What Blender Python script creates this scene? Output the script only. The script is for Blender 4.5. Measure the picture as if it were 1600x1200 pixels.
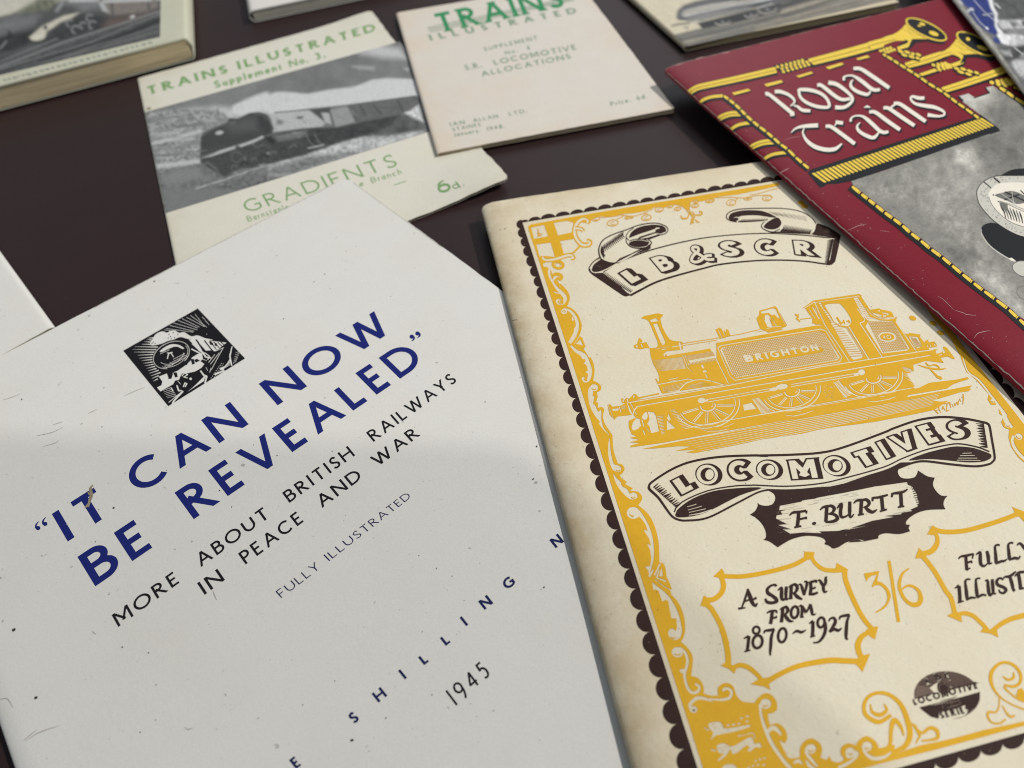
import bpy, math, random
import numpy as np
from mathutils import Vector, Matrix
from mathutils.geometry import delaunay_2d_cdt

for o in list(bpy.data.objects):
    bpy.data.objects.remove(o, do_unlink=True)
SC = bpy.context.scene
COL = SC.collection
R = math.radians
MM = 0.001

# ------------------------------------------------------------------ camera
CAM_H = 147.0                      # millimetres above the table top
PITCH, ROLL, FPX = R(50.4), R(-6.9), 1080.0
_f = Vector((0, math.cos(PITCH), -math.sin(PITCH)))
_r0 = Vector((1, 0, 0)); _u0 = _r0.cross(_f)
RIGHT = _r0 * math.cos(ROLL) + _u0 * math.sin(ROLL)
UP = -_r0 * math.sin(ROLL) + _u0 * math.cos(ROLL)
FWD = _f
cam_d = bpy.data.cameras.new('camera')
cam = bpy.data.objects.new('camera', cam_d); COL.objects.link(cam)
cam_d.sensor_width = 36.0
cam_d.lens = FPX / 1600.0 * 36.0
cam_d.clip_start = 0.002; cam_d.clip_end = 20.0
mw = Matrix((RIGHT, UP, -FWD)).transposed().to_4x4()
mw.translation = Vector((0, 0, CAM_H * MM))
cam.matrix_world = mw
SC.camera = cam
cam_d.dof.use_dof = True
cam_d.dof.focus_distance = 0.172
cam_d.dof.aperture_fstop = 13.5

# ------------------------------------------------------------------ world and lamps
world = bpy.data.worlds.new('World'); SC.world = world
world.use_nodes = True
wn = world.node_tree.nodes; wl = world.node_tree.links
bg = wn['Background']
bg.inputs['Color'].default_value = (0.80, 0.90, 1.0, 1)
bg.inputs['Strength'].default_value = 0.25

def lamp(name, kind, az, el, dist, energy, color, size=None, target=(0.0, 0.15, 0)):
    d = bpy.data.lights.new(name, kind)
    d.energy = energy; d.color = color
    o = bpy.data.objects.new(name, d); COL.objects.link(o)
    v = Vector((math.cos(el) * math.cos(az), math.cos(el) * math.sin(az), math.sin(el)))
    o.location = Vector(target) + v * dist
    o.rotation_euler = v.to_track_quat('Z', 'Y').to_euler()
    if kind == 'AREA':
        d.shape = 'DISK'; d.size = size
    elif size is not None:
        d.shadow_soft_size = size
    return o
key = lamp('window_light', 'AREA', R(8), R(46), 3.0, 81.0, (1.0, 0.95, 0.875), 0.045)
second = lamp('second_lamp', 'AREA', R(-40), R(55), 3.0, 20.0, (1.0, 0.955, 0.88), 0.12)  # unseen weak source, added and aimed so the phone shades the near covers
soft = lamp('soft_window', 'AREA', R(75), R(32), 2.2, 5.0, (0.93, 0.96, 1.0), 1.3)

SC.view_settings.view_transform = 'Standard'
SC.view_settings.look = 'None'
SC.view_settings.exposure = 0.0
SC.view_settings.gamma = 1.0
SC.view_settings.use_curve_mapping = False
SC.render.engine = 'CYCLES'
SC.cycles.max_bounces = 6
SC.cycles.filter_width = 1.0

# ------------------------------------------------------------------ picking points on a plane or a cover
CAMP = Vector((0, 0, CAM_H))
def ray(px, py):
    return RIGHT * (px - 800.0) + UP * (600.0 - py) + FWD * FPX
def at(px, py, z=0.0):
    d = ray(px, py)
    return CAMP + d * ((z - CAM_H) / d.z)

# ------------------------------------------------------------------ materials
def nd(nt, t, **kw):
    n = nt.nodes.new(t)
    for k, v in kw.items():
        setattr(n, k, v)
    return n
def rgb(h):
    h = h.lstrip('#')
    c = [int(h[i:i + 2], 16) / 255.0 for i in (0, 2, 4)]
    return tuple(x / 12.92 if x <= .04045 else ((x + .055) / 1.055) ** 2.4 for x in c) + (1,)
def mat(name, col, col2=None, rough=0.75, spec=0.12, scale=260.0, amount=0.5, specks=0.0, speck_col=None,
        stain=0.0, stain_col=None, bump=0.0, bump_scale=900.0, coat=0.0, stripes=None, fibres=0.0, age=None):
    """paper or ink: a base colour broken up by soft mottling, tiny specks and broad stains, all in world space"""
    m = bpy.data.materials.new(name); m.use_nodes = True
    nt = m.node_tree; L = nt.links
    b = nt.nodes['Principled BSDF']
    b.inputs['Roughness'].default_value = rough
    b.inputs['Specular IOR Level'].default_value = spec
    b.inputs['Coat Weight'].default_value = coat
    b.inputs['Coat Roughness'].default_value = 0.35
    tc = nd(nt, 'ShaderNodeNewGeometry')
    def noise(s, detail=3.0, rough_=0.6):
        n = nd(nt, 'ShaderNodeTexNoise'); n.inputs['Scale'].default_value = s
        n.inputs['Detail'].default_value = detail; n.inputs['Roughness'].default_value = rough_
        L.new(tc.outputs['Position'], n.inputs['Vector']); return n
    def ramp(src, a, b_):
        r = nd(nt, 'ShaderNodeMapRange'); r.inputs['From Min'].default_value = a; r.inputs['From Max'].default_value = b_
        L.new(src, r.inputs['Value']); return r.outputs['Result']
    def mix(fac, c1, c2):
        x = nd(nt, 'ShaderNodeMix', data_type='RGBA')
        if hasattr(fac, 'links'): L.new(fac, x.inputs['Factor'])
        else: x.inputs['Factor'].default_value = fac
        for c, i in ((c1, 6), (c2, 7)):
            if hasattr(c, 'links'): L.new(c, x.inputs[i])
            else: x.inputs[i].default_value = c
        return x.outputs[2]
    def mul(s, k):
        x = nd(nt, 'ShaderNodeMath', operation='MULTIPLY'); L.new(s, x.inputs[0]); x.inputs[1].default_value = k
        return x.outputs[0]
    c = col
    if col2 is None:
        col2 = tuple(x * 0.80 for x in col[:3]) + (1,)
    n1 = noise(scale, 5.0, 0.75)
    c = mix(mul(ramp(n1.outputs['Fac'], .32, .68), amount), c, col2)
    n1b = noise(2600.0, 2.0, 0.6)                     # grain of the paper
    c = mix(mul(ramp(n1b.outputs['Fac'], .3, .75), 0.30 * min(1, amount * 2)), c, tuple(x * .72 for x in col[:3]) + (1,))
    if stain:
        n2 = noise(28.0, 6.0, 0.65)
        c = mix(mul(ramp(n2.outputs['Fac'], .46, .74), stain), c, stain_col or tuple(x * y for x, y in zip(col[:3], (.8, .72, .58))) + (1,))
    if fibres:
        nf = noise(700.0, 1.0, .4)
        mp = nd(nt, 'ShaderNodeMapping'); mp.inputs['Scale'].default_value = (1, .22, 1); mp.inputs['Rotation'].default_value = (0, 0, .6)
        L.new(tc.outputs['Position'], mp.inputs['Vector']); L.new(mp.outputs['Vector'], nf.inputs['Vector'])
        c = mix(mul(ramp(nf.outputs['Fac'], .66, .76), fibres), c, tuple(x * .55 for x in col[:3]) + (1,))
    if age:                                           # toning of old paper along its spine and edges, carried by the cover's own points
        ag = nd(nt, 'ShaderNodeAttribute'); ag.attribute_name = 'age'
        na = noise(75.0, 6.0, 0.7)
        mm = nd(nt, 'ShaderNodeMath', operation='MULTIPLY'); L.new(ag.outputs['Fac'], mm.inputs[0]); L.new(ramp(na.outputs['Fac'], .30, .62), mm.inputs[1])
        c = mix(mm.outputs[0], c, age)
    if specks:
        n3 = noise(520.0, 2.0, 0.5)
        c = mix(mul(ramp(n3.outputs['Fac'], .735, .77), specks), c, speck_col or (.10, .08, .06, 1))
    if stripes:                                       # leaves of the page block, stacked in height
        w = nd(nt, 'ShaderNodeTexNoise'); w.inputs['Scale'].default_value = 1.0; w.inputs['Detail'].default_value = 3
        mp = nd(nt, 'ShaderNodeMapping'); mp.inputs['Scale'].default_value = (25, 25, stripes)
        L.new(tc.outputs['Position'], mp.inputs['Vector']); L.new(mp.outputs['Vector'], w.inputs['Vector'])
        c = mix(mul(ramp(w.outputs['Fac'], .35, .7), .75), c, tuple(x * .45 for x in col[:3]) + (1,))
    L.new(c, b.inputs['Base Color'])
    if bump:
        nb = noise(bump_scale, 4.0, 0.6)
        bp = nd(nt, 'ShaderNodeBump'); bp.inputs['Strength'].default_value = bump; bp.inputs['Distance'].default_value = 0.0004
        L.new(nb.outputs['Fac'], bp.inputs['Height']); L.new(bp.outputs['Normal'], b.inputs['Normal'])
    return m
# ------------------------------------------------------------------ object bookkeeping
def mesh_obj(name, verts, faces, mats, parent=None, mat_idx=None, smooth=False):
    """verts in millimetres, world space"""
    me = bpy.data.meshes.new(name)
    off = np.zeros(3); q = parent
    while q: off = off + np.array(q.location); q = q.parent
    v = np.asarray(verts, float) * MM - off
    me.from_pydata([tuple(x) for x in v], [], [tuple(f) for f in faces])
    for m in mats: me.materials.append(m)
    if mat_idx is not None:
        me.polygons.foreach_set('material_index', list(mat_idx))
    if smooth:
        me.polygons.foreach_set('use_smooth', [True] * len(me.polygons))
    me.update()
    o = bpy.data.objects.new(name, me); COL.objects.link(o)
    if parent: o.parent = parent
    return o
def thing(name, label, cat, loc_mm, group=None):
    o = bpy.data.objects.new(name, None); COL.objects.link(o)
    o.location = Vector(loc_mm) * MM
    o.empty_display_size = 0.01
    o.matrix_world = Matrix.Translation(o.location)
    o['label'] = label; o['category'] = cat
    if group: o['group'] = group
    return o

# ------------------------------------------------------------------ booklets
class Book:
    """a thin stapled booklet: three corners of its cover picked in the picture plane at cover height, spine on the left"""
    def __init__(s, tl, tr, bl, z, T, roll=6.0, spine_ry=None, base=None, corner=1.5, spine_corner=1.0, waves=0.0, seed=1, curls=(), droop=0.0):
        zz = z if isinstance(z, (tuple, list)) else (z, z, z)
        dp = T * .5 if roll > 0 else 0.0               # the spine's outline lies half way down its thickness
        A = at(*tl, zz[0] - dp); B = at(*tr, zz[1]); C = at(*bl, zz[2] - dp)
        s.o = np.array(A[:2]); U = np.array(B[:2]) - s.o; V = np.array(C[:2]) - s.o
        s.W = np.linalg.norm(U); s.H = np.linalg.norm(V)
        s.U = U / s.W; s.V = V / s.H
        s.inv = np.linalg.inv(np.array([s.U, s.V]).T)
        s.z0 = zz[0]; s.zu = (zz[1] - zz[0]) / s.W; s.zv = (zz[2] - zz[0]) / s.H
        s.T = T; s.roll = roll; s.corner = corner; s.sc = spine_corner
        s.waves = waves; s.seed = seed; s.curls = curls; s.droop = droop
    def uv(s, x, y):
        d = np.array([x, y]) - s.o
        return s.inv @ d
    def flat(s, u, v):
        return s.z0 + s.zu * u + s.zv * v
    lift_all = False
    def curl(s, u, v):
        return sum(h * math.exp(-((u - cu) ** 2 + (v - cv) ** 2) / rad ** 2) for cu, cv, rad, h in s.curls)
    def extra(s, u, v):
        z = s.waves * (math.sin(u * .09 + s.seed) * math.sin(v * .07 + 2.1 * s.seed) + .5 * math.sin(u * .05 - v * .06 + s.seed))
        for (cu, cv, rad, h) in s.curls:
            d2 = ((u - cu) ** 2 + (v - cv) ** 2) / rad ** 2
            z += h * math.exp(-d2)
        return z
    def top(s, u, v):
        z = s.flat(u, v) + s.extra(u, v)
        if u < s.roll:
            k = min(1.0, max(0.0, (s.roll - u) / s.roll))
            z -= s.T * .5 * (1 - math.sqrt(max(0.0, 1 - k * k)))
        if s.droop and u > s.W - s.droop:
            k = (u - s.W + s.droop) / s.droop
            z -= s.T * .35 * k * k
        return z
    def xy(s, u, v):
        return s.o + s.U * u + s.V * v
    def pt(s, u, v, dz=0.0):
        p = s.xy(u, v)
        return (p[0], p[1], s.top(u, v) + dz)
    def hit(s, px, py, dz=0.0):
        z = s.z0
        for _ in range(7):
            p = at(px, py, z + dz)
            u, v = s.uv(p[0], p[1])
            z = s.top(min(max(u, 0.02), s.W + 60), v)
        p = at(px, py, z + dz)
        u, v = s.uv(p[0], p[1])
        if u < .06:                                       # past the roll of the spine: keep the ink on the paper
            q = s.xy(.06, v); return (q[0], q[1], s.top(.06, v) + dz)
        return (p[0], p[1], z + dz)
    def vlim(s, u):
        a = 0.0
        if u > s.W - s.corner:
            k = min(1.0, (u - s.W + s.corner) / s.corner); a = s.corner * (1 - math.sqrt(max(0, 1 - k * k)))
        if u < s.sc:
            k = min(1.0, (s.sc - u) / s.sc); a = max(a, s.sc * (1 - math.sqrt(max(0, 1 - k * k))) * .8)
        return a
    def cover(s, name, mats, parent, thick=0.28, nv=60, edge_mat=1, wob=0.10, has_spine=True, nu=44):
        rnd = random.Random(s.seed)
        wobs = [rnd.uniform(-1, 1) * wob for _ in range(nv + 1)]
        wob2 = [rnd.uniform(-1, 1) * wob for _ in range(80)]
        # top run of u values, dense over the roll and the free edge
        us = [s.roll * (1 - math.cos(k * math.pi / 2 / 10)) for k in range(11)]
        us += [s.roll + (s.W - s.roll - s.corner) * k / nu for k in range(1, nu + 1)]
        us += [s.W - s.corner * (1 - math.sin(k * math.pi / 2 / 5)) for k in range(1, 6)]
        # (u, fraction) outer: bottom then top
        prof_o = []; prof_i = []
        if has_spine:
            for u in reversed(us): prof_o.append((u, -1))
            prof_o = prof_o[:-1]
        for u in us: prof_o.append((u, 1))
        n = len(prof_o)
        verts = []; faces = []; mi = []
        def low(u, v, c):
            z = s.flat(u, v) - s.T + c + (s.curl(u, v) if s.lift_all else 0)
            if u < s.roll:
                k = (s.roll - u) / s.roll
                z += s.T * .5 * (1 - math.sqrt(max(0.0, 1 - k * k)))
            return z
        for layer in (0, 1):
            for j in range(nv + 1):
                for i, (u, side) in enumerate(prof_o):
                    a = s.vlim(u)
                    f = j / nv
                    v = a + (s.H - 2 * a) * f
                    uu = u
                    if u > s.W - .01: uu = u + wobs[j]
                    if j in (0, nv): v += wob2[i % 80] * .6 * (1 if u > 3 else 0)
                    p = s.xy(uu, v)
                    if side > 0: z = s.top(u, v)
                    else: z = low(u, v, 0.0)
                    if layer:
                        if side > 0:
                            z -= thick
                            if u < s.roll: p = s.xy(uu + thick * (1 - u / s.roll), v)
                        else:
                            z += thick
                            if u < s.roll: p = s.xy(uu + thick * (1 - u / s.roll), v)
                        if u < 1e-6: z = (s.top(u, v) + low(u, v, 0)) / 2
                    verts.append((p[0], p[1], z))
        m = (nv + 1) * n
        for j in range(nv):
            for i in range(n - 1):
                a = j * n + i
                faces.append((a, a + n, a + n + 1, a + 1)); mi.append(0)
                b = m + a
                faces.append((b, b + 1, b + n + 1, b + n)); mi.append(edge_mat)
        for j in range(nv):
            for i in (0, n - 1):
                a = j * n + i; b = m + a
                faces.append((a, b, b + n, a + n)); mi.append(edge_mat)
        for i in range(n - 1):
            for j in (0, nv):
                a = j * n + i; b = m + a
                faces.append((a, a + 1, b + 1, b)); mi.append(edge_mat)
        o = mesh_obj(name, verts, faces, mats, parent, mi, smooth=True)
        ua = np.array([(lambda w: (w[0], w[1]))(s.uv(x, y)) for x, y, z in verts])
        ag = np.exp(-np.clip(ua[:, 0], 0, None) / 9.0) + .6 * np.exp(-np.clip(ua[:, 1], 0, None) / 5.0) + .6 * np.exp(-np.clip(s.W - ua[:, 0], 0, None) / 5.0) + .6 * np.exp(-np.clip(s.H - ua[:, 1], 0, None) / 5.0)
        at2 = o.data.attributes.new('age', 'FLOAT', 'POINT'); at2.data.foreach_set('value', np.clip(ag, 0, 1).astype(np.float32))
        # keep the paper's cut edges crisp
        me = o.data
        es = {}
        for p in me.polygons:
            for k in p.edge_keys: es.setdefault(k, set()).add(p.material_index)
        sharp = [len(es[e.key]) > 1 for e in me.edges]
        at_ = me.attributes.new('sharp_edge', 'BOOLEAN', 'EDGE') if 'sharp_edge' not in me.attributes else me.attributes['sharp_edge']
        at_.data.foreach_set('value', sharp)
        return o
    def pages(s, name, m, parent, inset=0.5, gap=0.3, u0=None, tail=0.0, lift=True):
        keep = s.curls
        if not lift: s.curls = ()
        u0 = s.roll * .35 if u0 is None else u0
        nu, nv = 24, 24
        verts = []; faces = []
        for lay in (0, 1):
            for j in range(nv + 1):
                for i in range(nu + 1):
                    u = u0 + (s.W - inset - u0) * i / nu
                    v = inset + (s.H - 2 * inset) * j / nv + tail
                    p = s.xy(u, v)
                    if lay: z = s.top(u, v) - gap
                    else:
                        z = s.flat(u, v) - s.T + gap + (s.curl(u, v) if s.lift_all else 0)
                        if u < s.roll: z += s.T * .5 * (1 - math.sqrt(max(0, 1 - ((s.roll - u) / s.roll) ** 2)))
                    verts.append((p[0], p[1], z))
        n = nu + 1; m0 = n * (nv + 1)
        for j in range(nv):
            for i in range(nu):
                a = j * n + i
                faces.append((a, a + 1, a + n + 1, a + n)); faces.append((m0 + a, m0 + a + n, m0 + a + n + 1, m0 + a + 1))
        for i in range(nu):
            for j in (0, nv):
                a = j * n + i; faces.append((a, a + 1, m0 + a + 1, m0 + a))
        for j in range(nv):
            for i in (0, nu):
                a = j * n + i; faces.append((a, a + n, m0 + a + n, m0 + a))
        s.curls = keep
        return mesh_obj(name, verts, faces, [m], parent)
    def strip(s, name, m, parent, run, dz=.03, seed=1):
        """a worn line on the cover: run = [(u, v, half width)]"""
        rnd = random.Random(seed); V = []; F = []
        for i, (u, v, w) in enumerate(run):
            j = min(i + 1, len(run) - 1); k = max(i - 1, 0)
            d = np.array(run[j][:2]) - np.array(run[k][:2]); d = d / max(np.hypot(*d), 1e-9); n = np.array([-d[1], d[0]])
            for sg in (-1, 1):
                q = np.array([u, v]) + n * sg * w * rnd.uniform(.3, 1.5)
                V.append(s.pt(max(q[0], .01), q[1], dz))
            if i: a = 2 * i; F.append((a - 2, a - 1, a + 1, a))
        return mesh_obj(name, V, F, [m], parent)

# ------------------------------------------------------------------ flat printing: outlines planarised into one sheet of ink
def P(ox, oy, s, txt):
    out = []
    for w in txt.split():
        a, b = w.split(',')
        out.append((ox + float(a) / s, oy + float(b) / s))
    return out
def dist(a, b): return math.hypot(a[0] - b[0], a[1] - b[1])
def spl(pts, closed=False, n=6):
    """Catmull-Rom through the points"""
    p = [np.array(q, float) for q in pts]; N = len(p); out = []
    rng = range(N if closed else N - 1)
    for i in rng:
        if closed: a, b, c, d = p[(i - 1) % N], p[i], p[(i + 1) % N], p[(i + 2) % N]
        else:
            b, c = p[i], p[i + 1]
            a = p[i - 1] if i else b * 2 - c
            d = p[i + 2] if i + 2 < N else c * 2 - b
        for k in range(n):
            t = k / n
            out.append(tuple(.5 * ((2 * b) + (c - a) * t + (2 * a - 5 * b + 4 * c - d) * t * t + (3 * b - a - 3 * c + d) * t ** 3)))
    if not closed: out.append(tuple(p[-1]))
    return out
def ell(cx, cy, rx, ry, rot=0.0, n=28, a0=0.0, a1=360.0):
    out = []
    full = abs(a1 - a0) >= 359.9
    for k in range(n if full else n + 1):
        t = R(a0 + (a1 - a0) * k / n)
        x, y = rx * math.cos(t), ry * math.sin(t)
        c, s = math.cos(R(rot)), math.sin(R(rot))
        out.append((cx + x * c - y * s, cy + x * s + y * c))
    return out
def ribbon(pts, w, closed=False, cap=0.0):
    """outline of a pen stroke; w a number, a list (spread along the stroke) or a function of 0..1"""
    p = [np.array(pts[0], float)]
    for q in pts[1:]:
        if np.hypot(*(np.array(q) - p[-1])) > 1e-6: p.append(np.array(q, float))
    if closed and np.hypot(*(p[0] - p[-1])) < 1e-6: p.pop()
    N = len(p)
    if N < 2: return []
    L = [0.0]
    for i in range(1, N): L.append(L[-1] + np.hypot(*(p[i] - p[i - 1])))
    def wid(i):
        t = L[i] / max(L[-1], 1e-9)
        if callable(w): return w(t)
        if isinstance(w, (list, tuple)):
            x = t * (len(w) - 1); k = min(int(x), len(w) - 2); return w[k] + (w[k + 1] - w[k]) * (x - k)
        return w
    left = []; right = []
    for i in range(N):
        if closed: d0 = p[i] - p[i - 1]; d1 = p[(i + 1) % N] - p[i]
        else:
            d0 = p[i] - p[i - 1] if i else p[1] - p[0]
            d1 = p[i + 1] - p[i] if i < N - 1 else p[-1] - p[-2]
        d0 = d0 / np.hypot(*d0); d1 = d1 / np.hypot(*d1)
        n0 = np.array([-d0[1], d0[0]]); n1 = np.array([-d1[1], d1[0]])
        h = wid(i) / 2
        q = p[i]
        if cap and not closed:
            if i == 0: q = q - d1 * cap
            elif i == N - 1: q = q + d0 * cap
        c = float(n0 @ n1)
        if c > -.2:
            mvec = (n0 + n1); mvec = mvec / (mvec @ mvec) * 2
            k = min(1.0, 2.2 / max(np.hypot(*mvec), 1e-9))
            left.append(tuple(q + mvec * h * k)); right.append(tuple(q - mvec * h * k))
        else:
            left += [tuple(q + n0 * h), tuple(q + n1 * h)]; right += [tuple(q - n0 * h), tuple(q - n1 * h)]
    if closed: return [left, right[::-1]]
    return left + right[::-1]
def clipband(poly, lo, hi):
    def cut(pl, keep, inter):
        out = []
        for i in range(len(pl)):
            a, b = pl[i - 1], pl[i]
            ka, kb = keep(a), keep(b)
            if ka != kb: out.append(inter(a, b))
            if kb: out.append(b)
        return out
    def at_y(y):
        return lambda a, b: (a[0] + (b[0] - a[0]) * (y - a[1]) / (b[1] - a[1]), y)
    poly = cut(poly, lambda q: q[1] >= lo, at_y(lo))
    if poly: poly = cut(poly, lambda q: q[1] <= hi, at_y(hi))
    return poly

class Art:
    """painter's-order list of outlines in picture points; ink None lets the paper show"""
    def __init__(s, kw=1.0): s.ops = []; s.kw = kw          # kw widens the lines that are left white
    def fill(s, pts, ink, rule='nz'):
        if pts and isinstance(pts[0][0], (int, float, np.floating)): pts = [pts]
        pts = [c for c in pts if len(c) > 2]
        if pts: s.ops.append((pts, ink, rule))
        return s
    def line(s, pts, w, ink, closed=False, cap=0.0):
        if ink is None and s.kw != 1.0 and not callable(w): w = [x * s.kw for x in w] if isinstance(w, (list, tuple)) else w * s.kw
        r = ribbon(pts, w, closed, cap)
        if not r: return s
        if closed: s.ops.append((r, ink, 'eo'))
        else: s.ops.append(([r], ink, 'nz'))
        return s
    def curve(s, pts, w, ink, closed=False, n=6):
        return s.line(spl(pts, closed, n), w, ink, closed)
    def build(s, name, book, inks, parent, dz=0.05, step=16.0, jitter=0.0):
        if not s.ops: return None
        verts = []; edges = []; seen = {}
        def vid(q):
            k = (round(q[0], 3), round(q[1], 3))
            if k not in seen:
                seen[k] = len(verts); verts.append(Vector(k))
            return seen[k]
        es = set()
        boxes = []
        for cs, ink, rule in s.ops:
            allp = np.array([q for c in cs for q in c])
            boxes.append((allp.min(0), allp.max(0)))
            for c in cs:
                ids = [vid(q) for q in c]
                for i in range(len(ids)):
                    a, b = ids[i - 1], ids[i]
                    if a != b: es.add((min(a, b), max(a, b)))
        lo = np.min([b[0] for b in boxes], 0); hi = np.max([b[1] for b in boxes], 0)
        if step:
            for i in range(int((hi[0] - lo[0]) / step) + 1):
                for j in range(int((hi[1] - lo[1]) / step) + 1):
                    vid((lo[0] + (i + .37) * step, lo[1] + (j + .41) * step))
        res = delaunay_2d_cdt(verts, list(es), [], 0, 1e-4)
        V = np.array([(v.x, v.y) for v in res[0]]); F = [f for f in res[2]]
        T = np.array(F)
        cen = V[T].mean(1)
        area = np.abs(np.cross(V[T[:, 1]] - V[T[:, 0]], V[T[:, 2]] - V[T[:, 0]]))
        col = np.full(len(T), -1)
        names = []
        for (cs, ink, rule), (b0, b1) in zip(s.ops, boxes):
            sel = np.where((cen[:, 0] >= b0[0]) & (cen[:, 0] <= b1[0]) & (cen[:, 1] >= b0[1]) & (cen[:, 1] <= b1[1]))[0]
            if not len(sel): continue
            x = cen[sel, 0]; y = cen[sel, 1]
            wn_ = np.zeros(len(sel), int); cr = np.zeros(len(sel), int)
            for c in cs:
                c = np.array(c); d = np.roll(c, -1, 0)
                for (x0, y0), (x1, y1) in zip(c, d):
                    if y0 == y1: continue
                    up = (y0 <= y) & (y < y1); dn = (y1 <= y) & (y < y0)
                    m_ = up | dn
                    if not m_.any(): continue
                    xi = x0 + (y - y0) * (x1 - x0) / (y1 - y0)
                    h = m_ & (xi > x)
                    wn_ += np.where(h & up, 1, 0) - np.where(h & dn, 1, 0); cr += h
            ins = (wn_ != 0) if rule == 'nz' else (cr % 2 == 1)
            if ink is None: col[sel[ins]] = -1
            else:
                if ink not in names: names.append(ink)
                col[sel[ins]] = names.index(ink)
        keep = np.where((col >= 0) & (area > 1e-7))[0]
        if not len(keep): return None
        used, inv = np.unique(T[keep], return_inverse=True)
        inv = inv.reshape(-1, 3)
        pts = [book.hit(V[i, 0], V[i, 1], dz) for i in used]
        pa = np.array(pts)
        # make every face look up
        nz = np.cross(pa[inv[:, 1]] - pa[inv[:, 0]], pa[inv[:, 2]] - pa[inv[:, 0]])[:, 2]
        inv[nz < 0] = inv[nz < 0][:, ::-1]
        return mesh_obj(name, pts, inv.tolist(), [inks[n_] for n_ in names], parent, [int(c) for c in col[keep]])

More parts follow.
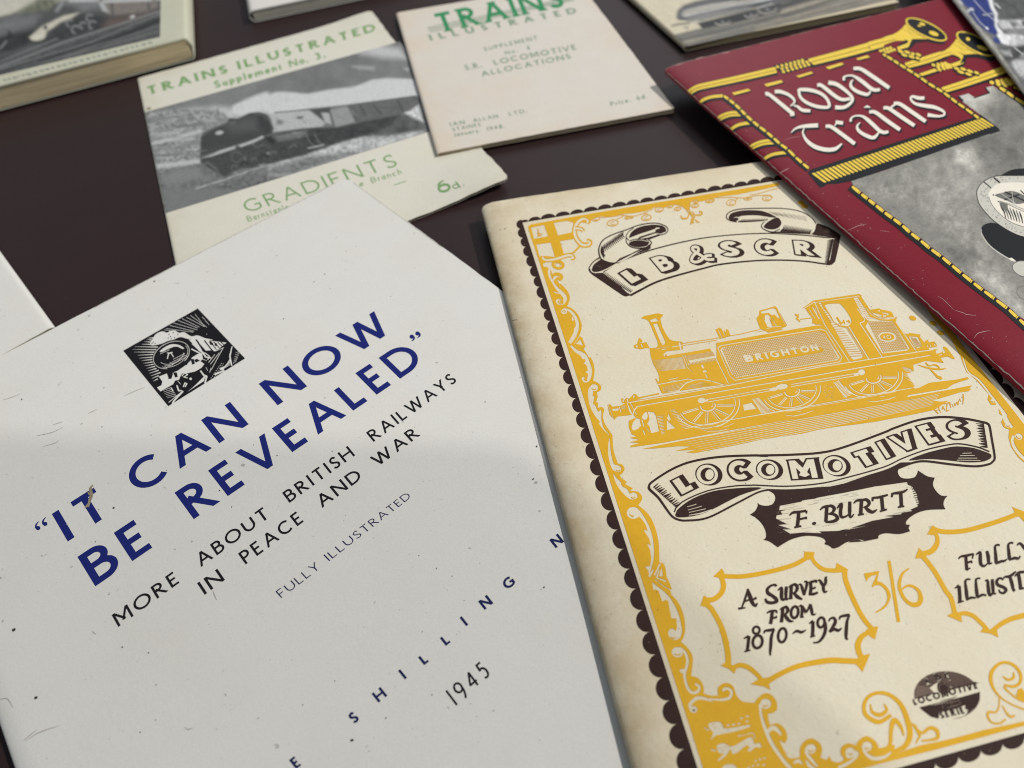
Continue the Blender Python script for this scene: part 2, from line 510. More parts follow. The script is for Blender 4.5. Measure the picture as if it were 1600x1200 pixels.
# ------------------------------------------------------------------ a drawn alphabet: strokes in a unit-high box
def arc(cx, cy, rx, ry, a0, a1, n=18):
    return [(cx + rx * math.cos(R(a0 + (a1 - a0) * k / n)), cy + ry * math.sin(R(a0 + (a1 - a0) * k / n))) for k in range(n + 1)]
_S = spl([(.93, .86), (.72, .985), (.45, 1.0), (.17, .90), (.09, .74), (.25, .58), (.55, .48), (.86, .36), (.95, .2), (.80, .05), (.5, 0), (.22, .03), (.03, .14)], n=4)
GL = {  # letter: (width, [(kind, points)])  l = plain stroke, d = slanting stroke cut level, o = closed ring
 'A': (.92, [('d', [(0, 0), (.5, 1)]), ('d', [(.5, 1), (1, 0)]), ('l', [(.19, .33), (.81, .33)])]),
 'B': (.66, [('l', [(0, 0), (0, 1)]), ('l', [(0, 1), (.45, 1)] + arc(.45, .77, .42, .23, 90, -90) + [(0, .54)]), ('l', [(.45, .54)] + arc(.5, .27, .5, .27, 90, -90) + [(0, 0)])]),
 'C': (.90, [('l', arc(.56, .5, .56, .5, 47, 313, 26))]),
 'D': (.90, [('l', [(0, 0), (0, 1)]), ('l', [(0, 1), (.38, 1)] + arc(.38, .5, .62, .5, 90, -90, 24) + [(0, 0)])]),
 'E': (.58, [('l', [(1, 1), (0, 1), (0, 0), (1, 0)]), ('l', [(0, .52), (.86, .52)])]),
 'F': (.54, [('l', [(1, 1), (0, 1), (0, 0)]), ('l', [(0, .52), (.86, .52)])]),
 'G': (.96, [('l', arc(.55, .5, .55, .5, 50, 316, 26) + [(.95, .17), (.95, .47), (.62, .47)])]),
 'H': (.86, [('l', [(0, 0), (0, 1)]), ('l', [(1, 0), (1, 1)]), ('l', [(0, .52), (1, .52)])]),
 'I': (.0, [('l', [(0, 0), (0, 1)])]),
 'J': (.3, [('l', [(1, 1), (1, .1), (.6, -.1), (0, -.1)])]),
 'K': (.74, [('l', [(0, 0), (0, 1)]), ('d', [(.02, .42), (.94, 1)]), ('d', [(.25, .55), (1, 0)])]),
 'L': (.56, [('l', [(0, 1), (0, 0), (1, 0)])]),
 'M': (1.0, [('l', [(0, 0), (0, 1)]), ('l', [(1, 0), (1, 1)]), ('d', [(.02, 1), (.5, .34)]), ('d', [(.5, .34), (.98, 1)])]),
 'N': (.88, [('l', [(0, 0), (0, 1)]), ('l', [(1, 0), (1, 1)]), ('d', [(.0, 1), (1, 0)])]),
 'O': (1.06, [('o', arc(.5, .5, .5, .5, 0, 360, 36)[:-1])]),
 'P': (.60, [('l', [(0, 0), (0, 1)]), ('l', [(0, 1), (.45, 1)] + arc(.45, .73, .55, .27, 90, -90) + [(0, .46)])]),
 'R': (.74, [('l', [(0, 0), (0, 1)]), ('l', [(0, 1), (.36, 1)] + arc(.36, .75, .42, .25, 90, -90) + [(0, .5)]), ('d', [(.32, .5), (.62, .28), (1, 0)])]),
 'S': (.60, [('l', _S)]),
 'T': (.76, [('l', [(0, 1), (1, 1)]), ('l', [(.5, 1), (.5, 0)])]),
 'U': (.80, [('l', [(0, 1), (0, .42)] + arc(.5, .42, .5, .42, 180, 360, 20) + [(1, 1)])]),
 'V': (.90, [('d', [(0, 1), (.5, 0)]), ('d', [(.5, 0), (1, 1)])]),
 'W': (1.30, [('d', [(0, 1), (.27, 0)]), ('d', [(.27, 0), (.5, 1)]), ('d', [(.5, 1), (.73, 0)]), ('d', [(.73, 0), (1, 1)])]),
 'Y': (.78, [('d', [(0, 1), (.5, .46)]), ('d', [(1, 1), (.5, .46)]), ('l', [(.5, .48), (.5, 0)])]),
 '1': (.0, [('l', [(0, 0), (0, 1)])]),
 '3': (.5, [('l', [(.05, .9)] + arc(.45, .75, .42, .25, 120, -80) + arc(.45, .26, .52, .26, 75, -140))]),
 '4': (.6, [('l', [(.74, 0), (.74, 1), (0, .3), (1, .3)])]),
 '5': (.5, [('l', [(.9, 1), (.2, 1), (.12, .58)] + arc(.42, .33, .52, .33, 110, -130))]),
 '6': (.55, [('o', arc(.5, .33, .5, .33, 0, 360, 28)[:-1]), ('l', [(.02, .38), (.1, .62), (.3, .85), (.62, 1)])]),
 '8': (.55, [('o', arc(.5, .27, .5, .27, 0, 360, 24)[:-1]), ('o', arc(.5, .77, .42, .23, 0, 360, 24)[:-1])]),
 '9': (.55, [('o', arc(.5, .70, .5, .30, 0, 360, 28)[:-1]), ('l', [(.98, .65), (.9, .32), (.72, .08), (.5, -.1)])]),
 '.': (.0, [('l', [(0, .0), (0, .04)])]),
 ',': (.0, [('l', [(0, .05), (-.08, -.14)])]),
 'a': (.46, [('o', arc(.45, .3, .45, .3, 0, 360, 20)[:-1]), ('l', [(.95, .6), (.95, 0)])]),
 'b': (.5, [('l', [(0, 1), (0, 0)]), ('o', arc(.5, .3, .48, .3, 0, 360, 20)[:-1])]),
 'c': (.46, [('l', arc(.55, .3, .55, .3, 45, 315, 18))]),
 'd': (.52, [('l', [(1, 1), (1, 0)]), ('o', arc(.48, .3, .48, .3, 0, 360, 20)[:-1])]),
 'e': (.5, [('l', [(.05, .32), (.97, .32)] + arc(.5, .3, .5, .3, 5, 310, 20))]),
 'h': (.45, [('l', [(0, 1), (0, 0)]), ('l', [(0, .35)] + arc(.5, .35, .5, .25, 180, 0, 12) + [(1, 0)])]),
 'i': (.0, [('l', [(0, 0), (0, .6)]), ('l', [(0, .82), (0, .9)])]),
 'l': (.0, [('l', [(0, 0), (0, 1)])]),
 'm': (.8, [('l', [(0, .6), (0, 0)]), ('l', [(0, .38)] + arc(.25, .38, .25, .22, 180, 0, 8) + [(.5, 0)]), ('l', [(.5, .38)] + arc(.75, .38, .25, .22, 180, 0, 8) + [(1, 0)])]),
 'n': (.45, [('l', [(0, .6), (0, 0)]), ('l', [(0, .35)] + arc(.5, .35, .5, .25, 180, 0, 12) + [(1, 0)])]),
 'o': (.55, [('o', arc(.5, .3, .5, .3, 0, 360, 20)[:-1])]),
 'p': (.5, [('l', [(0, .6), (0, -.3)]), ('o', arc(.5, .3, .48, .3, 0, 360, 20)[:-1])]),
 'r': (.28, [('l', [(0, .6), (0, 0)]), ('l', [(0, .35), (.4, .56), (1, .58)])]),
 's': (.38, [('l', [(x, y * .6) for x, y in _S])]),
 't': (.3, [('l', [(.4, .85), (.4, .05), (1, 0)]), ('l', [(0, .6), (1, .6)])]),
 'u': (.45, [('l', [(0, .6), (0, .25)] + arc(.5, .25, .5, .25, 180, 360, 12) + [(1, .6)]), ('l', [(1, .3), (1, 0)])]),
 'y': (.45, [('l', [(0, .6), (.5, 0)]), ('l', [(1, .6), (.3, -.28)])]),
}
def homog(src, dst):
    A = []; b = []
    for (x, y), (u, v) in zip(src, dst):
        A.append([x, y, 1, 0, 0, 0, -u * x, -u * y]); b.append(u)
        A.append([0, 0, 0, x, y, 1, -v * x, -v * y]); b.append(v)
    h = np.linalg.solve(np.array(A), np.array(b))
    Hm = np.append(h, 1).reshape(3, 3)
    def f(q):
        w = Hm @ np.array([q[0], q[1], 1.0])
        return (w[0] / w[2], w[1] / w[2])
    return f
def glyph_polys(ch, w, serif=0.0, thin=None, e=0.0):
    """outlines of one letter in a box one unit high, and its advance width; e thickens every stroke outwards"""
    adv, paths = GL[ch]
    wd = adv + w if adv < .05 else adv * 1.0
    out = []
    tw = thin if thin else w
    def m(q): return (w / 2 + q[0] * (wd - w), w / 2 + q[1] * (1 - w))
    W = w + 2 * e
    for kind, pts in paths:
        if kind == 'o':
            out.append((ribbon([m(q) for q in pts], W, True), 'eo'))
        elif kind == 'l':
            out.append(([ribbon([m(q) for q in pts], W, cap=e + (w / 2 if len(pts) == 2 and pts[0][0] == pts[1][0] else 0))], 'nz'))
        else:
            pp = [(w / 2 + q[0] * (wd - w), q[1]) for q in pts]
            r = ribbon(pp, W * .96, cap=W)
            r = clipband(r, -e, 1.0 + e)
            out.append(([r], 'nz'))
        if serif and kind != 'o':
            for en in (pts[0], pts[-1]):
                if en[1] in (0, 1) and not (kind == 'l' and len(pts) == 2 and pts[0][1] == pts[1][1]):
                    x, y = m(en); y = tw / 2 if en[1] == 0 else 1 - tw / 2
                    out.append(([ribbon([(x - serif, y), (x + serif, y)], tw)], 'nz'))
    return out, wd
def densify(poly, d):
    out = []
    for i in range(len(poly)):
        a, b = poly[i - 1], poly[i]
        n = max(1, int(dist(a, b) / d))
        for k in range(n): out.append((a[0] + (b[0] - a[0]) * k / n, a[1] + (b[1] - a[1]) * k / n))
    return out
def word(art, txt, f, x0, x1, w, ink, track=None, serif=0.0, gap=.22, thin=None, sx=None):
    """letters of one word fitted between x0 and x1 of a line frame f (unit cap height)"""
    gl = [(None, .45) if c == ' ' else glyph_polys(c, w, serif, thin) for c in txt]
    tot = sum(g[1] for g in gl) + gap * (len(gl) - 1)
    k = (x1 - x0) / tot
    x = 0.0
    for g, wd in gl:
        if g:
            for cs, rule in g:
                art.fill([[f((x0 + (x + q[0]) * k, q[1])) for q in c] for c in cs], ink, rule)
        x += wd + gap
def textline(art, quad, words, w, ink, serif=0.0, gap=.22, thin=None, aspect=None):
    """quad BL, BR, TR, TL in picture points; words [(text, start x, end x)] measured along the base line"""
    BL, BR, TR, TL = quad
    Lx = aspect
    f = homog([(0, 0), (Lx, 0), (Lx, 1), (0, 1)], [BL, BR, TR, TL])
    def along(px):
        lo, hi = -.5 * Lx, 1.5 * Lx
        for _ in range(50):
            mid = (lo + hi) / 2
            if f((mid, 0))[0] < px: lo = mid
            else: hi = mid
        return lo
    for t, a, b in words:
        word(art, t, f, along(a), along(b), w, ink, serif=serif, gap=gap, thin=thin)
    return f
# ------------------------------------------------------------------ materials used
M_table = mat('dark_table', (.0275, .0150, .0155, 1), rough=0.45, spec=0.20, scale=40, amount=.5, specks=.35, speck_col=(.075, .065, .06, 1), bump=.06, bump_scale=1400)
tb = M_table.node_tree.nodes['Principled BSDF']
M_white = mat('white_cover_paper', (.675, .675, .655, 1), (.64, .635, .605, 1), rough=.62, spec=.15, scale=95, amount=.55, specks=.45, stain=.22,
              stain_col=(.60, .56, .47, 1), bump=.10, bump_scale=1100)
M_edge = mat('paper_edge', (.62, .58, .48, 1), rough=.9, stripes=4000)
M_leaf = mat('page_leaves', (.60, .52, .36, 1), rough=.95, stripes=2600)
M_leafgrey = mat('grey_page_leaves', (.50, .48, .41, 1), rough=.95, stripes=3400)
M_lb = mat('cream_cover_paper', (.715, .665, .540, 1), (.675, .615, .47, 1), rough=.7, age=(.47, .375, .235, 1), scale=120, amount=.6, specks=.25, stain=.5,
           stain_col=(.62, .52, .335, 1), bump=.25)
M_lbedge = mat('cream_cover_edge', (.60, .50, .33, 1), rough=.9)
M_ti = mat('ivory_cover_paper', (.665, .655, .585, 1), (.62, .61, .53, 1), rough=.7, age=(.56, .53, .44, 1), scale=90, amount=.5, stain=.3, stain_col=(.63, .60, .47, 1), bump=.25)
M_sr = mat('pinkish_cover_paper', (.645, .615, .57, 1), (.60, .565, .515, 1), rough=.75, age=(.61, .53, .44, 1), scale=90, amount=.5, stain=.35, stain_col=(.63, .52, .40, 1), bump=.25)
M_sredge = mat('pinkish_cover_edge', (.62, .50, .36, 1), rough=.9)
M_red = mat('crimson_cover', (.195, .0100, .0230, 1), (.165, .0085, .0200, 1), rough=.36, spec=.20, scale=180, amount=.5, bump=.12, bump_scale=1500)
M_rededge = mat('crimson_cover_edge', (.31, .25, .215, 1), rough=.9)
M_blue = mat('blue_ink', (.0105, .018, .150, 1), (.012, .022, .17, 1), rough=.6, scale=500, amount=.4)
M_navy = mat('navy_ink', (.012, .016, .085, 1), rough=.6, scale=500, amount=.4)
M_black = mat('black_ink', (.011, .011, .014, 1), rough=.6, scale=500, amount=.4)
M_brown = mat('brown_ink', (.030, .0145, .0130, 1), (.043, .022, .019, 1), rough=.65, scale=700, amount=.8)
M_brownpale = mat('pale_brown_ink', (.16, .115, .092, 1), rough=.65, scale=700, amount=.6)
M_yel = mat('ochre_ink', (.690, .395, .024, 1), (.63, .345, .020, 1), rough=.65, scale=420, amount=.8, stain=.3, stain_col=(.72, .42, .06, 1))
M_yeld = mat('thin_ochre_ink', (.655, .375, .062, 1), (.58, .31, .04, 1), rough=.65, scale=420, amount=.8, stain=.3, stain_col=(.72, .42, .06, 1))
M_gold = mat('gold_yellow_ink', (.80, .59, .085, 1), (.72, .50, .06, 1), rough=.45, scale=500, amount=.4)
M_goldd = mat('shaded_gold_ink', (.20, .125, .018, 1), rough=.45, scale=500, amount=.4)
M_rblk = mat('glossy_black_ink', (.009, .010, .013, 1), rough=.42, spec=.22, scale=500, amount=.3)
M_rwhite = mat('white_ink', (.80, .76, .68, 1), rough=.5, scale=500, amount=.3)
M_green = mat('green_ink', (.165, .315, .120, 1), (.22, .38, .17, 1), rough=.7, scale=600, amount=.7)
M_dgreen = mat('deep_green_ink', (.030, .235, .098, 1), (.05, .28, .13, 1), rough=.7, scale=600, amount=.7)
M_fgreen = mat('faded_green_ink', (.21, .31, .22, 1), (.27, .36, .27, 1), rough=.7, scale=600, amount=.7)
M_tear = mat('torn_paper', (.33, .285, .20, 1), (.20, .165, .11, 1), rough=.95, scale=600, amount=.9)
M_crease = mat('pale_crease', (.50, .30, .30, 1), rough=.8, scale=900, amount=.5)
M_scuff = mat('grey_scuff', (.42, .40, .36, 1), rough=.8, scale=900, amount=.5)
M_dirt = mat('dark_dirt', (.06, .05, .045, 1), rough=.9)
M_steel = mat('staple_steel', (.35, .33, .31, 1), rough=.35)

# ------------------------------------------------------------------ table top
tv = [(-900, -500, 0), (900, -500, 0), (900, 1100, 0), (-900, 1100, 0)]
table = mesh_obj('table', [(x, y, z) for z in (0, -25) for (x, y, _) in tv],
                 [(0, 1, 2, 3), (7, 6, 5, 4), (0, 4, 5, 1), (1, 5, 6, 2), (2, 6, 7, 3), (3, 7, 4, 0)], [M_table])
table['kind'] = 'structure'
# ================================================================== pictures printed in tones: a fine sheet of points, each with its own grey
def vnoise(X, Y, s, seed=0):
    x = X / s; y = Y / s
    xi = np.floor(x).astype(int); yi = np.floor(y).astype(int); fx = x - xi; fy = y - yi
    fx = fx * fx * (3 - 2 * fx); fy = fy * fy * (3 - 2 * fy)
    def h(a, b):
        v = np.sin((a * 127.1 + b * 311.7 + seed * 74.7)) * 43758.5453
        return v - np.floor(v)
    return (h(xi, yi) * (1 - fx) + h(xi + 1, yi) * fx) * (1 - fy) + (h(xi, yi + 1) * (1 - fx) + h(xi + 1, yi + 1) * fx) * fy
class Tone:
    def __init__(s, quad, nx, ny):
        f = homog([(0, 0), (1, 0), (1, 1), (0, 1)], quad)
        s.nx, s.ny = nx, ny
        g = np.array([[f((i / nx, j / ny)) for i in range(nx + 1)] for j in range(ny + 1)])
        s.X = g[..., 0]; s.Y = g[..., 1]; s.C = np.zeros(s.X.shape + (3,))
    def alpha(s, pts, soft):
        p = np.array(pts, float); X, Y = s.X, s.Y
        d2 = np.full(X.shape, 1e18); ins = np.zeros(X.shape, bool)
        for i in range(len(p)):
            a, b = p[i - 1], p[i]; e = b - a; L = max(e @ e, 1e-9)
            tt = np.clip(((X - a[0]) * e[0] + (Y - a[1]) * e[1]) / L, 0, 1)
            d2 = np.minimum(d2, (X - a[0] - tt * e[0]) ** 2 + (Y - a[1] - tt * e[1]) ** 2)
            if a[1] != b[1]:
                c = ((a[1] <= Y) != (b[1] <= Y)) & (X < a[0] + (Y - a[1]) / (b[1] - a[1]) * e[0]); ins ^= c
        d = np.sqrt(d2) * np.where(ins, 1, -1)
        k = np.clip(d / (2 * soft) + .5, 0, 1); return k * k * (3 - 2 * k)
    def col(s, c):
        if not isinstance(c, tuple): c = c * (1.16 if c > .3 else .92); c = (c * .97, c, c * 1.025)
        return np.array(c)
    def base(s, c): s.C[:] = s.col(c)
    def fill(s, pts, c, soft=1.5, k=1.0, tex=0.0, ts=4.0, seed=0):
        al = (s.alpha(pts, soft) * k)[..., None]
        cc = s.col(c) * np.ones_like(s.C)
        if tex: cc = cc * (1 + tex * (vnoise(s.X, s.Y, ts, seed) + .6 * vnoise(s.X, s.Y, ts * .45, seed + 3) - .8))[..., None]
        s.C = s.C * (1 - al) + cc * al
    def line(s, pts, w, c, soft=1.0, k=1.0): s.fill(ribbon(pts, w), c, soft, k)
    def grain(s, amt, sc=2.5, seed=1): s.C *= (1 + amt * (vnoise(s.X, s.Y, sc, seed) - .5))[..., None]
    def build(s, name, book, m, parent, dz=.05, mask=None):
        pts = [book.hit(x, y, dz) for x, y in zip(s.X.ravel(), s.Y.ravel())]
        n = s.nx + 1
        F = [(j * n + i, j * n + i + n, j * n + i + n + 1, j * n + i + 1) for j in range(s.ny) for i in range(s.nx)]
        if mask:                                          # only the part inside an outline is printed
            cx = (s.X[:-1, :-1] + s.X[1:, 1:]) / 2; cy = (s.Y[:-1, :-1] + s.Y[1:, 1:]) / 2; ins = np.zeros(cx.shape, bool)
            for i in range(len(mask)):
                a, b = mask[i - 1], mask[i]
                if a[1] != b[1]: ins ^= ((a[1] <= cy) != (b[1] <= cy)) & (cx < a[0] + (cy - a[1]) / (b[1] - a[1]) * (b[0] - a[0]))
            F = [q for q, k in zip(F, ins.ravel()) if k]
        v = np.array(pts)
        if np.cross(v[n] - v[0], v[1] - v[0])[2] < 0: F = [q[::-1] for q in F]
        o = mesh_obj(name, pts, F, [m], parent)
        at_ = o.data.attributes.new('tone', 'FLOAT_COLOR', 'POINT')
        at_.data.foreach_set('color', np.concatenate([np.clip(s.C.reshape(-1, 3), 0, 1), np.ones((len(pts), 1))], 1).ravel().astype(np.float32))
        return o
def tone_mat(name, rough=.6):
    m = bpy.data.materials.new(name); m.use_nodes = True; nt = m.node_tree; b = nt.nodes['Principled BSDF']
    b.inputs['Roughness'].default_value = rough; b.inputs['Specular IOR Level'].default_value = .25
    at_ = nd(nt, 'ShaderNodeAttribute'); at_.attribute_name = 'tone'
    g = nd(nt, 'ShaderNodeNewGeometry'); n = nd(nt, 'ShaderNodeTexNoise'); n.inputs['Scale'].default_value = 1500; n.inputs['Detail'].default_value = 3
    nt.links.new(g.outputs['Position'], n.inputs['Vector'])
    r = nd(nt, 'ShaderNodeMapRange'); r.inputs['From Min'].default_value = .3; r.inputs['From Max'].default_value = .7; r.inputs['To Min'].default_value = .85; r.inputs['To Max'].default_value = 1.12
    nt.links.new(n.outputs['Fac'], r.inputs['Value'])
    mx = nd(nt, 'ShaderNodeVectorMath', operation='SCALE'); nt.links.new(at_.outputs['Color'], mx.inputs[0]); nt.links.new(r.outputs['Result'], mx.inputs['Scale'])
    nt.links.new(mx.outputs[0], b.inputs['Base Color']); return m
M_tone = tone_mat('printed_photograph')

# ================================================================== white booklet in front
def plain_corner(tl_line, l_line, z):
    """picture corner where two edges meet"""
    (a, b), (c, d) = tl_line, l_line
    A, B, C, D = [np.array([q[0], q[1], 1.0]) for q in (a, b, c, d)]
    x = np.cross(np.cross(A, B), np.cross(C, D)); return (x[0] / x[2], x[1] / x[2])
WTR = plain_corner(((87, 515), (460, 319)), ((560, 290), (775, 448)), 3)
# the spine side runs parallel to the free edge and leaves the picture at the lower left
_zt = 3.6
_tr = at(*WTR, _zt); _e = at(775, 448, _zt); _dir = np.array((_e - _tr)[:2]); _dir /= np.linalg.norm(_dir)
_s1 = at(24, 1200, _zt); _top = np.array((at(87, 515, _zt) - _tr)[:2]); _top /= np.linalg.norm(_top)
_k = np.linalg.solve(np.array([_top, -_dir]).T, np.array(_s1[:2]) - np.array(_tr[:2]))
_tl = np.array(_tr[:2]) + _top * _k[0]
_bl = _tl + _dir * 216
def to_px(x, y, z):
    d = Vector((x, y, z)) - CAMP
    w = d.dot(FWD)
    return (800 + FPX * d.dot(RIGHT) / w, 600 - FPX * d.dot(UP) / w)
WB = Book(to_px(_tl[0], _tl[1], _zt), WTR, to_px(_bl[0], _bl[1], _zt), (2.6, 3.9, 2.8), 2.2, roll=4.5, corner=4.0, seed=3, waves=.09)
t = thing('white_booklet', 'plain white booklet with blue title beginning IT CAN NOW, nearest at left', 'booklet', (*WB.xy(WB.W / 2, WB.H / 2), 0))
wcov = WB.cover('cover', [M_white, M_edge], t)
WB.pages('pages', M_leafgrey, t)
INK = {'blue': M_blue, 'navy': M_navy, 'blk': M_black, 'tear': M_tear, 'dirt': M_dirt, 'scuff': M_scuff, 'paper': M_white}
a = Art()
textline(a, [(106, 846), (617, 514.5), (585.5, 485.5), (81, 803)], [('IT', 106, 177.5), ('CAN', 218, 388.5), ('NOW', 434, 616)], .165, 'blue', gap=.22, aspect=11)
textline(a, [(149, 916), (665, 564.6), (631, 533), (121, 870)], [('BE', 149, 243), ('REVEALED', 303, 664.5)], .165, 'blue', gap=.235, aspect=11)
for (px, py, sgn) in ((59.5, 825, 1), (70.5, 818.5, 1), (643.5, 526, -1), (652.5, 521, -1)):
    a.fill(ell(px, py, 3.6, 3.2, 0, 14), 'blue')
    q = [(px - 3.2 * sgn, py + 0.5 * sgn), (px - 3.1 * sgn, py - 5 * sgn), (px + 1.0 * sgn, py - 10.5 * sgn)] if sgn > 0 else [(px + 3.2, py), (px + 3.2, py + 3.5), (px - .5, py + 7.2)]
    a.curve(q, [3.2, 2.4, .8], 'blue')
a.build('title', WB, INK, t)
a = Art()
textline(a, [(185, 979.5), (716, 594.7), (703.5, 581.5), (174.5, 961)], [('MORE', 185, 282), ('ABOUT', 314, 423), ('BRITISH', 452.5, 555), ('RAILWAYS', 584, 715)], .145, 'blk', gap=.25, aspect=27)
textline(a, [(321, 928.5), (657, 680), (644.5, 666.5), (309, 910.5)], [('IN', 320, 351.5), ('PEACE', 384, 476), ('AND', 503.5, 567), ('WAR', 590, 657)], .145, 'blk', gap=.25, aspect=17)
a.build('subtitle', WB, INK, t)
a = Art()
textline(a, [(441, 934), (644, 775.7), (635.5, 768), (431.5, 923.5)], [('FULLY', 440, 501), ('ILLUSTRATED', 514.5, 643)], .10, 'navy', gap=.22, aspect=16)
a.build('illustrated_line', WB, INK, t)
a = Art()
for ch, cx, cy in (('E', 462, 1191), ('S', 552.5, 1121), ('H', 593.0, 1085.5), ('I', 629, 1053.5), ('L', 662, 1029), ('L', 696, 999), ('I', 725, 970.5), ('N', 759, 941), ('G', 795, 910), ('N', 870, 845)):
    k = .5 + (1200 - cy) / 355 * .0
    dx, dy = 21.0 * .785, -21.0 * .62; ux, uy = 11.3, 14.2
    s_ = 1.0 - (1200 - cy) / 355 * .10
    pl, wd = glyph_polys(ch, .20)
    for cs, rule in pl:
        a.fill([[(cx + s_ * ((q[0] - wd / 2) * dx - (q[1] - .5) * ux), cy + s_ * ((q[0] - wd / 2) * dy - (q[1] - .5) * uy)) for q in c] for c in cs], 'navy', rule)
a.build('price', WB, INK, t)
a = Art()
textline(a, [(713, 1102.5), (769, 1053), (752, 1031), (696, 1080)], [('1945', 713, 768)], .115, 'blk', gap=.30, aspect=2.9)
a.build('year', WB, INK, t)
# worn spots
rr = random.Random(5); a = Art()
q = lambda s: P(0, 600, 4, s)
a.curve(q('580,630 565,655 572,690 560,730 552,770'), [2, 5, 5, 4.5, 2], 'tear')
a.curve(q('545,668 560,690 575,700'), [1, 3, 1], 'tear')
a.curve(q('530,775 545,760 556,745'), [1, 4, 3], 'tear')
a.build('tear_mark', WB, INK, t, dz=.07, step=0)
a = Art()
for s in ('775,75 840,45 905,20', '550,185 610,155', '225,325 330,300 395,268', '270,390 340,370 370,350', '20,100 80,80 130,60', '330,255 390,235'):
    a.curve(q(s), [.3, .9, .3], 'scuff')
for s in ('0,770 40,765 60,785 80,820', '160,1030 250,975 370,935', '150,1025 230,960', '1330,90 1345,130 1355,150', '1155,945 1175,958 1205,950', '575,345 600,365', '1405,735 1415,750'):
    a.curve(P(0, 900, 4, s), [.5, 1.5, .5], 'scuff')
a.build('scuffs', WB, INK, t, dz=.07, step=0)
a = Art()
for x, y, r in ((21.5, 984, 3.0), (56, 1090, 2.8), (191, 1011, 1.4), (232, 1020, 1.2), (244, 1070, 1.0), (177.5, 793.5, 1.7), (34, 624, 1.3), (443, 498, 1.0), (550, 1156.5, 2.6), (603, 1122, 1.2), (473, 1101.5, 1.0),
                (523, 1064, 1.0), (850, 917.5, 1.6), (838.5, 697.5, 1.6), (833, 748.5, 1.5), (758, 628, 1.0), (706.5, 900, .9), (654.5, 868, .9), (682, 888, 1.0), (241, 439.5, 1.4), (433, 711.5, 1.0), (154.5, 796, .8),
                (343, 766.5, 1.2), (362, 792, 1.0), (219, 1144, 1.2), (300, 846, 1.0), (149, 846.5, .9), (507, 428, .9), (519, 705, .9), (675, 1085.5, 1.2)):
    a.fill(ell(x, y, r * 1.1, r * .75, -40 + rr.uniform(-30, 30), 9), 'dirt')
for _ in range(240):
    x, y = rr.uniform(10, 900), rr.uniform(300, 1195)
    if y < 560 - x * .5 or (x > 560 and y < 280 + (x - 545) * .75): continue
    if x > 770 + (y - 450) * .27: continue
    a.fill(ell(x, y, rr.uniform(.35, .85), rr.uniform(.3, .6), rr.uniform(0, 90), 6), 'scuff' if rr.random() < .85 else 'dirt')
a.build('dust_specks', WB, INK, t, dz=.07, step=0)
rr = random.Random(12)
WB.strip('grubby_shaded_top_edge', M_scuff, t, [(60 + k * .9, .25, .16) for k in range(int((WB.W - 64) / .9))], seed=3)  # grime along the edge, with its thin dark shadow line painted in
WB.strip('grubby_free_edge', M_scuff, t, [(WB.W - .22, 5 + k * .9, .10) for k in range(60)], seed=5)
# wood-cut emblem
q = lambda s: P(180, 470, 7.059, s)
a = Art()
a.fill(q('88,550 910,84 1432,635 585,1162'), 'blk')
for s in ('215,505 470,510', '190,535 455,538', '210,565 450,565', '245,600 425,590', '265,632 418,620', '290,660 415,645', '310,690 420,672', '325,718 428,698', '345,745 440,722', '360,772 455,745', '375,800 480,765', '392,828 500,790',
          '405,855 480,825', '420,885 470,860', '290,478 400,480', '320,448 395,455', '350,425 400,430', '365,410 420,408'):
    a.line(q(s), [.4, 1.9], None)
for s in ('560,305 860,345', '600,270 870,335', '635,240 905,320', '690,215 910,300', '735,195 930,290', '785,180 985,285', '830,160 1010,290', '880,145 985,280', '960,175 1035,265', '540,320 640,335'):
    a.line(q(s), [.8, 2.0, .8], None)
a.fill(spl(q('385,465 415,415 450,365 520,335 570,350 610,330 660,325 700,350 760,345 810,375 850,390 910,380 990,410 1080,430 1000,440 900,425 800,420 720,400 640,430 590,440 520,470 440,490 400,490'), True, 4), None)
for x, y in ((592, 370), (610, 395), (640, 350), (690, 372), (585, 410), (620, 420), (655, 405), (420, 455), (440, 470), (405, 470)):
    a.fill(ell(180 + x / 7.059, 470 + y / 7.059, 1.1, .7, -30, 8), 'blk')
a.fill(ell(180 + 620 / 7.059, 470 + 595 / 7.059, 31.5, 20.8, -24, 40), 'blk')
e0 = (180 + 620 / 7.059, 470 + 597 / 7.059)
a.line(ell(*e0, 29.6, 19.6, -24, 40, 120, 420), 1.0, None)
a.line(ell(*e0, 27.0, 17.4, -24, 30, -15, 140), .8, None)
a.line(ell(*e0, 20.5, 13.2, -24, 30, 20, 165), .8, None)
a.fill(spl(q('490,560 540,515 620,478 700,485 760,520 740,530 680,505 600,520 530,560'), True, 4), None)
for s in ('495,585 600,540', '520,555 640,505', '640,645 770,580', '600,690 780,600', '560,740 800,610', '540,720 640,705'):
    a.line(q(s), .8, None)
a.line(q('575,640 590,580 632,568'), [1.6, 1.8, 2.2], None); a.line(q('612,570 645,620'), 1.6, None); a.line(q('570,575 635,572'), 1.3, None)
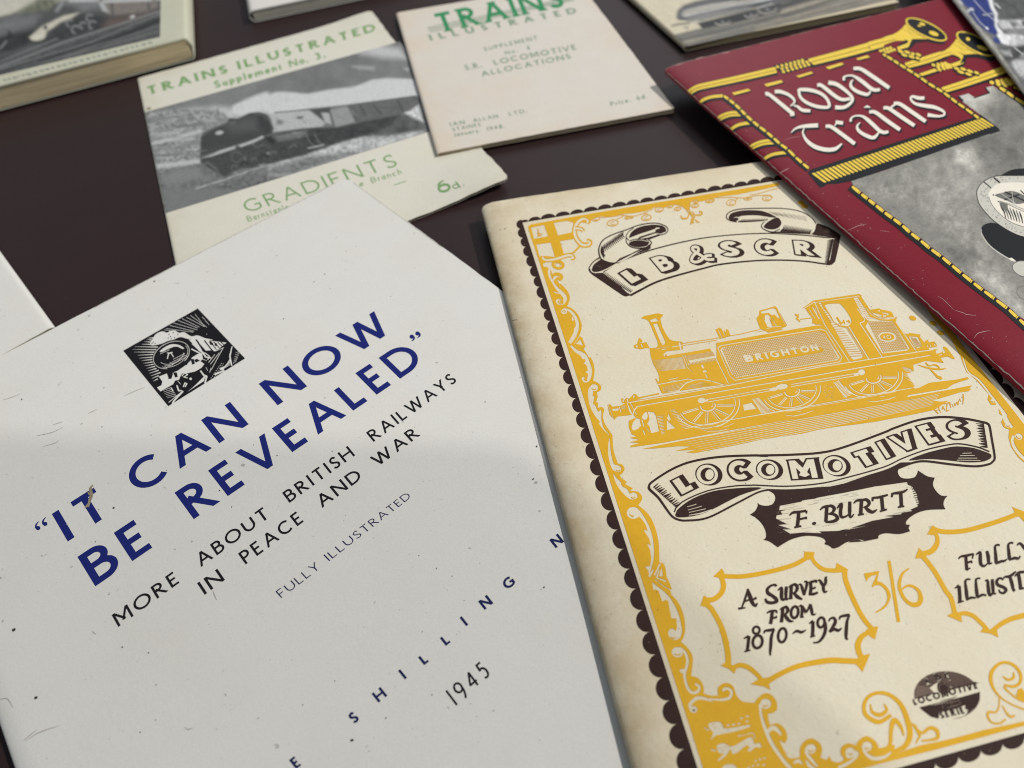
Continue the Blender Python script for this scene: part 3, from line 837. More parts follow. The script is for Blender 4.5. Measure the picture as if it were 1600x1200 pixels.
# carriages and running plate
a.fill(q('810,425 880,420 960,545 930,560'), None); a.fill(q('885,420 975,435 1060,545 1000,550'), None)
a.fill(q('985,430 1050,440 1130,540 1075,545'), None); a.fill(q('1060,440 1230,460 1110,555 1085,555'), None)
for s in ('895,425 985,560', '985,435 1070,545', '1040,440 1120,540', '1085,450 1150,520', '1130,455 1180,505', '1165,455 1205,490'):
    a.line(q(s), 1.3, 'blk')
a.fill(q('1035,450 1075,460 1085,490 1050,485'), 'blk'); a.fill(q('1095,460 1120,470 1130,500 1100,495'), 'blk')
a.line(q('850,470 965,570 1000,620 1060,630'), [2.5, 3.2, 2], None); a.line(q('840,530 960,590'), 2.2, None)
a.line(q('985,570 1040,610 1020,650'), 1.6, None)
for s in ('1030,680 1100,590', '1050,700 1150,570', '1060,760 1190,520', '1100,555 1200,515', '960,640 1010,660', '1000,730 1020,770', '1040,790 1060,740'):
    a.line(q(s), .9, None)
# buffer beam
a.fill(q('480,835 570,800 590,855 640,790 690,770 790,700 800,690 830,660 845,625 910,585 955,575 970,640 940,665 985,695 950,740 880,780 790,800 740,800 720,830 705,870 660,880 640,920 560,965 500,1000 460,955 510,930 520,890'), None)
a.fill(q('640,790 680,790 690,840 660,845'), 'blk'); a.fill(q('590,820 640,800 620,860 585,860'), 'blk'); a.fill(q('870,650 905,640 935,660 890,680'), 'blk'); a.fill(q('830,640 865,640 880,690 850,705'), 'blk')
a.fill(q('770,690 795,690 795,705 775,708'), 'blk')
a.line(q('735,830 765,795 800,815 755,840 800,850'), 1.5, None); a.fill(ell(180 + 832 / 7.059, 470 + 860 / 7.059, 2.2, 2, 0, 10), None)
a.line(q('750,950 770,905 790,915 770,950'), 1.8, None)
a.line(q('620,960 640,1000'), 1.8, None); a.line(q('680,930 700,990 735,990'), 2.4, None); a.line(q('690,880 720,920'), 1, None)
a.line(q('940,770 985,830 1010,830 990,910'), [2.5, 3, 2.5], None)
for k in range(8):
    a.line(q(f'{800 + k * 8},{1000 - k * 6} {980 + k * 3},{880 - k * 9}'), [.3, .8], None)
for k in range(6):
    a.line(q(f'{525 + k * 9},{990 + k * 16} {620 + k * 12},{955 + k * 18}'), [.4, 1.0], None)
a.line(q('590,1120 740,1000'), 1.2, None); a.line(q('630,1135 650,1100 750,995'), 2.6, None)
a.line(q('1265,610 1290,500'), [2.6, 1.4], None); a.line(q('1285,715 1265,610'), 2.4, None)
for k in range(7):
    a.line(q(f'{1165 + k * 12},{765 - k * 12} {1265 + k * 2},{705 - k * 14}'), .8, None)
for k in range(9):
    a.fill(ell(180 + (1060 + 14 * k) / 7.059, 470 + (850 - 20 * k) / 7.059, .9, .7, 0, 6), None); a.fill(ell(180 + (1095 + 12 * k) / 7.059, 470 + (840 - 18 * k) / 7.059, .8, .6, 0, 6), None)
a.fill(q('1085,805 1200,760 1210,775 1105,820'), None); a.fill(q('1150,745 1205,720 1200,760 1165,765'), None)
for k in range(6):
    a.line(q(f'{1300 + k * 6},{690 - k * 24} {1340 + k * 8},{660 - k * 20}'), .7, None)
a.build('emblem', WB, INK, t)
# ================================================================== cream and ochre locomotive booklet
_z = 6.4
_ftl, _ftr, _fbl = [np.array(at(*q, _z)[:2]) for q in ((819.2, 349.1), (1299.4, 269.5), (1115.6, 1272.1))]
_ud = (_ftr - _ftl) / np.linalg.norm(_ftr - _ftl); _vd = (_fbl - _ftl) / np.linalg.norm(_fbl - _ftl)
_ptl = at(751.5, 326.5, _z - 2.1)
_ml = float((np.array(_ptl[:2]) - _ftl) @ _ud); _mt = float((np.array(at(940, 293, _z)[:2]) - np.array(at(940, 330, _z)[:2])) @ _vd)
_TR = _ftr + _ud * 13 + _vd * _mt
_BL = np.array(at(987, 1200, _z - 2.1)[:2]); _d2 = (_BL - np.array(_ptl[:2])); _d2 /= np.linalg.norm(_d2)
_BL = _BL + _d2 * float((_fbl + _vd * 10 - _BL) @ _d2)
LB = Book((751.5, 326.5), to_px(_TR[0], _TR[1], 5.6), to_px(_BL[0], _BL[1], _z - 2.1), (7.0, 5.6, 6.8), 4.2, roll=7.5, corner=1.2, spine_corner=2.2, seed=7, waves=.06)
t = thing('locomotive_booklet', 'cream booklet with ochre tank engine, brown scalloped border and LOCOMOTIVES banner', 'booklet', (*LB.xy(LB.W / 2, LB.H / 2), 0))
LB.cover('cover', [M_lb, M_lbedge], t, nv=90, wob=.2)
LB.pages('pages', M_leaf, t, tail=.0)
INK = {'y': M_yel, 'yd': M_yeld, 'br': M_brown, 'bp': M_brownpale, 'p': M_lb, 'dirt': M_dirt, 'stain': M_tear}
def ctr(ox, oy, s, x, y): return (ox + x / s, oy + y / s)

# ---- scalloped border: half discs standing on the edge of a thin white line
a = Art()
def scallops(notches, inner, sign, k, ink='br'):
    for i in range(len(notches) - 1):
        A, B = np.array(notches[i]), np.array(notches[i + 1]); m = (A + B) / 2; d = B - A
        n = np.array([-d[1], d[0]]) * sign
        arcp = [tuple(m - d / 2 * math.cos(R(x)) + n * k * math.sin(R(x))) for x in range(0, 181, 15)]
        i0, i1 = inner(A), inner(B)
        a.fill(arcp + [i1, i0], ink)
def onto(p0, p1):
    p0 = np.array(p0); dd = (np.array(p1) - p0); dd = dd / np.hypot(*dd)
    return lambda q: tuple(p0 + dd * float((np.array(q) - p0) @ dd))
SL = [(812, 344), (813.5, 357), (818, 371), (822, 385), (827, 400), (833, 416), (838.5, 432), (844, 447.5), (849.5, 465.5), (855.5, 483), (861, 501), (867, 519.5), (873.5, 538), (880, 557.5), (886.5, 578.5), (893.5, 600), (901, 621.5), (908, 644),
      (914.5, 668), (922.5, 692), (930, 716.5), (938, 742.5), (947, 769), (957.5, 797), (966, 827), (975.5, 857), (984.5, 888), (995, 919), (1005, 952.5), (1015, 987), (1025, 1022), (1036, 1058), (1047, 1094), (1058, 1131), (1069.5, 1170), (1082, 1210), (1095, 1250)]
scallops(SL, onto((818.2, 353), (1090, 1200)), 1, .44)
ST = [(812, 349), (826, 346), (845, 342.5), (868, 339), (891, 335.5), (912, 331.5), (934, 327.5), (956, 324), (979, 320.2), (1000, 316.5), (1022, 313.5), (1043, 310), (1064, 306), (1085, 302.3), (1105.5, 298.5), (1127, 294.7), (1147, 291.5), (1167.5, 287.8), (1188, 284), (1209, 280.5), (1230, 277), (1251, 273.5)]
scallops(ST, onto((826, 345.5 + .6), (1212, 282.4)), -1, .29)
scallops([(1385, 1213), (1424, 1202), (1461, 1191.5), (1497, 1181), (1532, 1171), (1566, 1161), (1600, 1151), (1634, 1141)], onto((1380, 1206.5), (1600, 1145)), 1, .40)
scallops([(1516, 535), (1532, 556), (1548, 578), (1565, 600), (1583, 622), (1602, 645), (1622, 669)], onto((1522, 549.5), (1592, 639)), -1, .30)
a.build('scalloped_border', LB, INK, t)

# ---- ochre scrollwork frame
a = Art(); Y = 'y'
h1 = lambda s: P(800, 330, 10, s); h2 = lambda s: P(820, 440, 10, s); h3 = lambda s: P(860, 550, 10, s); h4 = lambda s: P(900, 660, 10, s)
h5 = lambda s: P(940, 780, 10, s); h6 = lambda s: P(980, 890, 10, s); h7 = lambda s: P(1020, 990, 8, s); kk = lambda s: P(1190, 1050, 8, s); k2 = lambda s: P(1080, 1080, 10, s)
t1 = lambda s: P(920, 290, 8, s); b2 = lambda s: P(1040, 300, 8, s); g1 = lambda s: P(1400, 1020, 8, s); g4 = lambda s: P(1200, 900, 4, s); r8 = lambda s: P(1380, 560, 8, s)
outer = [(825.5, 357), (853, 440), (889, 550), (924.3, 660), (962.4, 780), (998, 890), (1030.4, 990), (1079.5, 1140), (1099.5, 1203)]
inner = (h1('440,700 520,790') + spl(h1('600,880 640,1010 700,1110 740,1180') , False, 3)
         + spl(h2('560,30 600,70 670,150 705,240 690,320 660,385'), False, 4) + spl(h2('660,386 740,420 820,500 870,600 890,700 870,800 830,880 775,975'), False, 4)
         + spl(h2('800,985 920,1060 1010,1190') + h3('630,80 675,180 690,300 670,440'), False, 4) + spl(h3('672,448 740,480 795,540 780,600 725,630'), False, 4) + h3('740,700 715,780 748,795 740,870')
         + spl(h3('742,872 800,860 840,900 820,1000 840,1090') + h4('440,0 490,80 570,200'), False, 4) + spl(h4('572,202 575,300 590,450 640,600 655,640'), False, 4)
         + spl(h4('656,640 720,660 760,720 730,790 680,820'), False, 4) + h4('720,880 795,925 770,965 890,1030 850,1065') + spl(h4('852,1068 960,1080 1020,1130 1035,1190') + h5('600,60 572,88'), False, 3)
         + spl(h5('575,92 680,180 770,290 830,420 870,560 895,700 900,850 905,985'), False, 4) + spl(h5('915,992 960,1000 1000,1080 1015,1200') + h6('650,180 702,300'), False, 3) + h6('670,318')
         + spl(h6('690,390 790,500 860,640 900,800 905,950 880,1060 838,1120'), False, 4) + spl(h6('842,1125 900,1180') + h7('430,170 490,260 500,360 480,525'), False, 4)
         + spl(h7('482,530 560,550 620,620 640,700 635,745'), False, 4) + spl(h7('640,748 730,775 820,770'), False, 2) + spl(h7('822,768 810,690 850,640 920,615 1000,650 1030,720 1060,790 1130,850 1270,865'), False, 4)
         + spl(h7('1272,864 1310,810 1400,745 1490,770 1550,860 1550,950 1500,990 1440,1000'), False, 4) + kk('88,600 105,660') + spl(kk('110,660 200,640 290,710 322,820 295,890'), False, 4)
         + kk('218,845 285,985') + spl(kk('290,990 335,1070 400,1078 480,1060'), False, 3) + spl(kk('482,1055 482,950 540,860 630,830 720,880 757,960 740,1070'), False, 4) + kk('815,1100 850,1048 880,1112')
         + spl(kk('882,1114 960,1130 1030,1090 990,1020 1000,940 1080,890 1180,920'), False, 4) + spl(kk('1182,918 1210,860 1310,800 1420,860 1462,940 1440,975'), False, 4) + kk('1540,960 1600,925 1660,905'))
a.fill(outer[::1] + [(1330, 1206), (1400, 1186)] + g4('800,1140 640,1190')[:0] + inner[::-1], Y)
a.fill(P(1200, 900, 4, '480,1222 720,1168 1050,1085 1350,1004 1640,925 1640,900 1350,962 1180,1008 1080,1032 960,1056 860,1088 700,1150 560,1190'), Y)
# top band and corner flag
a.fill(h1('250,250 262,225 300,205 960,85 1600,-25 1600,40 1380,75 1290,80 1240,130 1180,190 1000,150 960,200 940,330 960,440 1055,545 960,650 870,660 700,730 560,740 440,715 420,740 300,420'), Y)
a.fill(t1('0,352 1600,88 1600,150 1460,165 1420,200 1290,180 1245,240 1245,310 1180,265 1060,225 950,275 830,270 700,322 560,345 400,357 300,385 140,385 0,440'), Y)
a.fill(b2('470,50 640,10 1260,-92 1420,-118 1420,-80 1150,-20 900,30 620,65 470,110'), Y)
a.fill(h1('300,255 500,215 565,390 345,432'), None); a.fill(h1('655,182 860,150 960,180 940,330 720,375'), None)
a.fill(h1('380,520 605,490 670,715 560,700 430,700'), None); a.fill(h1('750,465 960,435 1052,548 960,640 810,660'), None)
a.line(h1('400,270 425,385'), [1, 3.4], 'yd'); a.line(h1('390,345 480,355'), 1.4, 'yd'); a.line(h1('395,390 465,380'), 1.2, 'yd')
for s, wy, wp in (('1170,180 1190,150 1120,115 1030,170 985,260 985,370 1040,470 1110,525 1200,520 1215,480 1165,465', 8.2, [2.5, 3.6, 4.2, 4.2, 3.6, 2.5]),
                  ('985,265 1060,270 1100,290 1115,320', 6.5, [3.2, 3.5, 2]),
                  ('480,710 500,750 600,760 720,735 860,690 930,690 960,725 920,735', 7.0, [3, 3.4, 3.6, 3.6, 2.4])):
    a.curve(h1(s), wy, Y); a.curve(h1(s), wp, None)
a.curve(h1('960,650 1060,545'), 3, Y)
a.line(ell(872, 413.6, 8.2, 5.6, 10, 20), 4.2, Y, True); a.line(ell(872, 413.6, 4.2, 2.6, 10, 16, 150, 400), 1.1, Y)
a.curve(h1('490,840 530,830 580,860 600,850 580,950 600,1040 660,1140'), [4.5, 5.5, 4, 3.6, 3.6, 3], None); a.fill(ell(852, 414, 3.8, 3, 0, 14), None)
a.curve(h1('640,1000 700,980 770,1010 760,1060 700,1050 680,1080 740,1160'), [4.5, 5.5, 5, 4.5, 4], Y); a.curve(h1('640,1080 670,1040 700,1030'), [3, 3.4, 2], None)
# white tendrils inside the left band
a.curve(h2('430,0 500,100 590,190 632,260 600,335 530,345 500,310 520,285 575,290'), [2.5, 4, 5.5, 6, 4, 3, 2.5], None); a.fill(h2('440,150 560,175 520,190 470,175'), None); a.fill(ell(876.5, 471.8, 4.3, 3.6, 0, 14), Y); a.line(ell(876, 472, 2.2, 1.9, 0, 12, 60, 300), 1.0, None)
a.fill(ell(881.5, 486.7, 4.8, 4.2, 0, 16), None); a.line(ell(881.2, 487, 2.2, 1.8, 0, 10, 160, 420), 1.0, Y)
a.curve(h2('600,430 680,440 760,510 815,620 818,720 770,850 700,960'), [2.5, 4, 5, 5.5, 6.5, 5], None); a.fill(h2('735,530 740,620 775,590'), None); a.fill(h2('790,700 760,760 800,760'), None)
a.fill(h2('780,980 860,850 900,880 945,1000 925,1055 800,985'), Y); a.fill(h2('800,970 870,905 890,950 915,1000'), None)
a.curve(h2('720,1000 800,1080 880,1130 930,1200'), [3, 5, 6, 6], None)
a.curve(h3('450,0 540,60 590,180 620,300 600,420 550,460 505,425 530,390'), [5, 5.5, 6.5, 7, 6, 3.5, 3], None); a.fill(h3('555,150 510,175 560,200'), None); a.fill(h3('590,290 540,310 590,340'), None); a.fill(ell(915.4, 593.8, 2.2, 1.2, 20, 9), Y)
a.fill(ell(928.5, 605.5, 6.3, 5.6, 0, 18), None); a.line(ell(928, 606.2, 3.4, 2.4, 0, 10, 20, 180), 1.1, Y)
a.fill(spl(h3('625,540 590,600 590,700 620,850 700,1000 800,1120 830,1180 800,1060 800,960 790,900 750,930 700,830 670,800 690,700 660,680 670,620'), True, 3), None)
a.curve(h4('370,0 440,110 515,190'), [4, 2.5, 1], None); a.fill(spl(h4('525,240 505,350 505,520 560,720 640,770 700,760 705,700 650,665 590,640 550,480 535,350'), True, 3), None); a.line(ell(966, 733.5, 3, 2.2, 0, 10, 10, 170), 1.2, Y)
a.fill(spl(h4('585,800 620,940 720,1090 850,1200 950,1180 960,1130 900,1090 850,1110 800,1040 720,990 700,930 640,870'), True, 3), None); a.line(ell(989.5, 776, 3, 2.4, 0, 10, 0, 170), 1.3, Y)
a.fill(ell(989.8, 801.3, 10.4, 9.4, 0, 24), None); a.line(ell(990, 801, 6.4, 5.4, 0, 14, 15, 165), [1, 2.4, 1], Y)
a.fill(spl(h5('520,130 600,180 700,330 775,500 815,700 820,900 780,1080 745,1190'), False, 4) + h5('730,1120 680,1050 760,1040 775,930 760,800 710,690 770,720 745,620 655,475 720,490') + spl(h5('690,400 620,300 560,270 500,290'), False, 3), None)
a.fill(h5('820,1180 905,1000 930,1010 870,1130 845,1200'), None)
a.fill(h5('900,1200 940,1060 960,1200'), None); a.fill(h6('450,130 490,0 510,0 480,120 610,170 610,200'), None); a.line(h6('410,0 360,80 345,110'), [2, 3.5, 4], None)
a.line(h6('430,150 560,250 690,320'), 1.3, None)
a.fill(spl(h6('388,190 460,250 600,360 700,480 800,680 850,880 850,1020 780,1095 690,1080 640,1010 660,940 715,922 760,962'), False, 3) + h6('780,900 765,758 692,762 660,600 640,488 600,470 548,500 490,330 440,305 410,325'), None)
a.line(ell(1052, 994, 4.6, 3.2, 10, 10, 10, 150), [.8, 2, .8], Y)
a.fill(ell(1058.5, 1019, 9, 8, 10, 20), None); a.line(ell(1059, 1019.5, 5, 3.8, 0, 10, 10, 160), [.8, 2, .8], Y)
a.curve(h7('330,170 400,230 435,330 420,430 398,500 410,600 450,700 510,740 570,715 580,660 530,625'), [3.5, 4.6, 4.6, 4.4, 4.6, 4.8, 4.6, 3.5], None); a.fill(h7('330,450 420,430 390,500 350,490'), None); a.line(ell(1084.5, 1076, 4.5, 3.2, -10, 10, 0, 150), [.8, 2.4, .8], Y)
a.fill(ell(1084, 1108.5, 6, 5.5, 0, 16), None); a.curve(h7('480,950 470,880 560,805 680,820 760,855'), [5, 5.6, 5.6, 4.8, 1], None); a.curve(h7('700,815 860,825 960,800 985,730 950,690 900,690 880,720'), [2, 3.4, 4.4, 4.6, 4.4, 4], None)
a.fill(ell(1084.3, 1109.5, 2.3, 1.6, 0, 8), 'bp'); a.line(ell(1134, 1081, 3.6, 3.6, 0, 10, -60, 60), 1.4, Y)
a.fill(ell(1196.5, 1099.5, 8.6, 8, 0, 20), None); a.line(ell(1196, 1100, 4.4, 3.4, 0, 10, 10, 160), [.8, 2, .8], Y)
a.curve(k2('1075,200 1100,400 1180,640 1280,850 1450,1090 1560,1210'), [4.5, 4.5, 6, 6, 5.5, 6], None); a.curve(k2('1180,650 1280,570 1380,640 1400,690'), [4.5, 8, 3], None)
# the three little lions
a.fill(spl(k2('270,510 330,485 440,475 490,520 520,580 700,560 900,525 915,560 640,640 390,690 330,745 310,740 345,645 290,590'), True, 2), None)
a.fill(k2('190,555 290,600 280,620 210,585'), None)
for x, y in ((580, 530), (665, 520), (750, 505), (875, 470), (790, 420), (880, 390)): a.fill(ell(1080 + x / 10, 1080 + y / 10, 3.0, 1.6, -15, 8), None)
a.fill(spl(k2('400,850 520,810 600,860 700,840 880,730 950,720 975,775 1000,830 1070,800 1100,885 1010,870 930,940 880,930 910,880 870,840 760,930 650,985 615,900 560,990 440,1085 415,1070 520,970 440,970'), True, 2), None)
a.curve(k2('730,700 850,680 960,655 1000,740'), [2.5, 1, 2, 1.5], None); a.fill(k2('300,900 390,920 390,945 310,925'), None)
for x, y in ((345, 522), (380, 568), (450, 890), (530, 875), (500, 925)): a.line([(1080 + x / 10 - 2, 1080 + y / 10), (1080 + x / 10 + 2, 1080 + y / 10 - .8)], .9, Y)
a.fill(spl(k2('480,1200 560,1140 680,1150 710,1220 600,1250'), True, 2), None)
for x, y in ((900, 1190), (970, 1165), (1050, 1150), (1140, 1150), (1010, 1090), (1080, 1060), (1150, 1045)): a.fill(ell(1080 + x / 10, 1080 + y / 10, 2.6, 1.6, -20, 8), None)
# bottom curls
for s, w in (('560,1100 600,1170 680,1220', 5), ('560,940 560,1010 620,1090 700,1180', 5), ('1260,930 1300,1010 1400,1080 1540,1060 1620,1000', 6), ('1060,1010 1080,1060 1160,1040 1190,990', 4)):
    a.curve(kk(s), [2.5, w, w, 3], None)
for x, y, r in ((620, 960, 8), (1110, 1000, 7.5), (1320, 930, 8)):
    a.fill(ell(1190 + x / 8, 1050 + y / 8, r, r * .95, 0, 16), None); a.line(ell(1190 + x / 8, 1050 + y / 8 + .5, r * .5, r * .42, 0, 10, 10, 170), [.8, 2, .8], Y)
a.curve(kk('1180,980 1200,1040 1100,1130 960,1200'), [3, 4, 5, 5], None)
a.curve(kk('400,1140 460,1110 510,1150'), [3, 6, 3], None)
a.curve(g4('770,870 690,912 610,865 605,790 655,738 740,735 820,790 865,880 888,985 860,1060 790,1100'), [6, 7.5, 6, 5.5, 6, 7.5, 9, 9, 7], Y)
a.curve(g4('640,800 652,848 700,868 742,838 725,798'), [2, 5, 7, 5.5, 2], Y)
a.curve(g4('850,1000 830,940 790,900 770,960 760,1060 700,1085 650,1070'), [2, 6, 8, 6, 6, 5, 4], Y)
a.curve(g4('900,920 960,980 1010,950 1055,965 1060,1010 1010,1025 960,1030'), [3, 4, 5, 6.5, 6, 4, 3], Y); a.line(g4('915,930 950,1000 925,1045'), [5, 4, 2.5], Y)
a.curve(g1('1640,720 1560,690 1440,640 1290,540 1200,400 1190,260 1270,150 1370,120 1480,160 1555,260 1550,370 1470,420 1350,400'), [3, 2.6, 2.2, 3.2, 5, 6.5, 5, 4.5, 5, 5, 5, 3], Y)
a.curve(g1('1335,295 1400,335 1470,310 1470,240'), [2, 4, 4.5, 2], Y); a.curve(g1('1350,420 1400,480 1500,560 1600,610'), [4, 2.5, 3, 3], Y); a.fill(g1('1500,530 1530,450 1570,440 1640,520 1640,620 1570,610'), Y)
a.curve(g1('1290,560 1290,660 1250,740 1160,740 1150,800 1200,870 1300,880 1370,830'), [2.2, 2.6, 3.2, 4, 3, 3, 3], Y); a.curve(g1('1330,660 1390,760 1440,800 1490,780'), [2, 2.4, 4, 3], Y)
# thin curls hanging from the top band
for cx, cy, rx, ry in ((85, 412, 52, 30), (300, 466, 68, 38), (720, 400, 60, 36), (880, 295, 52, 34), (1110, 290, 40, 22), (480, 402, 28, 16), (530, 395, 24, 14), (1340, 190, 40, 22), (1015, 255, 38, 20), (1510, 190, 50, 22), (1330, 250, 45, 24)):
    c_ = (920 + cx / 8, 290 + cy / 8)
    a.line(ell(*c_, rx / 8, ry / 8, -8, 20), 1.6, 'yd', True); a.line(ell(c_[0] + .6, c_[1] + .4, rx / 17, ry / 17, -8, 8, 30, 300), 1.0, 'yd')
for s, w in (('140,400 300,385 410,365 430,380 350,420', 1.3), ('410,370 560,380 660,355 800,290', 1.2), ('640,360 680,350 740,345', 1.1), ('1000,240 1090,235 1190,270 1250,340 1300,390', [2.2, 2, 2, 2]), ('1270,230 1255,300 1290,360 1330,400', [2, 2, 2.2, 2.2]),
             ('1150,375 1170,410 1230,405 1255,350', [2, 3.2, 2.4, 1.4]), ('1290,320 1330,365 1400,365 1415,335 1380,320', [1.4, 2.2, 3, 2.4]), ('1240,300 1250,240 1300,190 1400,180', [2.4, 1.6, 1.4, 1.4])):
    a.curve(t1(s), w, 'yd')
a.fill(t1('1290,385 1330,420 1395,462 1330,462 1262,490 1275,440'), 'yd'); a.fill(t1('1310,440 1330,425 1345,455 1315,470'), None)
for cx, cy, rx, ry in ((560, 105, 52, 25), (820, 132, 58, 38), (1030, 82, 48, 18), (1270, 76, 58, 34)):
    c_ = (1040 + cx / 8, 300 + cy / 8)
    a.line(ell(*c_, rx / 8, ry / 8, -5, 20), 1.4, 'yd', True); a.line(ell(c_[0] + .6, c_[1] + .4, rx / 17, ry / 17, -8, 8, 30, 300), 1.0, 'yd')
for s in ('620,70 740,68 850,66 900,85 860,110', '870,70 1000,72 1100,50 1200,40', '1050,40 1200,10 1330,-30 1420,-50', '1200,42 1300,40 1340,70'):
    a.curve(b2(s), 1.2, 'yd')
# right band beside the red booklet
a.fill([(1500.5, 556), (1510, 581), (1526, 594), (1545, 616), (1543, 624), (1549, 633), (1560, 632), (1561.5, 646), (1568, 651), (1564.5, 660), (1569, 668), (1577, 671), (1576, 684), (1580, 698), (1590, 713), (1606, 728), (1640, 760), (1640, 716), (1601, 664), (1545, 592), (1512, 550), (1490, 520), (1470, 500), (1455, 470), (1440, 470), (1462, 502), (1486, 530)], Y)
a.curve([(1505, 560), (1513, 581), (1530, 594), (1548, 617), (1560, 633), (1572, 650)], [2, 2.5, 3, 3, 4, 6], None); a.fill(ell(1552, 626, 4, 3.2, 0, 14), None); a.line(ell(1552, 626.5, 2.2, 1.4, 0, 8, 0, 180), 1, Y)
a.curve([(1560, 634), (1568, 645), (1573, 658), (1582, 668)], [4, 6, 8, 4], None); a.fill(ell(1575, 664, 4.5, 3.8, 0, 14), None); a.line(ell(1575.5, 664.5, 2.4, 1.5, 0, 8, 0, 180), 1, Y)
a.fill(ell(1592, 682, 6, 5, 20, 16), None); a.line(ell(1592, 682, 3.4, 2.6, 20, 8, 0, 180), 1.3, Y); a.curve([(1584, 680), (1582, 690), (1588, 703), (1602, 718), (1625, 735)], [4, 5, 5, 5, 4], None)
for x, y in ((1252, 317), (1257, 322), (1426, 497), (1458, 505), (1470, 520)): a.fill(ell(x, y, 6, 3.5, 20, 12), Y)
a.build('scrollwork_frame', LB, INK, t, dz=.055)
# ---- ochre tank engine
a = Art(1.3); Y = 'y'
l1 = lambda s: P(960, 470, 8, s); l2 = lambda s: P(1120, 460, 8, s); l3 = lambda s: P(1240, 440, 8, s); l4 = lambda s: P(1340, 460, 8, s)
l5 = lambda s: P(940, 580, 8, s); l6 = lambda s: P(1120, 560, 8, s); l7 = lambda s: P(1280, 540, 8, s); l8 = lambda s: P(1380, 560, 8, s)
# smokebox, chimney, boiler
a.fill(l1('440,590 520,585 545,560 540,510 480,370 435,265 405,235 330,217 375,188 545,155 615,173 575,225 600,330 650,420 690,480 740,500 845,510 860,545 855,610 840,650 1200,600 1430,1040 1100,1080 600,1160 590,1150 545,1045 510,975 525,970 545,1010 565,1000 550,905 480,780 455,690'), Y)
a.fill(l1('445,240 520,215 550,245 460,262'), None); a.fill(l1('485,290 535,282 640,520 610,560 580,520'), None)
a.line(l1('440,300 540,520'), [1, 1.6, .6], None); a.line(l1('460,262 560,250'), .7, None)
a.line(l1('500,600 700,572'), [.5, 1.4, .5], None); a.line(l1('590,610 650,600'), 1, None)
a.line(l1('815,520 835,620'), 2, None); a.line(l1('720,575 860,552 900,548'), 1.3, None)
a.fill(ell(960 + 650 / 8, 470 + 672 / 8, 4.6, 3.8, 0, 14), None); a.fill(ell(960 + 655 / 8, 470 + 685 / 8, 2.6, 2.4, 0, 12), 'yd')
a.line(l1('650,660 850,632 1215,577'), [5.5, 4, 4], None); a.line(l1('680,692 1200,598'), 1.0, Y)
for k in range(13):                                            # hatching on the smokebox side
    y = 745 + k * 11
    a.line(l1(f'{470 + k * 6},{y} {600 + k * 4},{y - 8} {850 + k * 4},{y - 38}'), [.3, .8, .8], None)
a.fill(l1('890,690 1230,632 1265,712 945,775'), None)
for k in range(5): a.line(l1(f'{895 + k * 6},{697 + k * 11} {1235 + k * 5},{640 + k * 10}'), [.8, 1.1, .8], 'yd')
for k in range(20): a.line(l1(f'{930 + k * 17},{778 - k * 3} {945 + k * 17},{808 - k * 3}'), [1.2, .4], None)
a.line(l1('855,680 920,840 985,895'), [1.2, 1.2, .4], None); a.line(l1('880,670 940,830'), [1, .5], None)
a.fill(ell(1098, 572.5, 2, 3.4, -20, 10), None); a.fill(ell(1101.5, 580, 3.4, 1.8, -10, 10), None); a.line(l1('1140,915 1165,965'), 1.3, None)
a.line(l1('680,985 800,958'), 1, None); a.line(l1('700,1005 770,990'), .8, None)
a.fill(l1('240,555 285,540 295,500 310,460 350,490 345,520 400,515 425,560 440,590 390,590 330,605 250,590'), Y); a.fill(l1('270,560 295,555 300,580 275,582'), None); a.line(l1('335,540 355,580'), 1.3, None); a.line(l1('310,525 395,515'), .7, None)
a.line(l1('545,1045 930,975 985,990'), 1.2, None)
a.fill(l1('600,1075 930,1000 800,1130 620,1140'), None)
for k in range(6): a.line(l1(f'{600 + k * 5},{1078 + k * 11} {930 - k * 24},{1003 + k * 20}'), .9, Y)
for k in range(15): a.line(l1(f'{625 + k * 19},{1070 - k * 4} {640 + k * 14},{1140 - k * 2}'), .5, Y)
a.curve(l1('800,1130 900,1030 1050,985 1200,1000 1380,1055'), 1.3, None); a.fill(spl(l1('880,1105 960,1050 1080,1020 1180,1035 1240,1058'), False, 4), None)
for k in range(5): a.line(l1(f'{890 + k * 18},{1100 - k * 15} {1235 - k * 14},{1056 - k * 7}'), .9, Y)
# pipe along the boiler top, clack valve
a.line(l1('850,533 1310,462 1600,410') + l2('540,437'), 1.2, Y); a.line(l1('850,560 1600,440') + l2('620,445'), 1.0, Y)
a.fill(l1('1262,360 1310,333 1340,350 1395,465 1325,482'), Y); a.line(l1('1300,360 1350,470'), .9, None); a.fill(l1('1365,372 1410,350 1430,375 1450,430 1390,442'), Y); a.fill(l1('1375,370 1400,362 1402,380 1380,385'), None)
# side tank
a.fill(l2('-5,605 30,585 620,480 1240,372 1350,368 1390,385 1700,860 150,1118 0,830'), Y)
a.line(l2('0,578 560,478 1230,372'), 3.0, None); a.line(l2('0,600 600,492 1235,384 1345,378 1385,400 1700,850'), 1.1, None)
a.line(l2('-10,800 150,1115'), 1.3, None)
a.line(l2('15,665 55,638 1300,432 1365,455 1565,785 1535,842 230,1072 165,1015'), 1.2, None, True)
pan = l2('42,692 75,660 1290,458 1342,486 1540,785 1508,822 240,1042 190,1000')
a.fill(pan, None)
f = homog([(0, 0), (1, 0), (1, 1), (0, 1)], l2('40,660 1325,447 1548,815 205,1050'))
def inpan(x, y):
    return True
for k in range(1, 62): a.line([f((k / 62, .02 + .06 * (k < 3))), f((k / 62, .98 - .06 * (k > 59)))], .85, 'yd')
for k in range(1, 19): a.line([f((.012 + .012 * (k < 2), k / 19)), f((.988, k / 19))], .75, 'yd')
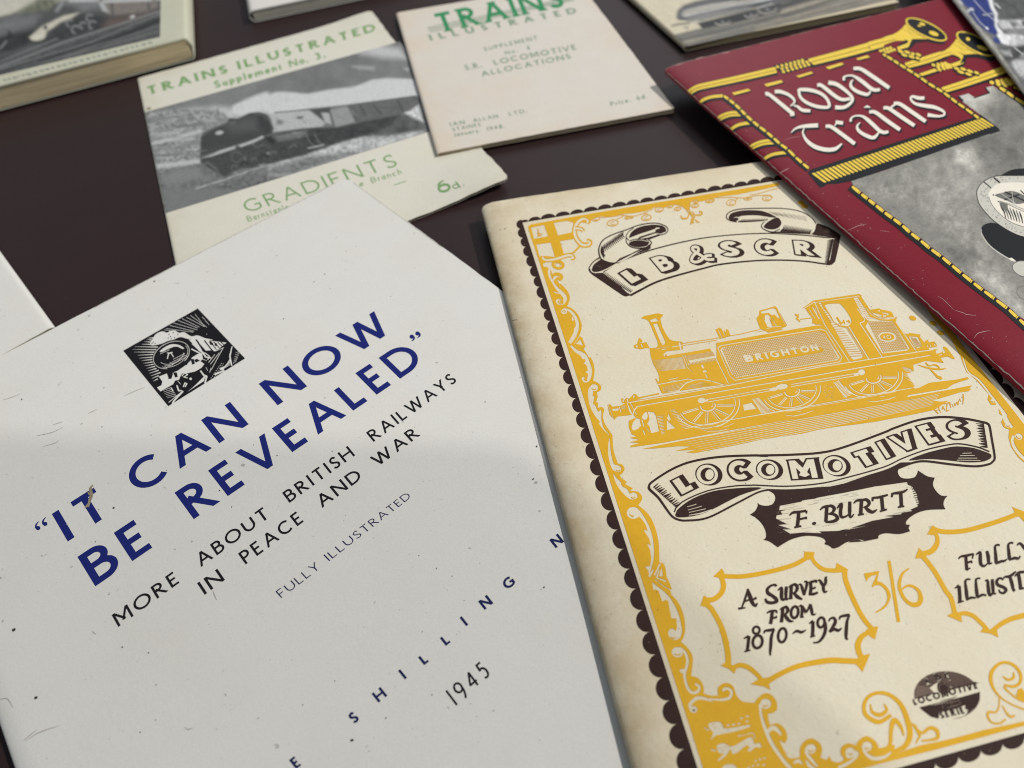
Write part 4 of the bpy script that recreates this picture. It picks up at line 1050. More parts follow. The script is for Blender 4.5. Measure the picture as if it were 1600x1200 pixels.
a.fill(l2('440,790 470,750 1300,660 1335,690 1330,715 960,785 540,850 380,862 365,845'), Y)
fq = [(1166.5, 565.8), (1281.5, 547.0), (1276.5, 537.6), (1161.5, 554.8)]
textline(a, fq, [('B', 1166.5, 1179), ('RIGHTON', 1183, 1281)], .24, None, gap=.26, aspect=8.6)
# dome and safety valves
a.fill(l2('545,432 495,300 530,250 532,205 730,145 760,175 880,385 860,405 640,475 600,450'), Y)
a.fill(l2('548,215 700,172 735,180 790,300 760,290 720,250 690,260 650,230 560,240'), None)
a.fill(l2('600,260 640,250 665,275 700,400 640,412 600,330'), None); a.line(l2('580,290 640,410'), [.5, 1, .5], None); a.line(l2('660,300 700,395'), .8, 'yd'); a.line(l2('690,290 745,390'), [.4, 1.1], None)
a.line(l2('540,205 735,158'), 1.6, Y); a.line(l2('735,160 850,390'), [2.4, 1.6], Y); a.line(l2('765,190 865,385'), .7, None); a.line(l2('620,430 700,405 810,395'), .9, None); a.fill(l2('640,455 800,420 830,440 640,478'), 'yd')
# cab and bunker
a.fill(l3('112,330 248,236 820,152 853,172 848,188 950,342 1000,405 1080,452 1180,466 1300,438 1278,490 1395,650 1585,662 1582,690 1700,850 715,1024 385,545 230,520 240,460 190,400 150,338'), Y)
a.line(l3('110,345 250,262 830,178'), .9, None)
a.fill(spl(l3('388,298 550,272 600,295 660,370 720,470 718,515 690,550 620,558 560,545 510,500 470,430'), True, 3), None)
for s, w in (('540,445 600,535', 3), ('600,520 640,490', 2), ('620,480 640,530', 2), ('665,500 690,485 700,520', 2.4)): a.line(l3(s), w, Y)
a.fill(l3('298,262 345,262 372,330 470,440 520,515 600,568 655,575 872,925 850,955 748,978 700,930 530,620 350,335'), None)
for k in range(24):
    y = 290 + k * 28
    xa = 300 + (y - 262) * .58 + (8 if y > 600 else 0); xb = 345 + (y - 262) * (.62 if y < 540 else .79)
    a.line(l3(f'{xa:.0f},{y} {xb:.0f},{y - 9}'), .9, 'yd')
a.line(l3('365,250 385,300 500,500 570,550 655,560'), 1.2, Y); a.line(l3('262,250 395,545 715,1022'), 1.3, None); a.line(l3('300,255 470,510'), 1.0, Y)
a.line(l3('690,560 945,972'), 1.5, None); a.line(l3('660,570 885,920'), .8, None); a.line(l3('240,320 325,470'), 1.4, None); a.line(l3('200,350 270,460'), .9, None); a.line(l3('270,330 300,420'), .8, None)
a.fill(l3('748,205 800,195 890,330 960,440 1075,482 1238,497 1452,832 1420,862 1110,898 900,562 935,490 870,430'), None)
f = homog([(0, 0), (1, 0), (1, 1), (0, 1)], l3('905,480 1240,497 1450,850 1110,898'))
for k in range(1, 17): a.line([f((k / 17, .02)), f((k / 17, .98))], .8, 'yd')
for k in range(1, 19): a.line([f((.02, k / 19)), f((.98, k / 19))], .7, 'yd')
for k in range(12): a.line(l3(f'{765 + k * 14},{230 + k * 21} {805 + k * 15},{222 + k * 21}'), .7, 'yd')
a.line(l3('830,520 1108,938'), 1.4, None); a.line(l3('800,340 892,472 878,500 828,518'), 1.2, None); a.line(l3('935,480 905,540 890,565'), 1.4, Y); a.curve(l3('905,330 990,420 1090,462 1190,468 1290,450'), .8, None)
a.line(l3('1280,500 1545,885'), 1.3, None)
c = ctr(1240, 440, 8, 1172, 690); a.fill(ell(*c, 14, 7.8, 4, 24), None); a.fill(ell(*c, 11.2, 5.6, 4, 24), Y); 
textline(a, [(c[0] - 5.6, c[1] + 3.8), (c[0] + 7, c[1] + 3), (c[0] + 5.2, c[1] - 3.6), (c[0] - 7.4, c[1] - 2.6)], [('4O', c[0] - 5.6, c[0] + 7)], .2, None, aspect=1.6)
a.fill(l3('958,352 1065,333 1100,350 1170,362 1225,378 1258,440 1120,452 1030,420'), Y)
for s, w in (('1000,400 1100,430', 2), ('1060,370 1080,360', 1.6), ('1110,390 1180,400', 1.4), ('1120,430 1160,425', 2), ('1190,400 1170,420', 1.2)): a.line(l3(s), w, None)
a.fill(l3('1440,682 1550,690 1605,800 1560,832 1515,822'), None)
for k in range(6): a.line(l3(f'{1465 + k * 12},{695 + k * 2} {1530 + k * 14},{825 - k * 3}'), .6, 'yd')
a.fill(l4('640,480 780,500 775,520 800,560 745,520 650,505'), Y)
a.line(l3('20,405 60,440 40,460 85,500'), [3, 2, 3, 2], Y); a.line(l3('85,470 240,452'), 1.3, Y); a.line(l3('30,430 70,410'), 2, Y)
# footplate and frames
a.fill([(976, 628), (1120, 604), (1280, 573), (1460, 545), (1475, 567), (1466, 566), (1447, 563.5), (1427, 570), (1428, 580), (1417, 585), (1432, 606), (1395, 640), (1320, 640), (1120, 676), (1044, 690), (1012, 680), (1000, 660), (990, 648)], Y)
a.line([(979, 629.5), (1140, 601.8), (1280, 573.4), (1460, 545.8)], 1.3, None); a.line([(988, 652), (991, 641), (996, 635), (1140, 609), (1285, 584.6), (1452, 555.4), (1473, 566)], 1.3, None)
a.line([(979.5, 629), (989, 650)], 1.5, None); a.line([(985, 629), (995, 648)], 1, None)
a.fill(l5('400,590 470,580 440,620 400,700 400,740 460,720 480,690 520,640 600,600 620,770 600,840 540,850 380,790 340,700 340,620'), Y)
a.fill(l5('390,640 440,585 480,600 480,660 460,710 390,740 375,700'), None); a.fill(spl(l5('520,540 560,505 580,560 560,600 520,600 505,575'), True, 3), None)
a.fill(l5('575,500 655,515 680,555 720,750 620,775 600,690 570,660 600,600 590,550'), None); a.line(l5('505,600 530,690'), 1.4, None); a.line(l5('470,600 490,690'), 1.2, None)
a.line(l5('520,740 560,830'), 1.4, None); a.line(l5('560,700 600,760'), .8, None)
a.fill(l5('680,560 790,545 800,560 700,580'), 'yd')
for k in range(13): a.line(l5(f'{690 + k * 5},{570 + k * 18} {770 + k * 2},{560 + k * 18}'), [1, .5], None)
a.fill(l5('815,610 925,710 820,735'), None); a.fill(l5('835,530 870,600 840,620 820,590'), None)
for k in range(13): a.line(l5(f'{850 + k * 13},{490 + k * 18} {920 + k * 15},{480 + k * 17}'), [.5, .9], None)
a.fill(l6('330,578 440,552 500,628 340,652'), None)
for k in range(14): a.line(l6(f'{460 + k * 8},{510 + k * 13} {520 + k * 12},{495 + k * 13}'), .9, None)
a.line(l6('447,502 575,700'), 1.2, None); a.line(l6('520,490 640,620 730,660'), 1.3, None)
for k in range(14): a.line(l7(f'{190 + k * 9},{465 + k * 14} {250 + k * 12},{440 + k * 13}'), .9, None)
a.line(l7('180,455 350,660'), 1.2, None); a.line(l7('240,430 330,560 430,608'), 1.2, None)
a.fill(l4('625,990 700,960 880,900 1000,930 1000,1050 760,1130 720,1120'), None)
for k in range(9): a.line(l4(f'{560 + k * 16},{1000 + k * 16} {640 + k * 10},{985 + k * 16}'), [.4, .9], None)
for k in range(8): a.line(l4(f'{560 + k * 14},{900 + k * 4} {600 + k * 14},{960 + k * 2}'), .7, None)
for cx, cy, rx, ry in ((1105.5, 633, 50.5, 35.5), (1237, 610.5, 45.5, 31), (1364.5, 589.5, 46.5, 31.5)):
    a.line(ell(cx, cy, rx, ry, -8, 30, -5, 165), 1.4, None); a.line(ell(cx, cy, rx - 6.5, ry - 5, -8, 30, -8, 168), 1.3, None)
    a.line(ell(cx + 1, cy + 1, 11.5, 8, -8, 18, -20, 190), 1.6, None); a.line(ell(cx + 2, cy, 7, 4, -8, 12, -30, 60), 1, None)
    for ang in (8, 40, 62, 92, 122, 160):
        q0 = ell(cx, cy, 15, 11, -8, 2, ang, ang + 1)[0]; q1 = ell(cx, cy, rx - 8.5, ry - 7, -8, 2, ang + 3, ang + 4)[0]
        q2 = ell(cx, cy, 15, 11, -8, 2, ang + 11, ang + 12)[0]; q3 = ell(cx, cy, rx - 9, ry - 7, -8, 2, ang + 8, ang + 9)[0]
        a.line([q0, q1], 1.3, None); a.line([q2, q3], .9, None)
for p0, p1 in (((1104, 624), (1203, 607)), ((1106, 628), (1203, 610.5)), ((1236, 600.5), (1342, 582.5)), ((1236, 604), (1342, 586))): a.line([p0, p1], 1.1, None)
a.fill(ell(1096.5, 625.6, 6.2, 4.4, -8, 16), None); a.fill(ell(1103, 626, 4, 2, -8, 10), None); a.fill(ell(1222, 604, 9.5, 4.4, -10, 16), None); a.fill(ell(1209, 608, 7, 3, -10, 12), None); a.fill(ell(1346.5, 581.5, 5.6, 4.8, -8, 16), None); a.fill(ell(1338, 585, 4, 2, -8, 10), None)
rr = random.Random(9)
for _ in range(40):
    a.fill(ell(rr.uniform(1288, 1306), rr.uniform(602, 622), .7, .5, 0, 6), None)
a.line(l8('385,350 450,400'), [3, 2], None)
# rails, ballast
a.fill([(984, 684), (1012, 678), (1044, 686), (1120, 666), (1280, 634), (1436, 606), (1452, 598), (1495, 593), (1512, 589), (1514, 592), (1490, 600), (1480, 607), (1390, 622), (1280, 645), (1120, 675), (1040, 691), (985, 699), (986, 696), (1000, 692), (984, 691), (999, 687)], Y)
a.line(l5('1040,715 1600,608') + [(1320, 624.5), (1425, 606)], 1.1, None); a.line(l6('300,745 1600,535') + l7('960,572'), .8, None)
for s in ('1245,725 1330,750 1480,745 1600,715', '1370,695 1450,690 1530,665'): a.line(l5(s), [.6, 1.4, .6], None)
for s in ('850,705 960,720 1100,690 1210,650', '1000,665 1060,658', '0,840 90,820', '90,860 215,810'): a.line(l6(s), [.7, 1.4, .7], None)
for s in ('600,690 700,700 870,670 960,635', '760,640 830,628'): a.line(l7(s), [.7, 1.4, .7], None)
a.fill([(1003, 701.5), (1036, 694.5), (1120, 678), (1280, 647), (1390, 625), (1480, 609.5), (1518, 602), (1517, 605), (1514, 606.5), (1518, 607.5), (1514, 611), (1500, 613), (1470, 622), (1458, 626), (1470, 627.5), (1482, 626), (1470, 634), (1460, 640.5), (1424, 648), (1370, 658.5), (1338, 663), (1308, 666.5), (1280, 671), (1255, 677), (1224, 682), (1192, 686), (1152, 695), (1116, 702), (1085, 708), (1072, 706.5), (1090, 702), (1056, 704.5), (1080, 697.5), (1060, 697), (1024, 700.5)], Y)
for k in range(8):
    y0 = 688 + k * 2.7 - 4; x0 = 1065 + k * 5
    a.line([(x0, y0 + 4.2), (1120 + k * 4, y0 - 5.5 + 0), (1280, 650 + k * 2.75), (1390 + (7 - k) * 6, 629 + k * 2.6 - (7 - k) * .8), (1470 - k * 2, 614.5 + k * 2.7)], [.5, .9, 1.0, .8, .6], None)
for s, w in (('940,635 1040,620', 1.6), ('900,640 960,632', 1.2), ('840,690 1050,660', 2), ('630,520 780,500 900,470', 4)): a.line(l8(s), [.3, w, .3], None)
# buffers, couplings
a.fill(l5('75,420 105,410 135,442 230,432 300,398 320,400 345,500 380,545 200,565 160,606 100,540'), Y); a.fill(l5('135,470 215,460 215,490 140,496'), None); a.line(l5('222,440 245,515'), 1.1, None); a.line(l5('85,425 150,590'), .7, None)
for k in range(4): a.line(l5(f'{245},{440 + k * 10} {300},{430 + k * 10}'), .5, None)
a.fill(l5('240,345 270,335 285,360 310,330 340,345 380,310 400,285 430,285 465,325 720,270 720,300 500,345 330,390 300,400 260,395'), Y); a.line(l5('270,350 275,385'), 1.6, None); a.line(l5('320,345 330,385'), 1.6, None); a.line(l5('405,300 405,335'), 1.6, None); a.line(l5('450,350 560,330 720,297'), [.5, 2.4, 1.6], None)
a.fill(l4('940,690 1000,685 1005,740 1060,720 1075,650 1110,660 1218,800 1195,812 1130,775 1040,792 1015,770'), Y); a.fill(l4('975,700 1020,690 1030,730 985,740'), None); a.fill(l4('1060,690 1085,685 1095,730 1070,735'), None); a.line(l4('1020,760 1060,748'), 1, None)
a.fill(l4('830,660 845,580 880,565 890,600 960,585 998,640 980,655 900,665 840,672'), Y); a.fill(l4('870,620 890,655 870,660'), None); a.fill(l4('905,615 925,650 905,655'), None); a.fill(l4('950,600 985,635 960,640'), None)
a.fill(l4('1000,780 1070,850 1010,840 880,770'), Y)
a.curve(l4('755,880 830,905 920,925 1030,935 1110,925'), [1, 2.4, 3, 3, 1], Y); a.curve(l4('850,850 890,890 960,880 1010,900 1020,930'), [3, 2, 2, 3, 2], Y); a.line(l4('905,930 1000,1030 1040,1045'), [1.6, 3, 5], Y); a.fill(ell(1469, 590.5, 3.6, 2.2, 20, 10), Y)
# the engraver's hand-written name
for s in ('640,640 690,690 650,650 700,640', '690,600 720,680', '740,640 745,600 775,650', '800,560 790,660 830,640', '760,570 830,550 850,620', '860,570 880,610', '890,560 900,590 915,545', '920,540 935,580 950,520', '955,500 970,540', '980,490 1000,470', '1000,440 1005,500 995,575'): a.line(l8(s), [1.4, 2.4, 1.0], 'yd')
a.build('engine_picture', LB, INK, t, dz=.055)

# ---- banners
def slab_letter(art, ch, TL, TR, BL, BR, w, off, line=.10, ink='br'):
    """white letter, brown outline and a brown side thrown to the right"""
    pw, wd = glyph_polys(ch, w)
    f = homog([(0, 0), (wd, 0), (wd, 1), (0, 1)], [BL, BR, TR, TL])
    n = 5
    def grow(cs, k): return cs
    pb, wd2 = glyph_polys(ch, w, e=line)
    for i in range(n + 1):
        d = (off[0] * i / n, off[1] * i / n)
        for cs, rule in pb:
            art.fill([[tuple(np.array(f(q)) + np.array(d)) for q in c] for c in cs], ink, rule if rule == 'eo' else 'nz')
    for cs, rule in pw:
        art.fill([[f(q) for q in c] for c in cs], None, rule)
B1 = lambda s: P(900, 330, 8, s); B2 = lambda s: P(1040, 300, 8, s); B3 = lambda s: P(1120, 310, 8, s)
a = Art()
top = spl([(943, 425), (965, 411), (987.5, 401), (1019, 390), (1060, 379.5), (1102.5, 371.3), (1152.5, 366.2), (1195, 364.5), (1220, 365.2), (1264, 368), (1289, 371), (1312, 371.5)], False, 5)
bot = spl([(985, 461.5), (1000, 453.5), (1022.5, 442), (1050, 432.5), (1100, 419), (1127.5, 412.7), (1177.5, 407.4), (1220, 406.3), (1257.5, 408), (1282.5, 411.5), (1297.5, 413.3)], False, 5)
a.fill(B1('165,705 170,750 200,790 580,1050 620,1066 700,1048 640,1018 570,950 330,770 230,772 195,752'), 'br')
for k in range(22):
    x, y = 318 + k * 17, 782 + k * 10.5
    a.line(B1(f'{x},{y + 10} {x + 48 - k * .5},{y - 32 + k * .6}'), [2.2, .4], 'br')
a.line(top, [1.4, 1.8, 1.8, 1.5, 1.5, 1.5, 1.4], 'br'); a.line(bot, [3.4, 3.0, 2.6, 2.4, 2.2, 2.0, 2.2], 'br')
a.fill(spl(B1('195,735 230,655 305,580 350,610 440,640 520,640 440,690 350,738 260,757 205,755'), True, 4), 'br')
for k in range(4): a.line(B1(f'{235 + k * 22},{660 + k * 5} {262 + k * 20},{690 + k * 8}'), [.4, 1.2, .4], None)
a.curve(B1('295,575 220,630 172,690 165,735 190,775'), 1.6, 'br'); a.curve(B1('305,595 225,655 190,715 205,755 260,765 360,735 520,650'), 1.8, None)
a.fill(spl(B1('300,590 285,500 310,410 400,322 560,255 700,215 800,172 900,150 1000,150 1095,175 1148,230 1120,275 1060,295 905,350 940,395 930,470 820,500 700,560 530,640 400,600'), True, 4), None)
a.curve(B1('315,600 288,530 290,450 330,370 400,320 500,275 640,228 760,182 900,152 1030,152 1125,190 1150,235 1120,278 1060,295 905,352'), [2.2, 1.8, 1.6, 1.6, 1.4, 1.4], 'br')
a.curve(B1('300,580 340,610 420,640 510,645'), 1.2, 'br')
a.fill(spl(B1('665,330 690,265 760,212 860,180 980,168 1080,182 1125,222 1118,260 1060,280 1010,268 1000,240 1030,215 985,222 900,250 790,285 700,320'), True, 4), 'br')
a.curve(B1('985,232 1010,215 1050,210'), [2, 3, 1], None); a.fill(ell(1028.5, 361.5, 5, 4, 0, 12), 'br')
a.curve(B1('985,235 1005,268 1060,282 1110,262'), 1.0, None)
a.curve(B1('660,365 628,320 650,265 720,208'), 1.3, 'br'); a.curve(B1('628,330 630,385 680,440 770,462 860,455 915,430 945,392 905,352'), [1.3, 1.5, 2, 1.6, 1.4], 'br'); a.fill(ell(900 + 785 / 8, 330 + 405 / 8, 15.4, 5.4, 0, 24), 'br')
a.curve(B1('665,372 740,350 830,350 895,370 912,400'), 1.2, 'br')
a.fill(B1('820,488 930,405 942,395 930,470 890,490'), 'br'); a.fill(B1('700,560 800,495 900,470 880,492 780,525'), 'br')
for k in range(16): a.line(B1(f'{780 + k * 15},{345 - k * 5} {805 + k * 14},{312 - k * 4.5}'), [1.7, .4], 'br')
a.line(B1('760,355 905,340 1050,292'), [.5, 3, 2.2], 'br')
for k in range(15):
    x0, y0 = 325 + k * 19, 470 - k * 12.5
    a.curve(B1(f'{x0},{y0 - 40 - k} {x0 - 5},{y0 + 10} {x0 + 12 + k},{y0 + 60 - k * 2.0}'), [.5, 2.2, .4], 'br')
for k in range(6): a.curve(B1(f'{318 + k * 5},{440 + k * 4} {312 + k * 7},{510 + k * 4} {350 + k * 4},{590 - k * 8}'), [.3, 1.1, .3], 'br')
for k in range(16):
    x0, y0 = 500 + k * 20, 640 - k * 11
    a.line(B1(f'{x0},{y0} {x0 + 60 + k * 3},{y0 - 62 + k * 2.4}'), [1.8, .4], 'br')
# right curl
a.fill(spl(B3('120,215 170,165 300,132 600,122 850,127 1050,165 1180,240 1235,330 1225,400 1160,445 800,440 660,425 580,375 560,330 600,290 250,292 170,275 130,255'), True, 4), None)
a.curve(B3('250,293 175,278 130,252 122,212 170,165 300,132 600,122 850,127 1050,163 1180,238 1245,320'), [1.6, 1.4, 1.4, 1.2, 1.2], 'br')
a.fill(spl(B3('150,232 190,182 330,150 520,150 640,180 740,232 690,236 500,210 330,215 265,232 235,222 275,250 255,278 200,282 160,262'), True, 4), 'br'); a.curve(B3('215,240 255,235 280,255'), [.8, 1.6, .8], None)
a.line(B3('270,290 430,285 585,278'), [2.2, 2.0, 1.2], 'br')
for k in range(18): a.line(B3(f'{300 + k * 19},{285 - k * .6} {318 + k * 19},{256 - k * .4}'), [1.7, .3], 'br')
a.fill(spl(B3('590,345 640,292 745,238 795,270 805,325 760,372 690,387 610,372'), True, 4), 'br'); a.curve(B3('600,285 562,330 570,370 650,412 720,415 790,380'), [1.2, 1.6, 1.6, 1.2], 'br'); a.curve(B3('570,340 590,375 690,398 770,380 815,325'), .9, None)
a.fill(B3('620,400 700,420 800,412 1160,445 680,432'), 'br')
for k in range(21): a.curve(B3(f'{800 + k * 18},{410 + k * 1.8} {830 + k * 17},{375 + k * 2} {846 + k * 17.5},{328 + k * 3}'), [2.2, 1.4, .3], 'br')
for k in range(24): a.line(B3(f'{650 + k * 20},{160 + k * 2.4 + (k % 3) * 4} {730 + k * 17},{200 + k * 3.2 + (k % 4) * 5}'), [.3, 1.0, .3], 'bp')
a.fill(spl(B3('1245,325 1290,318 1420,372 1540,455 1515,488 1400,482 1180,447 1225,400'), True, 4), 'br'); a.curve(B3('1180,445 1220,400 1235,340'), 1.2, None)
for k in range(4): a.line(B3(f'{1345 + k * 6},{378 + k * 13} {1400 + k * 8},{390 + k * 13}'), .7, 'bp')
a.line(B3('1540,455 1545,475 1500,490 1390,490'), [1, 1.6, 1], 'br')
a.fill(B3('1545,480 1525,600 1480,790 1440,828 1370,828 1420,760 1440,640 1465,510 1500,495'), 'br')
for k in range(26): a.line(B3(f'{1462 - k * 2.6},{510 + k * 12} {1385 - k * 1.6},{522 + k * 11.6}'), [1.6, .3], 'br')
slab_letter(a, 'L', *B1('525,752 682,668 698,905 858,825'), .29, (6.5, 1.0), .08)
slab_letter(a, 'B', *B1('932,588 1110,535 1075,758 1262,705'), .23, (7.0, 1.3), .06)
amp = [(B2('610,840 520,840 440,790 345,725 345,690 400,690 410,735 350,790 325,850 370,875 440,855 500,800 580,790'), 4.6)]
for i in range(5):
    for s, w in amp: a.line([(q[0] + 4.5 * i / 4, q[1] + 1.6 * i / 4) for q in spl(s, False, 5)], w + 2.8, 'br')
for s, w in amp: a.curve(s, w, None)
slab_letter(a, 'S', *B2('650,615 900,610 705,808 945,795'), .23, (4.6, .9), .06)
slab_letter(a, 'C', *B2('1105,590 1350,588 1135,788 1385,782'), .23, (5.0, .9), .06)
slab_letter(a, 'R', *B3('955,525 1190,532 985,695 1225,716'), .23, (5.4, 1.5), .06)
a.build('upper_banner', LB, INK, t, dz=.065)

C1 = lambda s: P(1000, 690, 8, s); C2 = lambda s: P(1180, 660, 8, s); C3 = lambda s: P(1360, 630, 8, s)
D1 = lambda s: P(1160, 740, 8, s); D2 = lambda s: P(1320, 720, 8, s)
a = Art()
# brown cartouche hanging under the lower banner
cart = (D1('300,205') + spl(D1('330,212 390,250 413,305 380,378 300,402 220,388 190,360'), False, 4) + spl(D1('195,400 160,465 95,512'), False, 4) + spl(D1('160,545 230,610 280,690 297,760 290,805 260,825'), False, 4)
        + spl(D1('265,826 340,850 420,905 445,920'), False, 3) + spl(D1('450,918 500,885 620,820 780,780 930,785 1010,810 1040,845 1025,880'), False, 4) + spl(D1('1030,882 1090,905 1130,935 1200,920 1300,860 1420,825 1500,830 1530,848'), False, 4)
        + spl(D2('40,1020 80,1000 170,985 240,1005 415,972'), False, 3) + spl(D2('420,970 430,930 520,905 680,917 815,882'), False, 3) + spl(D2('817,880 800,840 815,800'), False, 3) + spl(D2('812,798 765,790 790,730 900,655 1040,615 1260,606'), False, 4)
        + spl(D2('1258,604 1235,550 1245,490 1285,437'), False, 4) + spl(D2('1280,438 1200,430 1130,360 1103,290 1125,212'), False, 4) + spl(D2('1123,210 1040,195 960,150 915,118'), False, 3) + spl(D2('915,120 905,160 870,205 780,222 700,205 665,150 680,100 760,55 900,15'), False, 4)
        + D2('700,20 400,140 0,280') + D1('1100,160 700,185 400,190'))
a.fill(cart, 'br')
pap = D1('470,402 560,385 740,350 750,335 920,310 930,302 1110,268 1270,240 1600,172') + D2('420,312 310,330 780,265 790,300 850,320 860,350 905,420 910,470 930,520 910,570 820,610 850,625 700,650 720,665 500,690 620,700 340,750 0,868') + D1('1600,645 1260,700 1200,715 960,722 1000,745 760,735 600,750 500,692 600,690 440,640 560,630 420,560 430,520 500,510 480,470 560,450 460,455')
a.fill(pap, None)
rr = random.Random(4)
for _ in range(26):
    k = rr.random(); x = 1222 + k * 205; y = 797 - k * 40 + rr.uniform(-6, 8); L = rr.uniform(6, 22)
    a.line([(x, y), (x + L, y - L * .17)], [.2, rr.uniform(.6, 1.3), .2], 'br' if rr.random() < .55 else None)
for _ in range(26):
    k = rr.random(); x = 1225 + k * 190; y = 834 - k * 36 + rr.uniform(-6, 4); L = rr.uniform(6, 22)
    a.line([(x, y), (x + L, y - L * .17)], [.2, rr.uniform(.6, 1.3), .2], 'br' if rr.random() < .5 else None)
for k in range(9): a.line([(1212 + (k % 3) * 2, 800 + k * 4), (1230 + (k % 4) * 2, 797.5 + k * 4.2)], [.3, 1.3, .3], 'br' if k % 2 else None)
for k in range(10): a.line([(1424 + k * 1.1, 761 + k * 3.4), (1441 + k * 1.6, 757.5 + k * 3.6)], [1.5, .4], 'br')
a.build('author_cartouche', LB, INK, t, dz=.06)
a = Art()
oA = spl(C1('110,570 150,505 400,345 650,248 1000,190 1400,172 1600,177') + C2('60,413 400,405 800,380 1100,312 1600,130') + C3('300,310 600,210 900,172 1200,195 1440,243'), False, 5) + spl(C3('1455,248 1490,285 1520,450 1555,670 1530,730 1470,765 1300,788 1000,762 700,725 540,742 350,812'), False, 5)
a.line(oA, 3.4, 'br')
a.line(spl(C1('110,560 125,600 230,700 330,840 400,930 480,975 600,985 850,950 1200,775 1450,645 1560,610 1640,600'), False, 5) + [], [4.0, 3.2, 3.2, 3.0, 2.6], 'br')
mid = spl(C1('430,880 480,790 650,690 900,600 1200,552 1400,545') + C2('0,783 400,797 800,765 1100,700 1600,560') + C3('400,690 700,580 1000,515 1150,510 1350,550 1490,605'), False, 5)
a.line([(x, y + 3.4) for x, y in mid[12:-8]], 3.0, 'p'); a.line(mid, 2.0, 'br')
a.fill(spl(C1('448,895 490,830 650,717 900,622 1200,582 1520,577 1250,672 900,850 750,910 600,940 480,945 445,925'), True, 4), 'br')
for s in ('590,815 710,780', '600,855 775,805', '610,885 825,838', '610,920 760,895 900,848'): a.line(C1(s), [1.0, 2.0, 1.2], None)
a.fill(spl(C3('480,712 700,622 1000,547 1150,542 1300,562 1450,612 1510,645 1500,690 1400,730 1200,737 900,707 700,697'), True, 4), 'br')
for s in ('1150,625 1270,620', '1120,655 1310,650', '1100,685 1340,685', '1080,710 1380,715'): a.line(C3(s), [1.2, 2.0, 1.2], None)
for k in range(17):
    x, y = 172 + k * 17.5, 575 + k * 15.5
    a.line(C1(f'{x},{y} {x + 58 + (k % 3) * 8},{y - 55 + (k % 4) * 9}'), [2.6, 1.2], 'br')
for k in range(19):
    x, y = 1420 + k * 2.6, 262 + k * 16
    a.line(C3(f'{x},{y} {x - 100 + (k % 3) * 14},{y - 8 + (k % 2) * 8}'), [2.2, .6], 'br')
slab_letter(a, 'L', *C1('385,465 575,368 526,660 715,565'), .25, (4.2, -1.6), .075)
for cx, cy, S, dx in ((850, 412, C1, 22), ):
    pass
def ringletter(c, rx, ry, rot):
    a.fill(ell(c[0] + 2.6, c[1], rx + 4.4, ry + 1.6, rot, 36), 'br'); a.fill(ell(c[0], c[1], rx, ry, rot, 36), None)
    a.fill(ell(c[0] + .6, c[1], rx * .65, ry * .69, rot, 30), 'br'); a.fill(ell(c[0] + 3.6, c[1], rx * .40, ry * .54, rot, 30), None)
ringletter(ctr(1000, 690, 8, 842, 410), 17.0, 15.4, 12); ringletter(ctr(1180, 660, 8, 160, 590), 17.0, 14.2, 12); ringletter(ctr(1180, 660, 8, 998, 540), 18.0, 14.6, 16)
slab_letter(a, 'C', *C1('1098,238 1340,232 1120,480 1378,470'), .25, (4.8, -.4), .085)
slab_letter(a, 'M', *C2('415,478 735,455 468,708 790,690'), .24, (4.8, -.3), .07)
slab_letter(a, 'T', *C2('1180,394 1430,314 1308,578 1560,490'), .25, (4.6, -1.4), .075)
slab_letter(a, 'I', *C3('75,492 128,472 205,690 258,668'), .25, (5.2, -1.8), .075)
slab_letter(a, 'V', *C3('225,425 462,342 378,622 610,535'), .24, (4.8, -.8), .07)
slab_letter(a, 'E', *C3('580,292 745,248 735,508 910,460'), .25, (4.4, -.8), .07)
slab_letter(a, 'S', *C3('950,225 1160,215 990,448 1200,435'), .25, (5.4, -.6), .085)
a.build('lower_banner', LB, INK, t, dz=.075)

# ---- hand lettering: author, panels, price
def pen(art, pts, w, ink='br', n=5):
    art.line(spl(pts, False, n) if len(pts) > 2 else pts, w, ink)
a = Art()
for s, w in (('590,522 630,488 700,478 800,464', [2.4, 4.5, 3.6, 4]), ('800,462 803,500', [4, 2]), ('705,482 700,560 688,662', 5.6), ('705,575 750,562 800,550', [3, 3.6, 3]), ('800,535 800,570', 2.4), ('650,672 738,655', [3, 4.4, 3]),
             ('972,455 1010,420 1070,405', [2, 4, 4.4]), ('1058,410 1052,500 1045,602', 5.4), ('1050,412 1110,402 1150,435 1125,485 1072,505', [3, 4.5, 5.5, 4, 2]), ('1085,502 1160,515 1190,560 1140,595 1040,606', [2.5, 4.5, 6, 4.6, 3]),
             ('1185,432 1215,398 1240,385 1228,470 1235,530 1262,545 1310,525 1345,490', [2, 4.4, 5.4, 5.4, 5.4, 4, 3, 2]), ('1345,348 1343,430 1345,530 1365,540 1395,505', [5, 5.4, 5.4, 3.6, 2])):
    pen(a, D1(s), w)
a.fill(ell(1160 + 898 / 8, 740 + 622 / 8, 3.3, 2.5, -10, 14), 'br')
for s, w in (('112,532 150,498 215,488', [2, 4, 4.4]), ('212,492 205,580 200,668', 5.6), ('165,678 240,664', [3, 4, 3]), ('205,490 270,485 305,520 290,560 235,582', [3, 4.6, 5.6, 4.4, 2]), ('255,575 300,620 350,640 405,608', [4, 6, 5, 2]),
             ('348,505 352,455', [3, 4]), ('352,462 430,455 540,425', [3.4, 4.4, 3]), ('462,455 470,540 478,618', 5.6), ('440,632 528,606', [3, 4, 3]), ('588,455 598,402', [3, 4]), ('598,408 690,398 740,385 785,355', [3.4, 4.8, 4, 2.5]), ('700,405 706,490 708,570', 5.6), ('665,580 745,565', [3, 4, 3])):
    pen(a, D2(s), w)
a.build('author_name', LB, INK, t, dz=.08)
